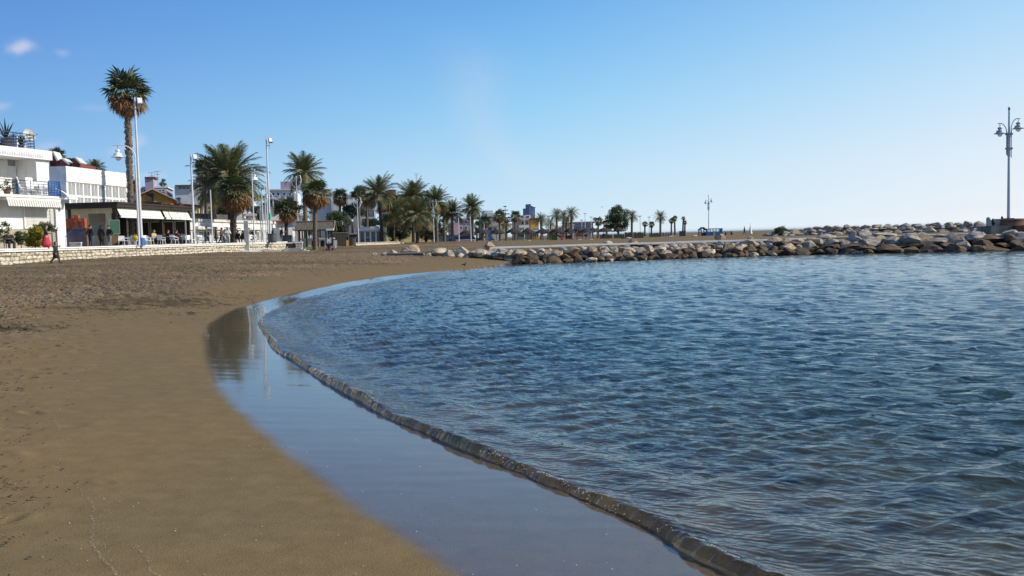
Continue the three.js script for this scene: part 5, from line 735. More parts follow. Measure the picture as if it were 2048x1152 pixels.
{ // climbing plant on the balcony and potted agaves on the villa's roof
  const { B, X, yb, ry } = SPOT.villa; B.o.updateMatrixWorld(true);
  const w = (x, y, z) => B.o.localToWorld(new V3(x, y, z));
  let t = thing('balcony_plant', 'leafy potted plant hanging over the villa balcony rail', 'plant', w(X(14, 380, 0.8), yb, 0.8)); part('pot', new THREE.CylinderGeometry(0.28, 0.2, 0.4, 14).translate(0, 0.2, 0), M.terracotta, t); part('foliage', crownGeo(0.95, 0.9, 12, 30, 0.13, 8, 0).translate(0, 0.35, 0), M.leafOlive, t).userData.kind = 'stuff';
  const agave = (label, px, z, s) => { const t = thing('agave_plant', label, 'plant', w(X(px, 275, z), ry, z), 0, 'potted plants on the villa roof'); part('pot', new THREE.CylinderGeometry(0.3 * s, 0.22 * s, 0.45 * s, 14).translate(0, 0.22 * s, 0), M.darkMetal, t); for (let k = 0; k < 11; k++) { const a = k * 2.4, e = 0.35 + 0.09 * k, l = 1.15 * s, q = part('leaf', tris([0, 0, -0.06, l * 0.5, 0.05, -0.07, l * 0.5, 0.05, 0.07, 0, 0, -0.06, l * 0.5, 0.05, 0.07, 0, 0, 0.06, l * 0.5, 0.05, -0.07, l, 0, 0, l * 0.5, 0.05, 0.07]), M.leafDark, t); q.position.y = 0.45 * s; q.rotation.set(0, a, 0); q.rotateZ(e); } };
  agave('spiky potted agave at the near end of the villa roof', 12, -0.2, 1.5); agave('small spiky plant beside the satellite dish', 41, -0.3, 0.8);
}
// ------------------------------------------------------------------ lamps and masts
function lantern(t, x, y, z, s, m) { // hanging bell lantern: cap, stepped shade, brim, clear bowl
  const g = new THREE.LatheGeometry([[0.03, 0], [0.17, -0.03], [0.19, -0.13], [0.12, -0.2], [0.14, -0.26], [0.27, -0.3], [0.3, -0.42], [0.3, -0.46], [0.46, -0.54], [0.47, -0.57], [0.2, -0.56]].map(([a, b]) => new THREE.Vector2(a * s, b * s)), 20).translate(x, y, z);
  const h = part('lantern', g, m, t); part('bowl', new THREE.SphereGeometry(0.21 * s, 16, 10, 0, 6.2832, Math.PI / 2, Math.PI / 2).scale(1, 1.25, 1).translate(x, y - 0.56 * s, z), M.lampGlass, h); part('hanger', bar([x, y, z], [x, y + 0.28 * s, z], 0.03 * s), m, h); return h;
}
function arm(t, x, y, z, dx, s, m) { // swan-neck arm from the mast at height y, ending in a crosspiece that carries a lantern
  part('arm', tube([[x, y - 1.5 * s, z], [x, y - 0.5 * s, z], [x + dx * 0.28, y - 0.05 * s, z], [x + dx * 0.6, y + 0.12 * s, z], [x + dx * 1.12, y + 0.13 * s, z]], 0.035 * s, 20, 8), m, t);
  lantern(t, x + dx * 0.86, y - 0.16 * s, z, s, m);
}
function mastAt(name, label, px, d, baseY, topPy, r0, r1, m, group, topPx) { const p = baseY === null ? foot(px, d) : at(px, 480, d); if (baseY !== null) p.y = baseY; const t = thing(name, label, 'lamp post', p, 0, group), h = at(topPx ?? px, topPy, d).y - p.y; part('mast', bar([0, 0, 0], [0, h, 0], r0, r1, 14), m, t); return [t, h]; }
function flood(label, px, d, baseY, topPy, band, topPx, right = 1) {
  const [t, h] = mastAt('floodlight_mast', label, px, d, baseY, topPy, 0.13, 0.07, M.pole, 'tall floodlight masts', topPx);
  part('bracket', merge([bar([0, h - 0.9, 0], [right * 0.35, h - 0.9, 0.1], 0.035), bar([right * 0.35, h - 1.3, 0.1], [right * 0.35, h - 0.25, 0.1], 0.03)]), M.greyMetal, t);
  const f = part('floodlight', new THREE.BoxGeometry(0.42, 0.62, 0.2).rotateX(-0.5).rotateY(0.5 * right).translate(right * 0.5, h - 0.35, 0.22), M.greyMetal, t); part('lens', new THREE.BoxGeometry(0.34, 0.5, 0.03).translate(0, 0, 0.11).rotateX(-0.5).rotateY(0.5 * right).translate(right * 0.5, h - 0.35, 0.22), M.whitePaint, f);
  part('collar', new THREE.CylinderGeometry(0.12, 0.12, 0.25, 12).translate(0, h * 0.45, 0), M.pole, t);
  if (band) part('base_wrap', new THREE.CylinderGeometry(band[1], band[1], band[3], 16).translate(0, band[2], 0), band[0], t);
  return t;
}
flood('tall white floodlight mast with a blue base before the pavilion', 283, 75.5, 2.0, 195, [M.bluePaint, 0.26, 0.33, 0.66], 269);
flood('white floodlight mast with a green band by the round bins', 541, 103, 2.0, 275, [M.tealPaint, 0.16, 2.9, 0.75], 531);
flood('slim floodlight mast left of the big date palm', 389, 92, 2.0, 308, null, 381);
{ let [t, h] = mastAt('lantern_post', 'white lantern post with a swan-neck arm beside the tallest mast', 278, 75, 2.0, 330, 0.09, 0.07, M.pole, 'swan-neck lantern posts', 271); arm(t, 0, h + 1.5, 0, -1.6, 1.15, M.whitePaint);
  [t, h] = mastAt('lantern_post', 'white lantern post with a swan-neck arm beside the green-banded mast', 537, 102, 2.0, 372, 0.09, 0.07, M.pole, 'swan-neck lantern posts', 532); arm(t, 0, h + 1.5, 0, -1.5, 1.15, M.whitePaint);
  [t, h] = mastAt('lantern_post', 'small lantern post before the dark tree', 523, 118, 2.0, 420, 0.07, 0.06, M.greyMetal, 'swan-neck lantern posts'); arm(t, 0, h + 1.2, 0, -0.9, 0.9, M.whitePaint);
  [t, h] = mastAt('lantern_post', 'curved white lamp arm over the apartment block wall', 549, 135, 2.0, 402, 0.08, 0.06, M.pole, 'swan-neck lantern posts'); arm(t, 0, h + 1.2, 0, -1.0, 1, M.whitePaint);
  [t, h] = mastAt('lantern_post', 'curved white lamp arm before the blue-grey house block', 668, 150, null, 410, 0.08, 0.06, M.pole, 'swan-neck lantern posts'); arm(t, 0, h + 1.2, 0, -1.1, 1, M.whitePaint);
  // plain poles
  for (const [l, px, d, top, cap] of [['bare white flag pole before the palm cluster', 425, 94, 381, 0], ['white pole with a small camera beside the shaggy palm', 509, 98, 338, 1], ['short white pole with a lamp head by the white restaurant', 527, 101, 374, 1], ['thin white pole behind the slate roof hut', 533, 120, 402, 0]]) { const [t, h] = mastAt('white_pole', l, px, d, 2.0, top, 0.07, 0.055, M.pole, 'slim white poles', px - 5); part('cap', new THREE.SphereGeometry(0.09, 10, 8).translate(0, h, 0), M.greyMetal, t); if (cap) part('lamp_head', new THREE.BoxGeometry(0.3, 0.2, 0.45).rotateX(0.3).translate(0.2, h - 0.15, 0.1), M.greyMetal, t); }
  // street lamps with two upward curls
  const curl = (l, px, d, top, by = null) => { const [t, h] = mastAt('twin_street_lamp', l, px, d, by, top, 0.1, 0.07, M.pole, 'twin-arm street lamps'); for (const s of [-1, 1]) part('lamp_arm', tube([[0, h - 1.6, 0], [s * 0.45, h - 1.2, 0], [s * 0.62, h - 0.5, 0], [s * 0.5, h + 0.1, 0]], 0.06, 12, 6), M.whitePaint, t); part('bracket', box(-0.3, 0.3, h - 0.3, h - 0.18, -0.05, 0.05), M.pole, t); const a = part('lantern_arm', tube([[0, h * 0.5, 0], [-0.5, h * 0.57, 0], [-0.9, h * 0.56, 0]], 0.05, 10, 6), M.whitePaint, t); part('lantern', new THREE.SphereGeometry(0.28, 12, 10).scale(1, 1.1, 1).translate(-0.95, h * 0.52, 0), M.lampGlass, a); };
  curl('twin-arm street lamp behind the small fan palm', 597, 118, 352); curl('twin-arm street lamp left of the tall date palm row', 717, 145, 397); curl('twin-arm street lamp under the dense date palm', 868, 168, 400);
  const stick = (l, px, d, top) => { const [t, h] = mastAt('street_lamp', l, px, d, null, top, 0.11, 0.07, M.pole, 'distant street lamps'); part('lamp_head', box(-0.45, 0.45, h - 0.1, h + 0.06, -0.12, 0.12), M.greyMetal, t); };
  stick('pale lamp mast between the low date palms', 1099, 228, 432); stick('thin lamp mast left of the grey hall roof', 1164, 262, 440); stick('tallest lamp mast over the grey hall', 1171, 275, 427); stick('bent lamp mast at the right of the grey hall', 1183, 275, 434); stick('thin lamp mast on the open beach left of the lone date palm', 1281, 260, 432); stick('pale lamp pole beside the lone date palm above the umbrellas', 942, 176, 430); stick('pale lamp pole left of the white hut', 969, 205, 444); stick('white lamp pole by the boat cover', 918, 172, 432); stick('slim white pole before the balcony building', 1049, 235, 430); stick('low lamp mast with two arms on the open beach', 1299, 262, 434);
  // twin-lantern posts of the groyne
  const twin = (l, px, d, by, top, s, m) => { const [t, h] = mastAt('twin_lantern_post', l, px, d, by, top, 0.13, 0.07, m, 'twin-lantern posts'); part('sleeve', bar([0, h - 3.1 * s, 0], [0, h - 1.55 * s, 0], 0.16, 0.15, 14), m, t); const f = part('clamp', merge([box(-0.24, 0.24, h - 1.7 * s, h - 1.6 * s, -0.17, 0.17), box(-0.24, 0.24, h - 2.65 * s, h - 2.55 * s, -0.17, 0.17), bar([-0.2, h - 3.0 * s, 0], [-0.2, h - 1.4 * s, 0], 0.035), bar([0.2, h - 3.2 * s, 0], [0.2, h - 1.4 * s, 0], 0.035)]), M.greyMetal, t); arm(t, -0.2, h - 1.05 * s, 0, -0.52 * s, s * 0.78, M.lampGrey); arm(t, 0.2, h - 0.75 * s, 0, 0.52 * s, s * 0.78, M.lampGrey); part('tip', new THREE.CylinderGeometry(0.09, 0.09, 0.12, 12).translate(0, h, 0), M.darkMetal, t); part('beacon', new THREE.SphereGeometry(0.085, 12, 8).translate(0, h + 0.12, 0), M.whitePaint, t); return [t, h]; };
  twin('twin-lantern post on the stone terrace at the end of the groyne', 2017, 76, 2.3, 218, 1.25, M.pole)[0].traverse(() => 0);
  twin('distant twin-lantern post beside the blue playhouse', 1418, 222, null, 391, 1.15, M.pole);
}
{ // the stone terrace under the near twin-lantern post
  const p = at(2017, 455, 76), t = thing('lamp_terrace', 'round brown stone terrace with a slab base under the lantern post', 'terrace', new V3(p.x, 1.42, p.z)); const k = 76 / FOCAL;
  part('base_slab', box(-44 * k, 60 * k, -0.4, 0.36, -1.6, 0.75), mat('terraceSlab', L(0.4, 0.34, 0.26), 0.9, T.mottle), t); part('step', box(-2 * k, 60 * k, -0.4, 0.34, 0.752, 1.35), M.rust, t);
  part('drum', new THREE.CylinderGeometry(1.12, 1.2, 0.5, 28, 1).scale(1.1, 1, 0.8).translate(0.35, 0.6, -0.35), mat('terraceBrown', L(0.3, 0.15, 0.075), 0.9, T.rock), t); part('coping', new THREE.CylinderGeometry(1.16, 1.16, 0.09, 28).scale(1.12, 1, 0.82).translate(0.35, 0.89, -0.35), M.concrete, t);
  part('buttress', box(-30 * k, -15 * k, 0.36, 0.86, -0.7, 0.1), M.concrete, t); part('lamp_footing', box(-0.32, 0.32, 0.86, 0.98, -0.3, 0.3), M.rust, t);
  const s = thing('stone_slab', 'pale pointed slab leaning at the left of the lamp terrace', 'slab', at(1978, 455, 76.2).setY(1.78)); const sh = new THREE.Shape(); sh.moveTo(-0.22, 0); sh.lineTo(0.3, 0); sh.lineTo(-0.12, 0.72); sh.lineTo(-0.22, 0.66); sh.closePath(); part('slab', new THREE.ExtrudeGeometry(sh, { depth: 0.25, bevelEnabled: true, bevelSize: 0.02, bevelThickness: 0.02 }), M.paleConcrete, s); part('edge', box(-0.24, 0.3, -0.02, 0.04, -0.05, 0.3), M.concrete, s);
  for (const [px, py, l, r] of [[1986, 440, 'black bag standing at the left of the lamp terrace', 0.22], [2004, 433, 'small black bag on top of the lamp terrace', 0.12]]) { const q = at(px, py, 76); const b = thing('bag', l, 'bag', q.clone().setY(px < 2000 ? 1.78 : 2.35)); const g = new THREE.SphereGeometry(r, 14, 10).scale(0.8, px < 2000 ? 1.35 : 0.8, 0.7).translate(0, px < 2000 ? r * 1.25 : r * 0.75, 0); part('body', g, M.black, b); part('handle', new THREE.TorusGeometry(r * 0.4, 0.02, 6, 14, Math.PI).translate(0, r * (px < 2000 ? 2.4 : 1.4), 0), M.black, b); }
}
// ------------------------------------------------------------------ people: one skin over a posed skeleton
function netMesh(f, lo, hi, cell) { // surface nets
  const n = [0, 1, 2].map((k) => Math.ceil((hi[k] - lo[k]) / cell) + 1), id = (i, j, k) => (k * n[1] + j) * n[0] + i, F = new Float32Array(n[0] * n[1] * n[2]);
  for (let k = 0; k < n[2]; k++) for (let j = 0; j < n[1]; j++) for (let i = 0; i < n[0]; i++) F[id(i, j, k)] = f(lo[0] + i * cell, lo[1] + j * cell, lo[2] + k * cell);
  const vid = new Int32Array(F.length).fill(-1), pos = [], idx = [];
  for (let k = 0; k < n[2] - 1; k++) for (let j = 0; j < n[1] - 1; j++) for (let i = 0; i < n[0] - 1; i++) {
    let m = 0, sx = 0, sy = 0, sz = 0; const c = [];
    for (let q = 0; q < 8; q++) { const v = F[id(i + (q & 1), j + ((q >> 1) & 1), k + (q >> 2))]; c.push(v); }
    for (const [a, b] of NETEDGE) if ((c[a] < 0) !== (c[b] < 0)) { const t = c[a] / (c[a] - c[b]); m++; sx += lerp(a & 1, b & 1, t); sy += lerp((a >> 1) & 1, (b >> 1) & 1, t); sz += lerp(a >> 2, b >> 2, t); }
    if (m) { vid[id(i, j, k)] = pos.length / 3; pos.push(lo[0] + (i + sx / m) * cell, lo[1] + (j + sy / m) * cell, lo[2] + (k + sz / m) * cell); }
  }
  const quad = (a, b, c, d, fl) => { if (a < 0 || b < 0 || c < 0 || d < 0) return; fl ? idx.push(a, b, c, a, c, d) : idx.push(a, c, b, a, d, c); };
  for (let k = 1; k < n[2] - 1; k++) for (let j = 1; j < n[1] - 1; j++) for (let i = 1; i < n[0] - 1; i++) {
    const s = F[id(i, j, k)] < 0;
    if (s !== F[id(i + 1, j, k)] < 0) quad(vid[id(i, j - 1, k - 1)], vid[id(i, j, k - 1)], vid[id(i, j, k)], vid[id(i, j - 1, k)], s);
    if (s !== F[id(i, j + 1, k)] < 0) quad(vid[id(i - 1, j, k - 1)], vid[id(i - 1, j, k)], vid[id(i, j, k)], vid[id(i, j, k - 1)], s);
    if (s !== F[id(i, j, k + 1)] < 0) quad(vid[id(i - 1, j - 1, k)], vid[id(i, j - 1, k)], vid[id(i, j, k)], vid[id(i - 1, j, k)], s);
  }
  const g = new THREE.BufferGeometry(); g.setAttribute('position', new THREE.Float32BufferAttribute(pos, 3)); g.setIndex(idx); g.computeVertexNormals(); return g;
}
const NETEDGE = []; for (let a = 0; a < 8; a++) for (const b of [1, 2, 4]) if (!(a & b)) NETEDGE.push([a, a | b]);
const skinMat = mat('figure', L(1, 1, 1), 0.85, null, { vertexColors: true }), hairMat = mat('hair', L(0.02, 0.014, 0.01), 0.6), hairBrown = mat('hairBrown', L(0.09, 0.045, 0.02), 0.6);
function person(label, px, d, faceTo, pose, c, o = {}) { // height 1.72 unless given; faceTo: turn about the vertical, 0 faces the camera
  const H = (o.h ?? 1.72) / 1.72, bones = [], B = (a, ra, b, rb, reg) => bones.push([...a, ra, ...b, rb, reg]);
  const sit = pose === 'sit', walk = pose === 'walk', hip = sit ? 0.5 : 0.9, lean = o.lean ?? 0;
  const P = { hipL: [0.09, hip, 0], hipR: [-0.09, hip, 0] };
  const kneeL = sit ? [0.12, 0.5, 0.42] : walk ? [0.1, 0.5, 0.14] : [0.1, 0.49, 0.03], kneeR = sit ? [-0.12, 0.5, 0.42] : walk ? [-0.1, 0.48, -0.08] : [-0.1, 0.49, 0.02], ankL = sit ? [0.12, 0.08, 0.44] : walk ? [0.1, 0.09, 0.2] : [0.11, 0.09, 0], ankR = sit ? [-0.12, 0.08, 0.44] : walk ? [-0.1, 0.12, -0.34] : [-0.11, 0.09, -0.01];
  for (const [h, k, a] of [[P.hipL, kneeL, ankL], [P.hipR, kneeR, ankR]]) { B(h, 0.098, k, 0.066, c.skirt ? 'skin' : 'leg'); B(k, 0.066, a, 0.044, c.skirt ? 'skin' : 'leg'); B(a, 0.045, [a[0] * 1.15, a[1] - 0.045, a[2] + 0.15], 0.035, 'shoe'); }
  const ch = hip + 0.42, cz = lean * 0.4;
  B([0, hip + 0.02, 0], 0.13, [0, hip + 0.2, cz * 0.5], 0.125, 'top'); B([0.06, hip + 0.2, cz * 0.5], 0.115, [0.09, ch, cz], 0.105, 'top'); B([-0.06, hip + 0.2, cz * 0.5], 0.115, [-0.09, ch, cz], 0.105, 'top'); B([-0.15, ch + 0.05, cz], 0.07, [0.15, ch + 0.05, cz], 0.07, 'top');
  if (c.coat) B([0, hip + 0.1, 0], 0.17, [0, hip - 0.28, 0], 0.2, 'top');
  if (c.skirt) { B([0, hip + 0.05, 0], 0.14, [0, hip - 0.55, 0], 0.29, 'leg'); }
  for (const s of [1, -1]) { const sh = [s * 0.18, ch + 0.04, cz]; let e, w; if (o.arms === 'front') { e = [s * 0.25, ch - 0.22, cz + 0.06]; w = [s * 0.1, ch - 0.2, cz + 0.28]; } else if (o.arms === 'pocket') { e = [s * 0.29, ch - 0.25, cz - 0.05]; w = [s * 0.19, ch - 0.45, cz + 0.06]; } else if (o.arms === 'reach' && s > 0) { e = [s * 0.24, ch - 0.16, cz + 0.18]; w = [s * 0.2, ch - 0.06, cz + 0.42]; } else { const q = walk ? s * 0.13 : 0.02; e = [s * 0.25, ch - 0.25, cz - q * 0.6]; w = [s * 0.26, ch - 0.48, cz + 0.05 - q]; }
    B(sh, 0.062, e, 0.05, 'top'); B(e, 0.05, w, 0.036, 'top'); const dx = w[0] - e[0], dy = w[1] - e[1], dz = w[2] - e[2], l = Math.hypot(dx, dy, dz); B(w, 0.034, [w[0] + dx / l * 0.1, w[1] + dy / l * 0.1, w[2] + dz / l * 0.1], 0.03, 'skin'); B([w[0] + dx / l * 0.03, w[1] + dy / l * 0.03, w[2] + dz / l * 0.03], 0.018, [w[0] + dx / l * 0.07, w[1] + dy / l * 0.07, w[2] + dz / l * 0.07 + 0.05], 0.014, 'skin'); }
  const ny = ch + 0.12, hz = cz + 0.03; B([0, ny - 0.04, cz], 0.06, [0, ny + 0.07, hz], 0.055, 'skin'); B([0, ny + 0.12, hz + 0.03], 0.07, [0, ny + 0.2, hz], 0.095, 'skin'); B([0, ny + 0.15, hz + 0.09], 0.018, [0, ny + 0.13, hz + 0.115], 0.016, 'skin');
  const dist = (b, x, y, z) => { const ux = b[4] - b[0], uy = b[5] - b[1], uz = b[6] - b[2], t = clamp(((x - b[0]) * ux + (y - b[1]) * uy + (z - b[2]) * uz) / (ux * ux + uy * uy + uz * uz), 0, 1); return Math.hypot(x - b[0] - ux * t, y - b[1] - uy * t, (z - b[2] - uz * t) * (b[8] === 'top' ? 1.2 : 1)) - lerp(b[3], b[7], t); };
  const sdf = (x, y, z) => { let r = 9; for (const b of bones) { const q = dist(b, x, y, z), k = 0.035, h = Math.max(k - Math.abs(r - q), 0) / k; r = Math.min(r, q) - h * h * k * 0.25; } return r; };
  const g = netMesh(sdf, [-0.52, -0.02, -0.55], [0.52, ny + 0.36, 0.72], 0.034), p = g.attributes.position, col = new Float32Array(p.count * 3);
  for (let i = 0; i < p.count; i++) { let best = 9, reg = 'top'; for (const b of bones) { const q = dist(b, p.getX(i), p.getY(i), p.getZ(i)); if (q < best) { best = q; reg = b[8]; } } col.set(reg === 'skin' ? [0.42, 0.24, 0.16] : reg === 'leg' ? c.leg : reg === 'shoe' ? [0.02, 0.018, 0.016] : c.top, i * 3); }
  g.setAttribute('color', new THREE.BufferAttribute(col, 3));
  const root = o.y !== undefined ? at(px, 480, d).setY(o.y) : foot(px, d), t = thing('person', label, 'person', root, faceTo, o.group); t.scale.set(H * 1.18, H, H * 1.18);
  part('body', g, skinMat, t);
  const hair = new THREE.SphereGeometry(0.105, 14, 10, 0, 6.2832, 0, 1.75).rotateX(-0.45).scale(0.98, 1.06, 1.05).translate(0, ny + 0.21, hz - 0.005); part('hair', o.long ? merge([hair, new THREE.CylinderGeometry(0.09, 0.11, 0.3, 12).scale(1, 1, 0.6).translate(0, ny + 0.1, hz - 0.07)]) : hair, o.brown ? hairBrown : hairMat, t);
  return t;
}
const BLACK = [0.012, 0.012, 0.014], JEAN = [0.03, 0.05, 0.1], DARK = [0.03, 0.028, 0.03], WHITE = [0.6, 0.6, 0.58], RED = [0.5, 0.03, 0.05], BROWN = [0.07, 0.05, 0.035], GREYC = [0.2, 0.2, 0.2];
person('woman in a dark top and long red skirt behind the wall', 92, 64.5, 2.2, 'stand', { top: BROWN, leg: RED, skirt: true }, { y: 1.96, arms: 'front', h: 1.68, long: true });
person('person in a black coat walking on the sand before the wall', 110, 58.6, 1.4, 'walk', { top: BLACK, leg: BROWN, coat: true }, { h: 1.42, brown: true, long: true });
person('man in black seated beside the villa bushes', 18, 62.5, 0.8, 'sit', { top: BLACK, leg: DARK }, { y: 1.97, arms: 'front' });
person('person in a black jacket and jeans, left of the standing trio', 181, 76, 2.7, 'stand', { top: BLACK, leg: JEAN }, { y: 2.03, h: 1.8, arms: 'pocket', group: 'trio talking before the pavilion' });
person('person in a long black coat, middle of the standing trio', 203, 75.5, 2.9, 'stand', { top: BLACK, leg: BLACK, coat: true }, { y: 2.03, h: 1.74, long: true, group: 'trio talking before the pavilion' });
person('man in a black jacket and grey trousers facing us, right of the trio', 219, 77, -0.4, 'stand', { top: BLACK, leg: GREYC }, { y: 2.03, h: 1.74, arms: 'pocket', group: 'trio talking before the pavilion' });
person('person in pale clothes seated near the yellow bag at the tables', 308, 82, 1.2, 'sit', { top: [0.45, 0.35, 0.2], leg: DARK }, { y: 2.05, arms: 'front', brown: true, long: true });
person('person in black seated at a table under the pavilion awning', 336, 83, 2.4, 'sit', { top: BLACK, leg: DARK }, { y: 2.05, arms: 'front' });
person('person in a red top seated near the pavilion end', 353, 85, 2.8, 'sit', { top: [0.14, 0.03, 0.02], leg: DARK }, { y: 2.05, arms: 'front' });
person('man in an olive jacket and jeans strolling by the white restaurant', 413, 94, 1.6, 'walk', { top: [0.09, 0.075, 0.045], leg: JEAN }, { y: 2.0, h: 1.78 });
person('person in a dark brown coat before the white restaurant doors', 433, 95, 1.9, 'stand', { top: BROWN, leg: DARK, coat: true }, { y: 2.0, h: 1.74, brown: true, long: true });
person('woman with red hair and dark coat beside the brown coat', 444, 95.5, 1.3, 'walk', { top: BROWN, leg: BLACK }, { y: 2.0, h: 1.66, brown: true, long: true });
person('woman in white with a dark red bag by the open door', 456, 97, 0.4, 'walk', { top: WHITE, leg: [0.5, 0.45, 0.36] }, { y: 2.0, h: 1.68, arms: 'front' });
person('person in black seated right of the shaggy palm trunk', 476, 99, 2.9, 'sit', { top: BLACK, leg: DARK }, { y: 2.03 });
person('person in black seated near the grey metal post', 486, 99, 2.5, 'sit', { top: DARK, leg: BLACK }, { y: 2.03 });
person('waiter in a brown top reaching over a table', 499, 99, -1.5, 'stand', { top: [0.12, 0.08, 0.05], leg: WHITE }, { y: 2.0, arms: 'reach', h: 1.6 });
person('person in black standing between the two round bins', 562, 103, 1.8, 'stand', { top: BLACK, leg: DARK }, { y: 2.0, arms: 'front', lean: 0.3 });
person('person in white standing behind the stone gate pier', 587, 108, 1.2, 'stand', { top: WHITE, leg: WHITE }, { y: 1.9, h: 1.62 });
person('child in dark red standing on the sand by the shelter', 657, 103, 2.9, 'stand', { top: [0.06, 0.015, 0.02], leg: [0.1, 0.03, 0.03] }, { h: 1.2 });
person('distant person in black walking near the folded parasol', 1489, 200, 1.5, 'walk', { top: BLACK, leg: BLACK }, { h: 1.72 });
person('person sitting under the umbrellas near the white hut', 985, 188, 0.8, 'sit', { top: DARK, leg: DARK }, { h: 1.6 });
// ------------------------------------------------------------------ tables, chairs and other loose things on the promenade
function chairProto() { const t = new THREE.Group(); part('seat', box(-0.24, 0.24, 0.42, 0.46, -0.24, 0.24), M.plastic, t); part('backrest', box(-0.24, 0.24, 0.48, 0.9, -0.27, -0.235).rotateX(-0.12), M.plastic, t); for (const x of [-1, 1]) { for (const z of [-1, 1]) part('leg', bar([x * 0.21, 0.43, z * 0.2], [x * 0.25, 0, z * 0.25], 0.025, 0.02, 6), M.plastic, t); part('armrest', merge([box(x * 0.25 - 0.03, x * 0.25 + 0.03, 0.63, 0.66, -0.26, 0.22), bar([x * 0.25, 0.43, 0.2], [x * 0.25, 0.63, 0.18], 0.02, 0.02, 6)]), M.plastic, t); } return t; }
const chair0 = chairProto();
function chair(label, pos, turn, group = 'white plastic chairs on the promenade') { const t = chair0.clone(); t.name = numbered('plastic_chair'); t.position.copy(pos); t.rotation.y = turn; scene.add(t); return tag(t, label, 'chair', group); }
function tableAt(label, px, d, y, m = M.plastic) { const t = thing('table', label, 'table', at(px, 480, d).setY(y), 0.3, 'café tables'); part('tabletop', new THREE.CylinderGeometry(0.45, 0.45, 0.04, 24).translate(0, 0.73, 0), m, t); part('pedestal', bar([0, 0, 0], [0, 0.72, 0], 0.035), M.greyMetal, t); part('base', new THREE.CylinderGeometry(0.26, 0.28, 0.03, 20).translate(0, 0.015, 0), M.greyMetal, t); return t; }
for (const [l, px, d, tn] of [['white chair nearest the chalkboard', 243, 78, 0.4], ['white chair beside the one nearest the chalkboard', 252, 79, 2.2], ['white chair under the yellow bag', 271, 78, 2.9], ['white chair right of the blue mast base', 293, 79, 1.0], ['white chair at the table behind the blue mast base', 300, 81, 2.4], ['white chair turned from the seated person in black', 323, 80.5, 3.0], ['white chair before the person in a red top', 349, 83, 2.9], ['white chair at the last pavilion table', 372, 86, 2.8], ['white chair left of the slim floodlight mast', 383, 88, 1.2], ['white chair by the strolling man in olive', 402, 91, 0.6], ['white chair before the open door of the restaurant', 448, 97, 1.9], ['white chair beside the reaching waiter', 508, 100, 1.3], ['white chair before the cameras pole', 517, 101, 2.0]]) chair(l, at(px, 480, d).setY(2.02), tn);
for (const [l, px, d] of [['white round table near the chalkboard', 260, 79.5], ['white round table behind the blue mast base', 288, 81.5], ['white round table between the seated people', 343, 82.5], ['white round table near the pavilion end', 363, 86], ['white round table before the restaurant doors', 395, 91], ['round table served by the waiter', 505, 100.5]]) tableAt(l, px, d, 2.02);
tableAt('dark little table beside the man seated by the villa', 8, 62.2, 1.97, M.timber);
{ const t = thing('wooden_chair', 'brown wooden chair under the man seated by the villa', 'chair', at(21, 480, 62.7).setY(1.97), 0.8); part('seat', box(-0.25, 0.25, 0.4, 0.44, -0.25, 0.25), M.timber, t); part('backrest', box(-0.25, 0.25, 0.46, 0.9, -0.28, -0.24), M.timber, t); for (const x of [-1, 1]) for (const z of [-1, 1]) part('leg', bar([x * 0.22, 0, z * 0.22], [x * 0.22, 0.42, z * 0.22], 0.025), M.timber, t); }
{ const b = thing('bag', 'bright yellow bag hanging on a white chair', 'bag', at(271, 480, 77.6).setY(2.46)); part('body', new THREE.SphereGeometry(0.26, 14, 10).scale(1, 0.85, 0.5).translate(0, 0.2, 0.05), M.yellow, b); part('strap', new THREE.TorusGeometry(0.14, 0.02, 6, 14, Math.PI).translate(0, 0.36, 0.05), M.yellow, b); }
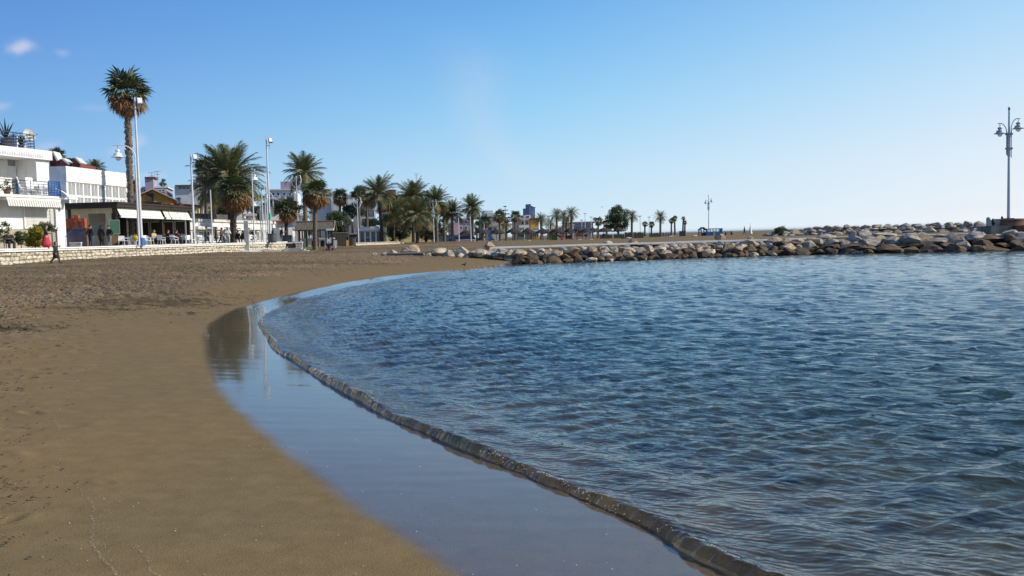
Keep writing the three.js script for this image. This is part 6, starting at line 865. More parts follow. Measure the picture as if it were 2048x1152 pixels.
{ // chalkboard, crates, blue stair gate, planter
  const t = thing('chalkboard', 'tall green chalkboard leaning beside the pavilion corner', 'chalkboard', at(230, 480, 79.5).setY(2.05), 0.55); part('board', box(-0.38, 0.38, 1.05, 2.2, 0, 0.04), M.green, t); part('frame', merge([box(-0.44, -0.382, 1.0, 2.26, -0.02, 0.06), box(0.382, 0.44, 1.0, 2.26, -0.02, 0.06), box(-0.38, 0.38, 2.2, 2.26, -0.02, 0.06), box(-0.38, 0.38, 1.0, 1.05, -0.02, 0.06)]), M.paleTimber, t); for (const x of [-1, 1]) part('leg', beam([x * 0.36, 0, 0.02], [x * 0.36, 1.0, 0.02], 0.06, 0.05), M.darkWood, t); part('panel', box(-0.34, 0.34, 0.02, 0.98, -0.01, 0.03), M.brownWall, t);
  const bench = thing('brick_ledge', 'brown brick ledge behind the blue stair gate', 'ledge', at(152, 480, 80.5).setY(2.05), 0.1); part('block', box(-0.85, 0.95, 0, 1.55, -0.5, 0.1), M.brownWall, bench); part('cap', box(-0.9, 1.0, 1.55, 1.62, -0.55, 0.15), M.rust, bench);
  for (let i = 0; i < 3; i++) for (let k = 0; k < (i === 1 ? 4 : 3); k++) { const c = thing('crate', `orange plastic crate, ${['lowest', 'second', 'third', 'topmost'][k]} of the ${['left', 'middle', 'right'][i]} stack on the brick ledge`, 'crate', at(152, 480, 80.5).add(new V3(-0.52 + i * 0.56, 0, -0.15)).setY(3.67 + k * 0.29), rr(-0.08, 0.08), 'orange crates stacked on the ledge'); for (const z of [-0.19, 0.19]) part('side', merge([0, 1, 2].map((q) => box(-0.26, 0.26, 0.01 + q * 0.1, 0.07 + q * 0.1, z - 0.012, z + 0.012)).concat([box(-0.03, 0.03, 0.01, 0.27, z - 0.01, z + 0.01)])), M.orange, c); for (const x of [-0.26, 0.26]) part('end', box(x - 0.012, x + 0.012, 0, 0.28, -0.19, 0.19), M.orange, c); part('bottom', box(-0.26, 0.26, 0, 0.02, -0.19, 0.19), M.orange, c); }
  const gt = thing('stair_gate', 'blue barred gate with two blue emblems beside the villa', 'gate', at(131, 480, 75).setY(2.04), 0.06); for (let i = 0; i <= 16; i++) { const x = i * 0.1, top = i < 6 ? 0.85 + i * 0.12 : 1.5; part('bar', bar([x, 0.05, 0], [x, top, 0], 0.014, 0.014, 5), M.blueMetal, gt); } part('top_rail', merge([bar([0, 0.85, 0], [0.6, 1.5, 0], 0.03), bar([0.6, 1.5, 0], [1.6, 1.5, 0], 0.03), bar([0, 0.1, 0], [1.6, 0.1, 0], 0.025)]), M.blueMetal, gt);
  for (const [x, y] of [[0.35, 0.5], [0.95, 0.85]]) { const em = new THREE.Shape(); em.absellipse(0, 0.13, 0.1, 0.13, 0, 6.2832); const em2 = new THREE.Shape(); em2.absellipse(0, -0.13, 0.1, 0.13, 0, 6.2832); part('emblem', new THREE.ExtrudeGeometry([em, em2], { depth: 0.03, bevelEnabled: false }).translate(x, y, 0.02), M.emblemBlue ?? mat('emblemBlue', L(0.08, 0.28, 0.6), 0.5), gt); }
  const pl = thing('planter', 'white stone trough standing behind the wall by the gate', 'planter', at(151, 480, 71).setY(1.97), 0.2); part('trough', box(-0.4, 0.4, 0, 0.4, -0.2, 0.2), M.paleConcrete, pl); part('rim', box(-0.43, 0.43, 0.36, 0.42, -0.23, 0.23), M.white, pl); part('soil', box(-0.36, 0.36, 0.4, 0.43, -0.17, 0.17), M.brownWall, pl);
}
{ // villa balcony furniture
  const { B, X, yb } = SPOT.villa, w = (px, z) => B.o.localToWorld(new V3(X(px, 375, z), yb, z));
  const rc = (l, px, z, tn) => { const t = thing('reclining_chair', l, 'chair', w(px, z), tn, 'chairs on the villa balcony'); part('seat', box(-0.27, 0.27, 0.42, 0.46, -0.25, 0.25), M.plastic, t); part('backrest', box(-0.27, 0.27, 0, 1.05, -0.03, 0.03).rotateX(-0.25).translate(0, 0.45, -0.26), M.plastic, t); for (const x of [-1, 1]) part('leg', merge([bar([x * 0.28, 0, -0.35], [x * 0.28, 0.62, 0.3], 0.022), bar([x * 0.28, 0, 0.38], [x * 0.28, 0.62, -0.28], 0.022), bar([x * 0.28, 0.63, -0.3], [x * 0.28, 0.63, 0.32], 0.025)]), M.plastic, t); };
  rc('white high-backed reclining chair on the villa balcony', 49, 0.5, 1.9); rc('second white reclining chair farther along the villa balcony', 64, 0.5, 0.9);
  for (let k = 0; k < 3; k++) chair(`white plastic chair, ${['lowest', 'middle', 'topmost'][k]} of the stack on the villa balcony`, w(79, 0.55).add(new V3(0, k * 0.16, 0)), 1.3, 'chairs stacked on the villa balcony');
  const t = thing('table', 'white plastic table on the villa balcony', 'table', w(71, -0.3), 0.2); part('tabletop', box(-0.4, 0.4, 0.7, 0.73, -0.4, 0.4), M.plastic, t); for (const x of [-1, 1]) for (const z of [-1, 1]) part('leg', bar([x * 0.34, 0, z * 0.34], [x * 0.34, 0.7, z * 0.34], 0.03), M.plastic, t);
}
// ------------------------------------------------------------------ end of the wall: bins, pier, steps, post, planks
function bin(label, px, d, y, s) { const t = thing('litter_bin', label, 'bin', at(px, 480, d).setY(y), 0, 'big round bins'); part('drum', new THREE.LatheGeometry([[0, 0], [0.4, 0], [0.46, 0.1], [0.47, 0.75], [0.43, 0.85]].map(([a, b]) => new THREE.Vector2(a * s, b * s)), 24), M.binGrey, t); part('rim', new THREE.TorusGeometry(0.46 * s, 0.05 * s, 8, 24).rotateX(Math.PI / 2).translate(0, 0.95 * s, 0), M.binGrey, t); part('lid', new THREE.CylinderGeometry(0.46 * s, 0.47 * s, 0.1 * s, 24).translate(0, 0.9 * s, 0), M.darkMetal, t); part('neck', new THREE.CylinderGeometry(0.4 * s, 0.43 * s, 0.09 * s, 24).translate(0, 0.84 * s, 0), M.greyMetal, t); }
bin('round dark bin behind the wall beside the green-banded mast', 545, 102, 1.97, 1.0); bin('taller round dark bin in the gap at the end of the wall', 575, 108.5, 1.45, 1.35);
{
  const q = at(598, 495, 107.5), y0 = G(q.x, q.z), t = thing('gate_pier', 'stone gate pier with a white cap at the wall end', 'pier', q.clone().setY(y0 - 0.2), 0.15); part('core', box(-0.36, 0.36, 0, 1.3, -0.36, 0.36), M.mortar, t); part('cap', box(-0.46, 0.46, 1.3, 1.46, -0.46, 0.46), M.white, t); part('return_wall', box(-1.3, -0.36, 0, 1.28, -0.3, 0.1), M.brownWall, t); part('return_cap', box(-1.35, -0.462, 1.28, 1.42, -0.36, 0.16), M.white, t); reseed(88);
  for (let r = 0; r < 4; r++) for (let c = 0; c < 2; c++) { part('stone', box(-0.345 + c * 0.35 + 0.012, c * 0.35 - 0.012, 0.02 + r * 0.32, 0.3 + r * 0.32, 0.361, 0.4 + rr(0, 0.03)), M.wallStoneA, t); part('stone', box(0.361, 0.4 + rr(0, 0.03), 0.02 + r * 0.32, 0.3 + r * 0.32, -0.345 + c * 0.35 + 0.012, c * 0.35 - 0.012), M.wallStoneC, t); }
  const s = thing('beach_steps', 'pale concrete steps fanning down to the sand', 'steps', at(590, 500, 106).setY(0), 0.15); for (let k = 0; k < 4; k++) { const g = G(at(590, 500, 106).x, at(590, 500, 106).z) - 0.05 + k * 0.15; part('step', box(-1.5 + k * 0.12, 1.9 - k * 0.4, g - 0.3, g + 0.15, -2.5, 1.4 - k * 0.42), M.paleConcrete, s); }
  const p = at(494, 505, 96.5), gy = G(p.x, p.z), post = thing('metal_post', 'grey square metal post standing on the sand before the wall', 'post', p.clone().setY(gy - 0.1), 0.3); const h = at(488, 442, 96.5).y - gy + 0.1; part('column', box(-0.22, 0.22, 0, h, -0.14, 0.14), M.greyMetal, post); part('light_face', box(0.221, 0.25, 0.1, h - 0.05, -0.12, 0.12), M.whitePaint, post); part('foot_plate', box(-0.5, 0.5, 0.05, 0.16, -0.4, 0.4), M.paleConcrete, post); part('sensor', new THREE.SphereGeometry(0.13, 12, 8).translate(-0.1, h + 0.35, 0), M.whitePaint, post); part('sensor_stem', bar([-0.1, h, 0], [-0.1, h + 0.3, 0], 0.03), M.greyMetal, post);
  for (const [a, b, d, w, m, l] of [[402, 455, 90.5, 0.35, M.timber, 'long dark strip lying at the foot of the wall'], [436, 486, 93, 0.45, M.darkWood, 'darkest strip lying before the grey metal post'], [478, 522, 95.2, 0.6, M.paleConcrete, 'pale slab lying at the foot of the grey metal post'], [524, 560, 99, 0.5, M.paleTimber, 'sandy plank lying beside the beach steps']]) { const A = foot(a, d), C = foot(b, d + 3); A.y += 0.12; C.y += 0.12; const c = A.clone().add(C).multiplyScalar(0.5), t = thing('plank', l, 'plank', c, 0, 'planks at the foot of the wall'); part('board', beam(A.clone().sub(c).toArray(), C.clone().sub(c).toArray(), w, 0.14), m, t); part('chock', box(-0.2, 0.2, -0.2, -0.06, -0.2, 0.2), m, t); }  // two long dark strips along the sand left of the post, then paler pieces
}
// ------------------------------------------------------------------ thatched shelter, fence, kiosk, container, lawn
{
  const B = house('thatched_shelter', 'thatched shelter on dark posts at the back of the beach', 'shelter', 592, 116, [1, -0.12], 1.25), o = B.o, x1 = B.at(672, 460)[0], ye = B.at(630, 459)[1], yr = B.at(640, 443)[1];
  part('thatch_roof', gableRoof(0.3, x1 - 0.6, ye, yr - ye, -3.4, 0.6, 0.35), M.thatch, o); part('ridge', bar([0.0, yr + 0.02, -1.4], [x1 - 0.3, yr + 0.02, -1.4], 0.14), M.thatch, o); part('barge_board', merge([beam([x1 - 0.2, ye - 0.1, 1.0], [x1 - 0.2, yr + 0.05, -1.4], 0.12, 0.14), beam([x1 - 0.2, ye - 0.1, -3.8], [x1 - 0.2, yr + 0.05, -1.4], 0.12, 0.14)]), M.paleTimber, o);
  for (const x of [0.5, x1 * 0.27, x1 * 0.55, x1 * 0.82]) for (const z of [0.3, -3.0]) part('post', beam([x, -0.6, z], [x, ye + 0.1, z], 0.16, 0.16), M.darkWood, o); part('beam', box(0.3, x1 - 0.5, ye - 0.18, ye - 0.02, 0.22, 0.38), M.darkWood, o);
  B.box('counter', M.greyWall, 0.4, x1 - 1.6, -0.6, 0.95, -2.8, -2.6); B.box('white_ledge', M.white, 0.2, x1 - 0.4, 0.95, 1.15, -2.9, -2.4); for (let k = 0; k < 7; k++) { const x = 1.2 + k * 0.55; B.box('slat', k % 2 ? M.black : M.white, x, x + 0.45, -0.4, 0.8, -2.598, -2.55); }
  const S = house('beach_sign', 'white-topped notice frame on two black posts by the shelter', 'sign', 649, 110, [1, -0.1], 0), so = S.o, a = S.at(652, 470), b = S.at(664, 470), gy = G(S.A.x, S.A.z) - 0.1; for (const x of [a[0], b[0]]) S.box('post', M.black, x - 0.07, x + 0.07, gy, S.at(658, 462)[1], -0.07, 0.07); S.px('header', M.white, 652, 457, 667, 461, -0.3, 0.3); S.px('window_box', M.whitePaint, 653, 478, 662, 486, -0.2, 0.05); S.px('footing', M.paleConcrete, 650, 492, 671, 496.5, -0.5, 0.5);
  const F = house('reed_fence', 'tall brown reed fence enclosure beside the shelter', 'fence', 664, 122, [1, -0.25], 0), gf = G(F.A.x, F.A.z) - 0.2, fx = F.at(697, 478)[0], ft = F.at(680, 466)[1]; for (let k = 0; k < 6; k++) { F.box('panel', k === 5 ? M.ochre : M.reed, k * fx / 6 + 0.02, (k + 1) * fx / 6 - 0.02, gf, k === 5 ? gf + 1.0 : ft, -0.06, 0.03); F.box('post', M.timber, k * fx / 6 - 0.04, k * fx / 6 + 0.04, gf, ft + 0.06, 0.031, 0.1); } F.box('side_panel', M.reed, fx, fx + 0.08, gf, ft, -5, 0); F.box('rail', M.paleTimber, -2, fx + 0.4, ft, ft + 0.08, -0.08, 0.12);
  const K = house('white_kiosk', 'white glazed kiosk on the promenade before the date palms', 'kiosk', 719, 150, [1, -0.22], 0), ko = K.o, kg = G(K.A.x, K.A.z) - 0.1, kx = K.at(763, 475)[0], kt = K.at(740, 457)[1]; K.box('roof', M.white, -0.3, kx + 0.2, kt - 0.35, kt, -4.2, 0.5); K.box('parapet', M.offWhite, 0.2, kx - 0.3, kt, kt + 0.3, -3.8, 0.1); K.box('floor', M.concrete, -0.2, kx + 0.1, kg, kg + 0.25, -4, 0.3); K.box('back_wall', M.interior, 0, kx, kg + 0.25, kt - 0.35, -4, -3.8); for (let k = 0; k < 4; k++) K.win(0.12 + k * kx / 4, (k + 1) * kx / 4 - 0.1, kg + 0.4, kt - 0.5, 0, 1, k === 1 ? 2 : 1, M.glass, M.whitePaint, 0.1); K.box('side_wall', M.white, -0.12, -0.02, kg + 0.25, kt - 0.35, -3.9, 0.05); K.box('annex', M.brownWall, -4.6, -0.3, kg, kt - 0.9, -3.5, -0.6); K.box('annex_roof', M.white, -4.9, -0.25, kt - 0.9, kt - 0.72, -3.8, 0); const ro = gableRoof(-4.8, -1.8, kt - 0.7, 1.1, -5, -2, 0.2); part('tile_roof', ro, M.terracotta, ko);
  const C = thing('refuse_container', 'dark grey wheeled refuse container on the sand by the fence', 'container', foot(703, 124)); part('body', new THREE.CylinderGeometry(0.75, 0.62, 1.05, 4, 1).rotateY(Math.PI / 4).scale(1.1, 1, 0.8).translate(0, 0.62, 0), M.binGrey, C); part('lid', box(-0.68, 0.68, 1.15, 1.26, -0.5, 0.5), M.darkMetal, C); for (const x of [-1, 1]) for (const z of [-1, 1]) part('wheel', new THREE.CylinderGeometry(0.1, 0.1, 0.06, 12).rotateZ(Math.PI / 2).translate(x * 0.5, 0.1, z * 0.3), M.black, C);
  const D = thing('beach_container', 'dark lidded container alone on the open beach', 'container', foot(1365, 196)); part('body', box(-0.6, 0.6, 0.05, 1.05, -0.45, 0.45), M.binGrey, D); part('lid', box(-0.68, 0.68, 1.052, 1.16, -0.52, 0.52), M.darkMetal, D);
  // low stone kerb wall along the lawn
  const Lw = house('lawn_wall', 'low rubble wall along the back of the lawn', 'wall', 704, 138, [0.55, -1], 0), lx = Lw.at(800, 486)[0], lg = G(Lw.A.x, Lw.A.z); for (let x = 0; x < Math.min(lx, 40); x += 1.1) { part('stone', box(x + 0.02, x + 1.08, lg - 0.3, lg + 0.34, -0.2, 0.16 + 0.04 * hash(x * 10, 2)), hash(x * 7, 1) < 0.5 ? M.wallStoneA : M.wallStoneB, Lw.o); part('coping', box(x + 0.005, x + 1.095, lg + 0.34, lg + 0.46, -0.26, 0.24), M.paleConcrete, Lw.o); }
  // lawns
  const lawn = (name, pts, label) => { const P = pts.map(([x, d]) => foot(x, d)), pos = []; const n = 14; for (let i = 0; i < n; i++) for (let j = 0; j < n; j++) { const q = (u, v) => { const a = P[0].clone().lerp(P[1], u), b = P[3].clone().lerp(P[2], u), c = a.lerp(b, v); return [c.x, G(c.x, c.z) + 0.06, c.z]; }; const A = q(i / n, j / n), B2 = q((i + 1) / n, j / n), C2 = q((i + 1) / n, (j + 1) / n), D2 = q(i / n, (j + 1) / n); pos.push(...A, ...B2, ...C2, ...A, ...C2, ...D2); } const g = tris(pos), uv = []; for (let i = 0; i < pos.length; i += 3) uv.push(pos[i] * 0.3, pos[i + 2] * 0.3); g.setAttribute('uv', new THREE.Float32BufferAttribute(uv, 2)); structure(name, g, M.lawn, label); };
  lawn('lawn', [[745, 146], [868, 158], [868, 185], [770, 185]], 'strip of yellow-green lawn under the date palms'); lawn('grass_bank', [[606, 109], [634, 109], [628, 118], [606, 118]], 'dry grass bank beside the gate pier'); lawn('far_lawn', [[950, 205], [1100, 212], [1100, 245], [950, 245]], 'strip of green lawn behind the umbrellas');
}
// ------------------------------------------------------------------ umbrellas of palm thatch
function umbProto(s) { reseed(s); const t = new THREE.Group(), n = 26, pos = [], P = (i, k) => { const a = i / n * 6.2832, j = hash(i % n, s), r = [0.05, 0.75, 1.35 + 0.16 * j][k], y = [2.62, 2.3, 1.82 - 0.22 * hash(i % n, s + 3)][k]; return [Math.cos(a) * r, y, Math.sin(a) * r]; }; for (let i = 0; i < n; i++) for (const k of [0, 1]) { pos.push(...P(i, k), ...P(i, k + 1), ...P(i + 1, k + 1), ...P(i, k), ...P(i + 1, k + 1), ...P(i + 1, k)); } const g = tris(pos), uv = []; for (let i = 0; i < pos.length; i += 3) uv.push(Math.atan2(pos[i + 2], pos[i]) * 1.2, pos[i + 1]); g.setAttribute('uv', new THREE.Float32BufferAttribute(uv, 2)); part('canopy', g, M.darkThatch, t); part('pole', bar([0, -0.1, 0], [0, 2.55, 0], 0.06), M.timber, t); part('cap', new THREE.ConeGeometry(0.2, 0.3, 10).translate(0, 2.68, 0), M.darkThatch, t); return t; }
const UMB = [1, 2, 3].map(umbProto);
[[870, 190, 'alone before the grey shack'], [932, 196, 'left of the pair before the lone date palm'], [941, 200, 'right of the pair before the lone date palm'], [965, 192, 'left of the pair before the white hut'], [974, 199, 'right of the pair before the white hut'], [993, 194, 'first of the cluster right of the white hut'], [1001, 199, 'second of the cluster right of the white hut'], [1025, 196, 'left of the pair before the lawn'], [1034, 202, 'right of the pair before the lawn'], [1056, 196, 'broad one before the balcony building'], [1063, 203, 'behind the broad one before the balcony building'], [1086, 200, 'left of the pair before the ochre wall'], [1095, 205, 'right of the pair before the ochre wall'], [1114, 200, 'before the play castle'], [1122, 206, 'behind the play castle'], [1139, 203, 'below the white round-ended house'], [1146, 208, 'right of the white round-ended house'], [1156, 204, 'left of the widest umbrella before the grey hall'], [1172, 202, 'before the middle of the grey hall'], [1186, 207, 'before the right of the grey hall'], [1194, 212, 'farthest before the grey hall'], [1208, 208, 'left of the pair before the fan palms'], [1215, 213, 'right of the pair before the fan palms'], [1237, 208, 'alone before the leafy tree']].forEach(([px, d, l], i) => { const t = UMB[i % 3].clone(); t.name = numbered('thatched_umbrella'); t.position.copy(foot(px, d)); t.rotation.y = i; const s = 1 + 0.12 * Math.sin(i * 7); t.scale.set(s * 1.12, 1 + 0.06 * Math.sin(i * 3), s * 1.12); scene.add(t); tag(t, 'thatched umbrella ' + l, 'umbrella', 'thatched umbrellas on the beach'); });
{ // things among the umbrellas
  const S = house('grey_shack', 'low grey beach shack left of the blue tarpaulin', 'shack', 871, 184, [1, -0.1], 0), sg = G(S.A.x, S.A.z) - 0.1, sx = S.at(904, 475)[0]; S.box('wall', mat('shackGrey', L(0.3, 0.36, 0.37), 0.85, T.plaster), 0, sx, sg, sg + 1.5, -2.6, 0); S.box('roof', M.terracotta, -0.2, sx + 5.5, sg + 1.5, sg + 1.68, -3, 0.2); S.box('post', M.white, sx - 0.25, sx, sg, sg + 1.5, 0.003, 0.12); S.box('blue_sheet', M.bluePaint, sx + 0.05, sx + 1.5, sg, sg + 1.45, -2.4, 0.05); S.box('blue_flap', M.navyCanvas, sx - 0.6, sx + 0.04, sg, sg + 0.9, 0.13, 0.3);
  const b = thing('covered_boat', 'white boat under a dark blue cover beside the shack', 'boat', foot(931, 178), 0.05); const hull = new THREE.Shape(); hull.moveTo(-1.7, 0.1); hull.lineTo(1.7, 0.0); hull.lineTo(1.9, 0.55); hull.lineTo(-1.9, 0.55); hull.closePath(); part('hull', new THREE.ExtrudeGeometry(hull, { depth: 1.1, bevelEnabled: true, bevelSize: 0.08, bevelThickness: 0.2 }).translate(0, 0, -0.6), M.offWhite, b); const cv = new THREE.Shape(); cv.moveTo(-1.9, 0.56); cv.lineTo(1.9, 0.56); cv.quadraticCurveTo(1.8, 1.15, 0.6, 1.22); cv.quadraticCurveTo(-1.4, 1.3, -1.9, 0.56); part('cover', new THREE.ExtrudeGeometry(cv, { depth: 1.3, bevelEnabled: true, bevelSize: 0.06, bevelThickness: 0.1 }).translate(0, 0.08, -0.7), M.navyCanvas, b); part('stripe', box(-1.85, 1.85, 0.3, 0.38, 0.702, 0.74), M.red, b);
  const pc = thing('play_castle', 'small play castle with a red roof, coloured panels and slide', 'play castle', foot(1112, 206)); part('panel_yellow', box(-1.6, -0.9, 0, 1.7, -0.5, 0.1), M.yellow, pc); part('panel_green', box(-0.88, 0.3, 0, 1.3, -0.5, 0.08), mat('playGreen', L(0.12, 0.3, 0.08), 0.6), pc); part('roof', new THREE.ConeGeometry(1.3, 1.1, 4).rotateY(Math.PI / 4).translate(-0.5, 2.3, -0.2), M.maroon, pc); part('slide', beam([0.4, 1.3, 0], [1.7, 0.15, 0.2], 0.2, 0.6), M.red, pc); for (const x of [-1.5, 0.3]) part('post', beam([x, 0, -0.4], [x, 2.0, -0.4], 0.12, 0.12), M.timber, pc);
  const op = thing('play_board', 'orange play panel on posts under the umbrellas', 'play board', foot(1159, 212)); part('panel', box(-0.8, 0.8, 0.75, 1.7, -0.05, 0.05), mat('playOrange', L(0.5, 0.16, 0.05), 0.6), op); for (const x of [-0.7, 0.7]) part('post', beam([x, 0, -0.06], [x, 1.8, -0.06], 0.1, 0.1), M.timber, op);
  const swing = thing('climbing_frame', 'dark red climbing frame right of the play castle', 'climbing frame', foot(1133, 208)); for (const x of [-1.2, 0, 1.2]) part('post', beam([x, 0, 0], [x, 1.5, 0], 0.14, 0.14), M.darkWood, swing); part('bar', beam([-1.3, 1.45, 0], [1.3, 1.45, 0], 0.12, 0.12), M.maroon, swing); part('platform', box(-1.2, 0, 0.7, 0.8, -0.5, 0.5), M.maroon, swing); part('net_panel', box(0.1, 1.1, 0.3, 1.1, -0.03, 0.03), M.navyMetal, swing);
  for (const [px, d, l] of [[1208, 205, 'dark litter basket hanging under the paired umbrellas'], [1172, 199, 'dark litter basket on the umbrella pole before the hall']]) { const t = thing('litter_basket', l, 'basket', foot(px, d), 0, 'litter baskets under the umbrellas'); part('basket', new THREE.CylinderGeometry(0.34, 0.26, 0.6, 14).translate(0, 0.95, 0), M.black, t); part('post', bar([0, 0, 0], [0, 1.3, 0], 0.05), M.black, t); }
  // reed fences on the open beach
  for (const [px, w, d, l, m] of [[1200, 24, 230, 'pale reed fence behind the paired umbrellas', M.reed], [1228, 20, 232, 'pale reed fence left of the lone umbrella', M.reed], [1250, 15, 226, 'dark framed reed fence right of the leafy tree', M.reed], [1267, 20, 222, 'tall reed fence on the open beach', M.reed], [1299, 22, 235, 'low reed fence under the lone date palm', M.reed], [1322, 20, 240, 'pinkish low fence right of the lone date palm', M.pink]]) { const B = house('beach_fence', l, 'fence', px, d, [1, -0.05], 0, 'reed fences on the open beach'), gy = G(B.A.x, B.A.z) - 0.05, x1 = w * d / FOCAL, h = d < 228 ? 1.45 : 1.0, n = 4; for (let k = 0; k < n; k++) B.box('panel', m, k * x1 / n + 0.02, (k + 1) * x1 / n - 0.02, gy, gy + h - 0.08 * (k % 2), -0.03, 0.03); for (let k = 0; k <= n; k++) B.box('post', M.timber, k * x1 / n - 0.05, k * x1 / n + 0.05, gy, gy + h + 0.1, 0.031, 0.12); B.box('top_rail', M.paleTimber, 0, x1, gy + h, gy + h + 0.07, -0.05, 0.03); }
  // white things lying on the beach
  for (const [px, d, l, s] of [[990, 188, 'white sack lying under the cluster right of the hut', 0.35], [1060, 190, 'white sack lying before the balcony building', 0.3], [1160, 197, 'long white sack lying before the grey hall', 0.4], [1183, 199, 'round white buoy lying before the grey hall', 0.3], [1248, 198, 'dark seaweed heap lying below the lone umbrella', 0.45], [1258, 197, 'pale driftwood heap right of the lone umbrella', 0.45], [1343, 192, 'pale rubble left of the dark container', 0.4], [1390, 190, 'pale rubble before the blue playhouse', 0.4]]) { const o = solo('beach_litter', SMALL_ROCKS[px % 6], l.startsWith('dark') ? M.black : M.offWhite, l, 'litter', 'litter on the open beach'); o.position.copy(foot(px, d)); o.position.y += s * 0.2; o.scale.set(s * 1.8, s * 0.6, s); }
}
{ // blue playhouse, picnic table, folded parasol, birds, aerials
  const B = house('blue_playhouse', 'blue wooden playhouse with open windows and a gabled porch', 'playhouse', 1402, 196, [1, -0.05], 0), g = G(B.A.x, B.A.z) - 0.05, k = 196 / FOCAL, o = B.o;
  const xa = 11 * k, xb = 44 * k; for (const z of [0, -2]) for (const x of [0.08, xa]) B.box('porch_post', M.navyMetal, x - 0.1, x + 0.1, g, g + 1.35, z - 0.1, z + 0.1); part('porch_roof', gableRoofZ(0, xa, g + 1.35, 0.55, -2.2, 0.2), M.navyMetal, o); B.box('porch_panel', M.black, 0.1, xa, g, g + 0.65, -0.05, 0.05);
  B.box('wall', M.bluePaint, xa + 0.12, xb, g, g + 0.85, -0.08, 0.04); B.box('wall', M.bluePaint, xa + 0.12, xb, g, g + 0.85, -2.1, -2.0); B.box('wall', M.bluePaint, xb - 0.1, xb, g + 0.01, g + 1.5, -1.99, -0.09); B.box('door', M.ochre, xa + 1.45, xa + 1.95, g + 0.02, g + 0.95, 0.045, 0.09); for (let i = 0; i < 6; i++) { const x = lerp(xa + 0.2, xb - 0.15, i / 5); B.box('stud', M.bluePaint, x - 0.08, x + 0.08, g + 0.85, g + 1.4, -0.07, 0.03); } B.box('top_beam', M.bluePaint, xa + 0.12, xb + 0.05, g + 1.4, g + 1.58, -0.12, 0.06); B.box('top_beam', M.bluePaint, xa + 0.12, xb + 0.05, g + 1.4, g + 1.56, -2.1, -1.96);
  const t = thing('picnic_table', 'wooden picnic table beside the blue playhouse', 'table', foot(1457, 194)); part('tabletop', box(-0.9, 0.9, 0.7, 0.78, -0.4, 0.4), M.timber, t); for (const x of [-0.7, 0.55]) part('leg', box(x, x + 0.12, 0, 0.7, -0.3, 0.3), M.timber, t); part('bench', box(-0.9, 0.9, 0.4, 0.46, 0.55, 0.8), M.timber, t); part('bench_leg', merge([box(-0.7, -0.6, 0, 0.4, 0.6, 0.75), box(0.6, 0.7, 0, 0.4, 0.6, 0.75)]), M.timber, t);
  const p = thing('folded_parasol', 'white pointed canvas tent standing on the far path', 'tent', foot(1501, 190)); part('canvas', new THREE.ConeGeometry(0.42, 2.05, 9).translate(0, 1.1, 0), M.canvas, p); part('pole', bar([0, 0.05, 0], [0, 2.3, 0], 0.03), M.greyMetal, p); part('base', box(-1.0, 1.3, 0, 0.08, -0.5, 0.5), M.concrete, p);
  const bird = (l, pos, s, tn) => { const b = thing('gull', l, 'bird', pos, tn); part('body', new THREE.SphereGeometry(0.09 * s, 10, 8).scale(0.8, 0.75, 1.9).translate(0, 0, 0), M.greyMetal, b); part('wing', tris([0, 0.03 * s, -0.08 * s, 0, 0.03 * s, 0.1 * s, -0.5 * s, 0.16 * s, -0.04 * s, 0, 0.03 * s, -0.08 * s, 0, 0.03 * s, 0.1 * s, 0.5 * s, 0.16 * s, -0.04 * s]), M.greyMetal, b); };
  bird('small bird flying high above the grey hall', at(1204, 414, 150), 0.9, 0.6);
  { const q = onY(929, 538.5, 0.05), b = thing('wader', 'tiny shore bird standing at the wet edge of the sand', 'bird', q.clone().setY(G(q.x, q.z)), 1.2); part('body', merge([new THREE.SphereGeometry(0.07, 10, 8).scale(0.8, 0.8, 1.6).translate(0, 0.17, 0), new THREE.SphereGeometry(0.045, 8, 6).translate(0, 0.26, 0.1), bar([0, 0.26, 0.13], [0, 0.25, 0.2], 0.012, 0.003, 5), bar([0, 0.18, -0.1], [0, 0.16, -0.24], 0.03, 0.015, 5)]), M.darkMetal, b); for (const x of [-0.025, 0.025]) part('leg', bar([x, 0, 0], [x, 0.13, 0], 0.008), M.darkMetal, b); }
  const aerial = (l, px, top, d, base) => { const q = at(px, base, d), t = thing('roof_aerial', l, 'aerial', q, 0, 'television aerials on roofs'), h = at(px, top, d).y - q.y; part('mast', bar([0, -0.5, 0], [0, h, 0], 0.05), M.greyMetal, t); for (let k = 0; k < 3; k++) part('rod', bar([-0.6 + k * 0.15, h - 0.05 - k * 0.5, 0], [0.6 - k * 0.15, h - 0.05 - k * 0.5, 0], 0.03), M.greyMetal, t); };
  aerial('tall television aerial on the terracotta building', 833, 347, 217, 366); aerial('thin aerial above the pink stair tower', 304, 345, 151, 354); aerial('taller aerial right of the pink stair tower', 316, 342, 152, 374);
}
function gableRoofZ(x0, x1, y, h, z0, z1) { const m = (x0 + x1) / 2; return merge([beam([m, y + h, (z0 + z1) / 2], [x0 - 0.15, y - 0.05, (z0 + z1) / 2], 0.12, z1 - z0), beam([m, y + h, (z0 + z1) / 2], [x1 + 0.15, y - 0.05, (z0 + z1) / 2], 0.12, z1 - z0)]); }
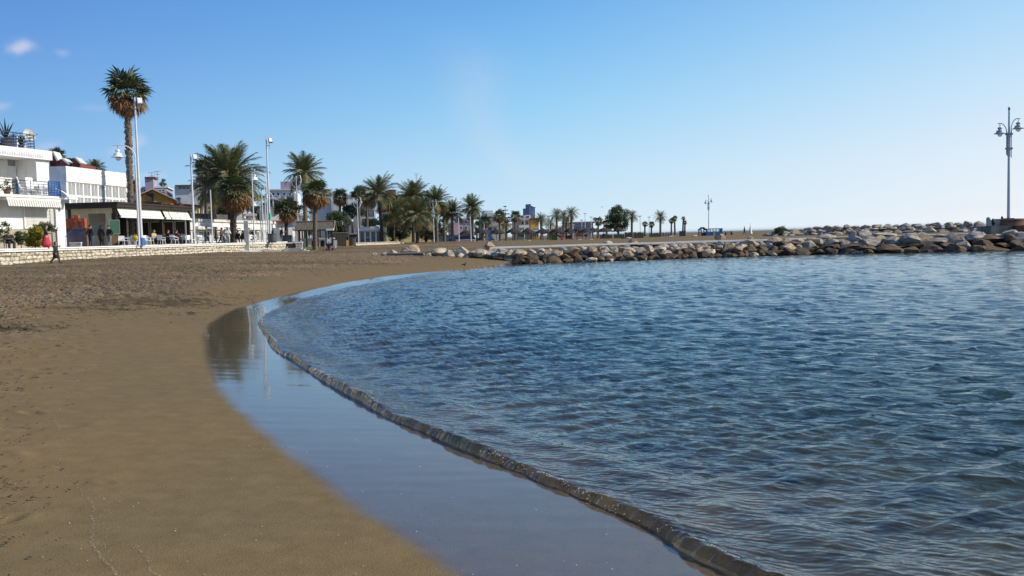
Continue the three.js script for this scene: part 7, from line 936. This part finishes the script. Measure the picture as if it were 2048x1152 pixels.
// ------------------------------------------------------------------ fine litter of the beach and foam of the little wave
{
  reseed(2024); const D = new THREE.Object3D(), bits = [], flecks = [];
  const weed = tris([0, 0, 0, 0.5, 0.15, 0.12, 1, 0, 0, 0, 0, 0, 1, 0, 0, 0.5, 0.1, -0.16, 0.5, 0.15, 0.12, 0.5, 0.1, -0.16, 1, 0, 0]);
  for (let k = 0; k < 4200; k++) { const px = rr(-60, 640) * Math.pow(rnd(), 0.8), py = rr(585, 1152), p = onY(px, py, 0.5), g = ground(p.x, p.z); if (g.b < 1.6 + 2.5 * rnd()) continue; const q = Math.hypot(p.x, p.z); if (fbm(p.x * 0.8 + 4, p.z * 0.8, 3) < 0.47 && rnd() < 0.8) continue; D.position.set(p.x, g.h + 0.012, p.z); D.rotation.set(rr(-0.2, 0.2), rr(0, 6.28), rr(-0.2, 0.2)); const s = rr(0.015, 0.07) * (q > 12 ? 1.5 : 1); D.scale.set(s, s * 0.6, s * rr(0.3, 1.2)); D.updateMatrix(); bits.push(D.matrix.clone()); }  // seaweed bits, and dark dashes painting the shade inside trodden hollows
  for (let k = 0; k < 2600; k++) { const f = rnd() < 0.7, x = f ? -11 + (rr(-1, 1) + rr(-1, 1)) * 2.6 : -10.8 + rr(-1.3, 1.3), z = f ? -27.5 + (rr(-1, 1) + rr(-1, 1)) * 3.6 : -18.9 + (rr(-1, 1) + rr(-1, 1)) * 0.8; if (fbm(x * 1.6, z * 1.6, 3) < 0.5) continue; D.position.set(x, G(x, z) + 0.03, z); D.rotation.set(rr(-0.4, 0.4), rr(0, 6.28), rr(-0.4, 0.4)); const s = rr(0.04, 0.12); D.scale.set(s, s * 0.7, s * rr(0.3, 0.9)); D.updateMatrix(); bits.push(D.matrix.clone()); }
  const im = new THREE.InstancedMesh(weed, mat('weed', L(0.05, 0.036, 0.022), 0.9), bits.length); bits.forEach((m, i) => im.setMatrixAt(i, m)); im.name = 'weed_shade_scraps'; im.userData = { kind: 'stuff', label: 'dark scraps on the sand for dried seaweed and painted shade of hollows', category: 'seaweed' }; scene.add(im);
  // thin wavering line of dried foam, and broken shell
  const line = [[150, 968], [168, 990], [190, 1016], [186, 1040], [184, 1062], [186, 1090], [196, 1106], [212, 1124], [232, 1146], [250, 1165]], pale = tris([0, 0, 0, 1, 0, 0.2, 0.4, 0.3, 0.8]);
  const along = (pts, n, spread, size) => { for (let k = 0; k < n; k++) { const t = rnd() * (pts.length - 1), i = Math.floor(t), f = t - i, x = lerp(pts[i][0], pts[i + 1][0], f) + 9 * (noise(t * 9, 3) - 0.5) + (rnd() < 0.6 ? rr(-2, 2) : rr(0, spread)), y = lerp(pts[i][1], pts[i + 1][1], f), p = onY(x, y, 0.4), g = G(p.x, p.z); const p2 = onY(x, y, g); D.position.set(p2.x, G(p2.x, p2.z) + 0.008, p2.z); D.rotation.set(rr(-0.3, 0.3), rr(0, 6.28), 0); D.scale.setScalar(size * rr(0.5, 1.4)); D.updateMatrix(); flecks.push(D.matrix.clone()); } };
  along(line, 800, 34, 0.0045); along([[262, 1090], [292, 1110], [300, 1140], [330, 1160]], 160, 10, 0.005); along([[120, 800], [112, 840], [130, 900], [105, 950]], 150, 14, 0.007); along([[255, 640], [240, 665], [205, 700], [190, 735], [150, 745], [140, 790]], 160, 18, 0.012);
  for (let k = 0; k < 420; k++) { const px = rr(0, 1300), py = rr(620, 1152), p = onY(px, py, 0.2), g = ground(p.x, p.z); if (g.a < 0.2) continue; D.position.set(p.x, g.h + 0.008, p.z); D.rotation.set(rr(-0.3, 0.3), rr(0, 6.28), 0); D.scale.setScalar(rr(0.006, 0.013) * (p.z < -12 ? 1.5 : 1)); D.updateMatrix(); flecks.push(D.matrix.clone()); }
  const fm = new THREE.InstancedMesh(pale, mat('driedFoam', L(0.42, 0.37, 0.28), 0.85), flecks.length); flecks.forEach((m, i) => fm.setMatrixAt(i, m)); fm.name = 'shell_grit'; fm.userData = { kind: 'stuff', label: 'pale lines of dried foam and broken shell on the sand', category: 'shell grit' }; scene.add(fm);
}
scene.traverse((m) => { if (m.isMesh) { m.castShadow = true; m.receiveShadow = true; } });
renderer.render(scene, camera);
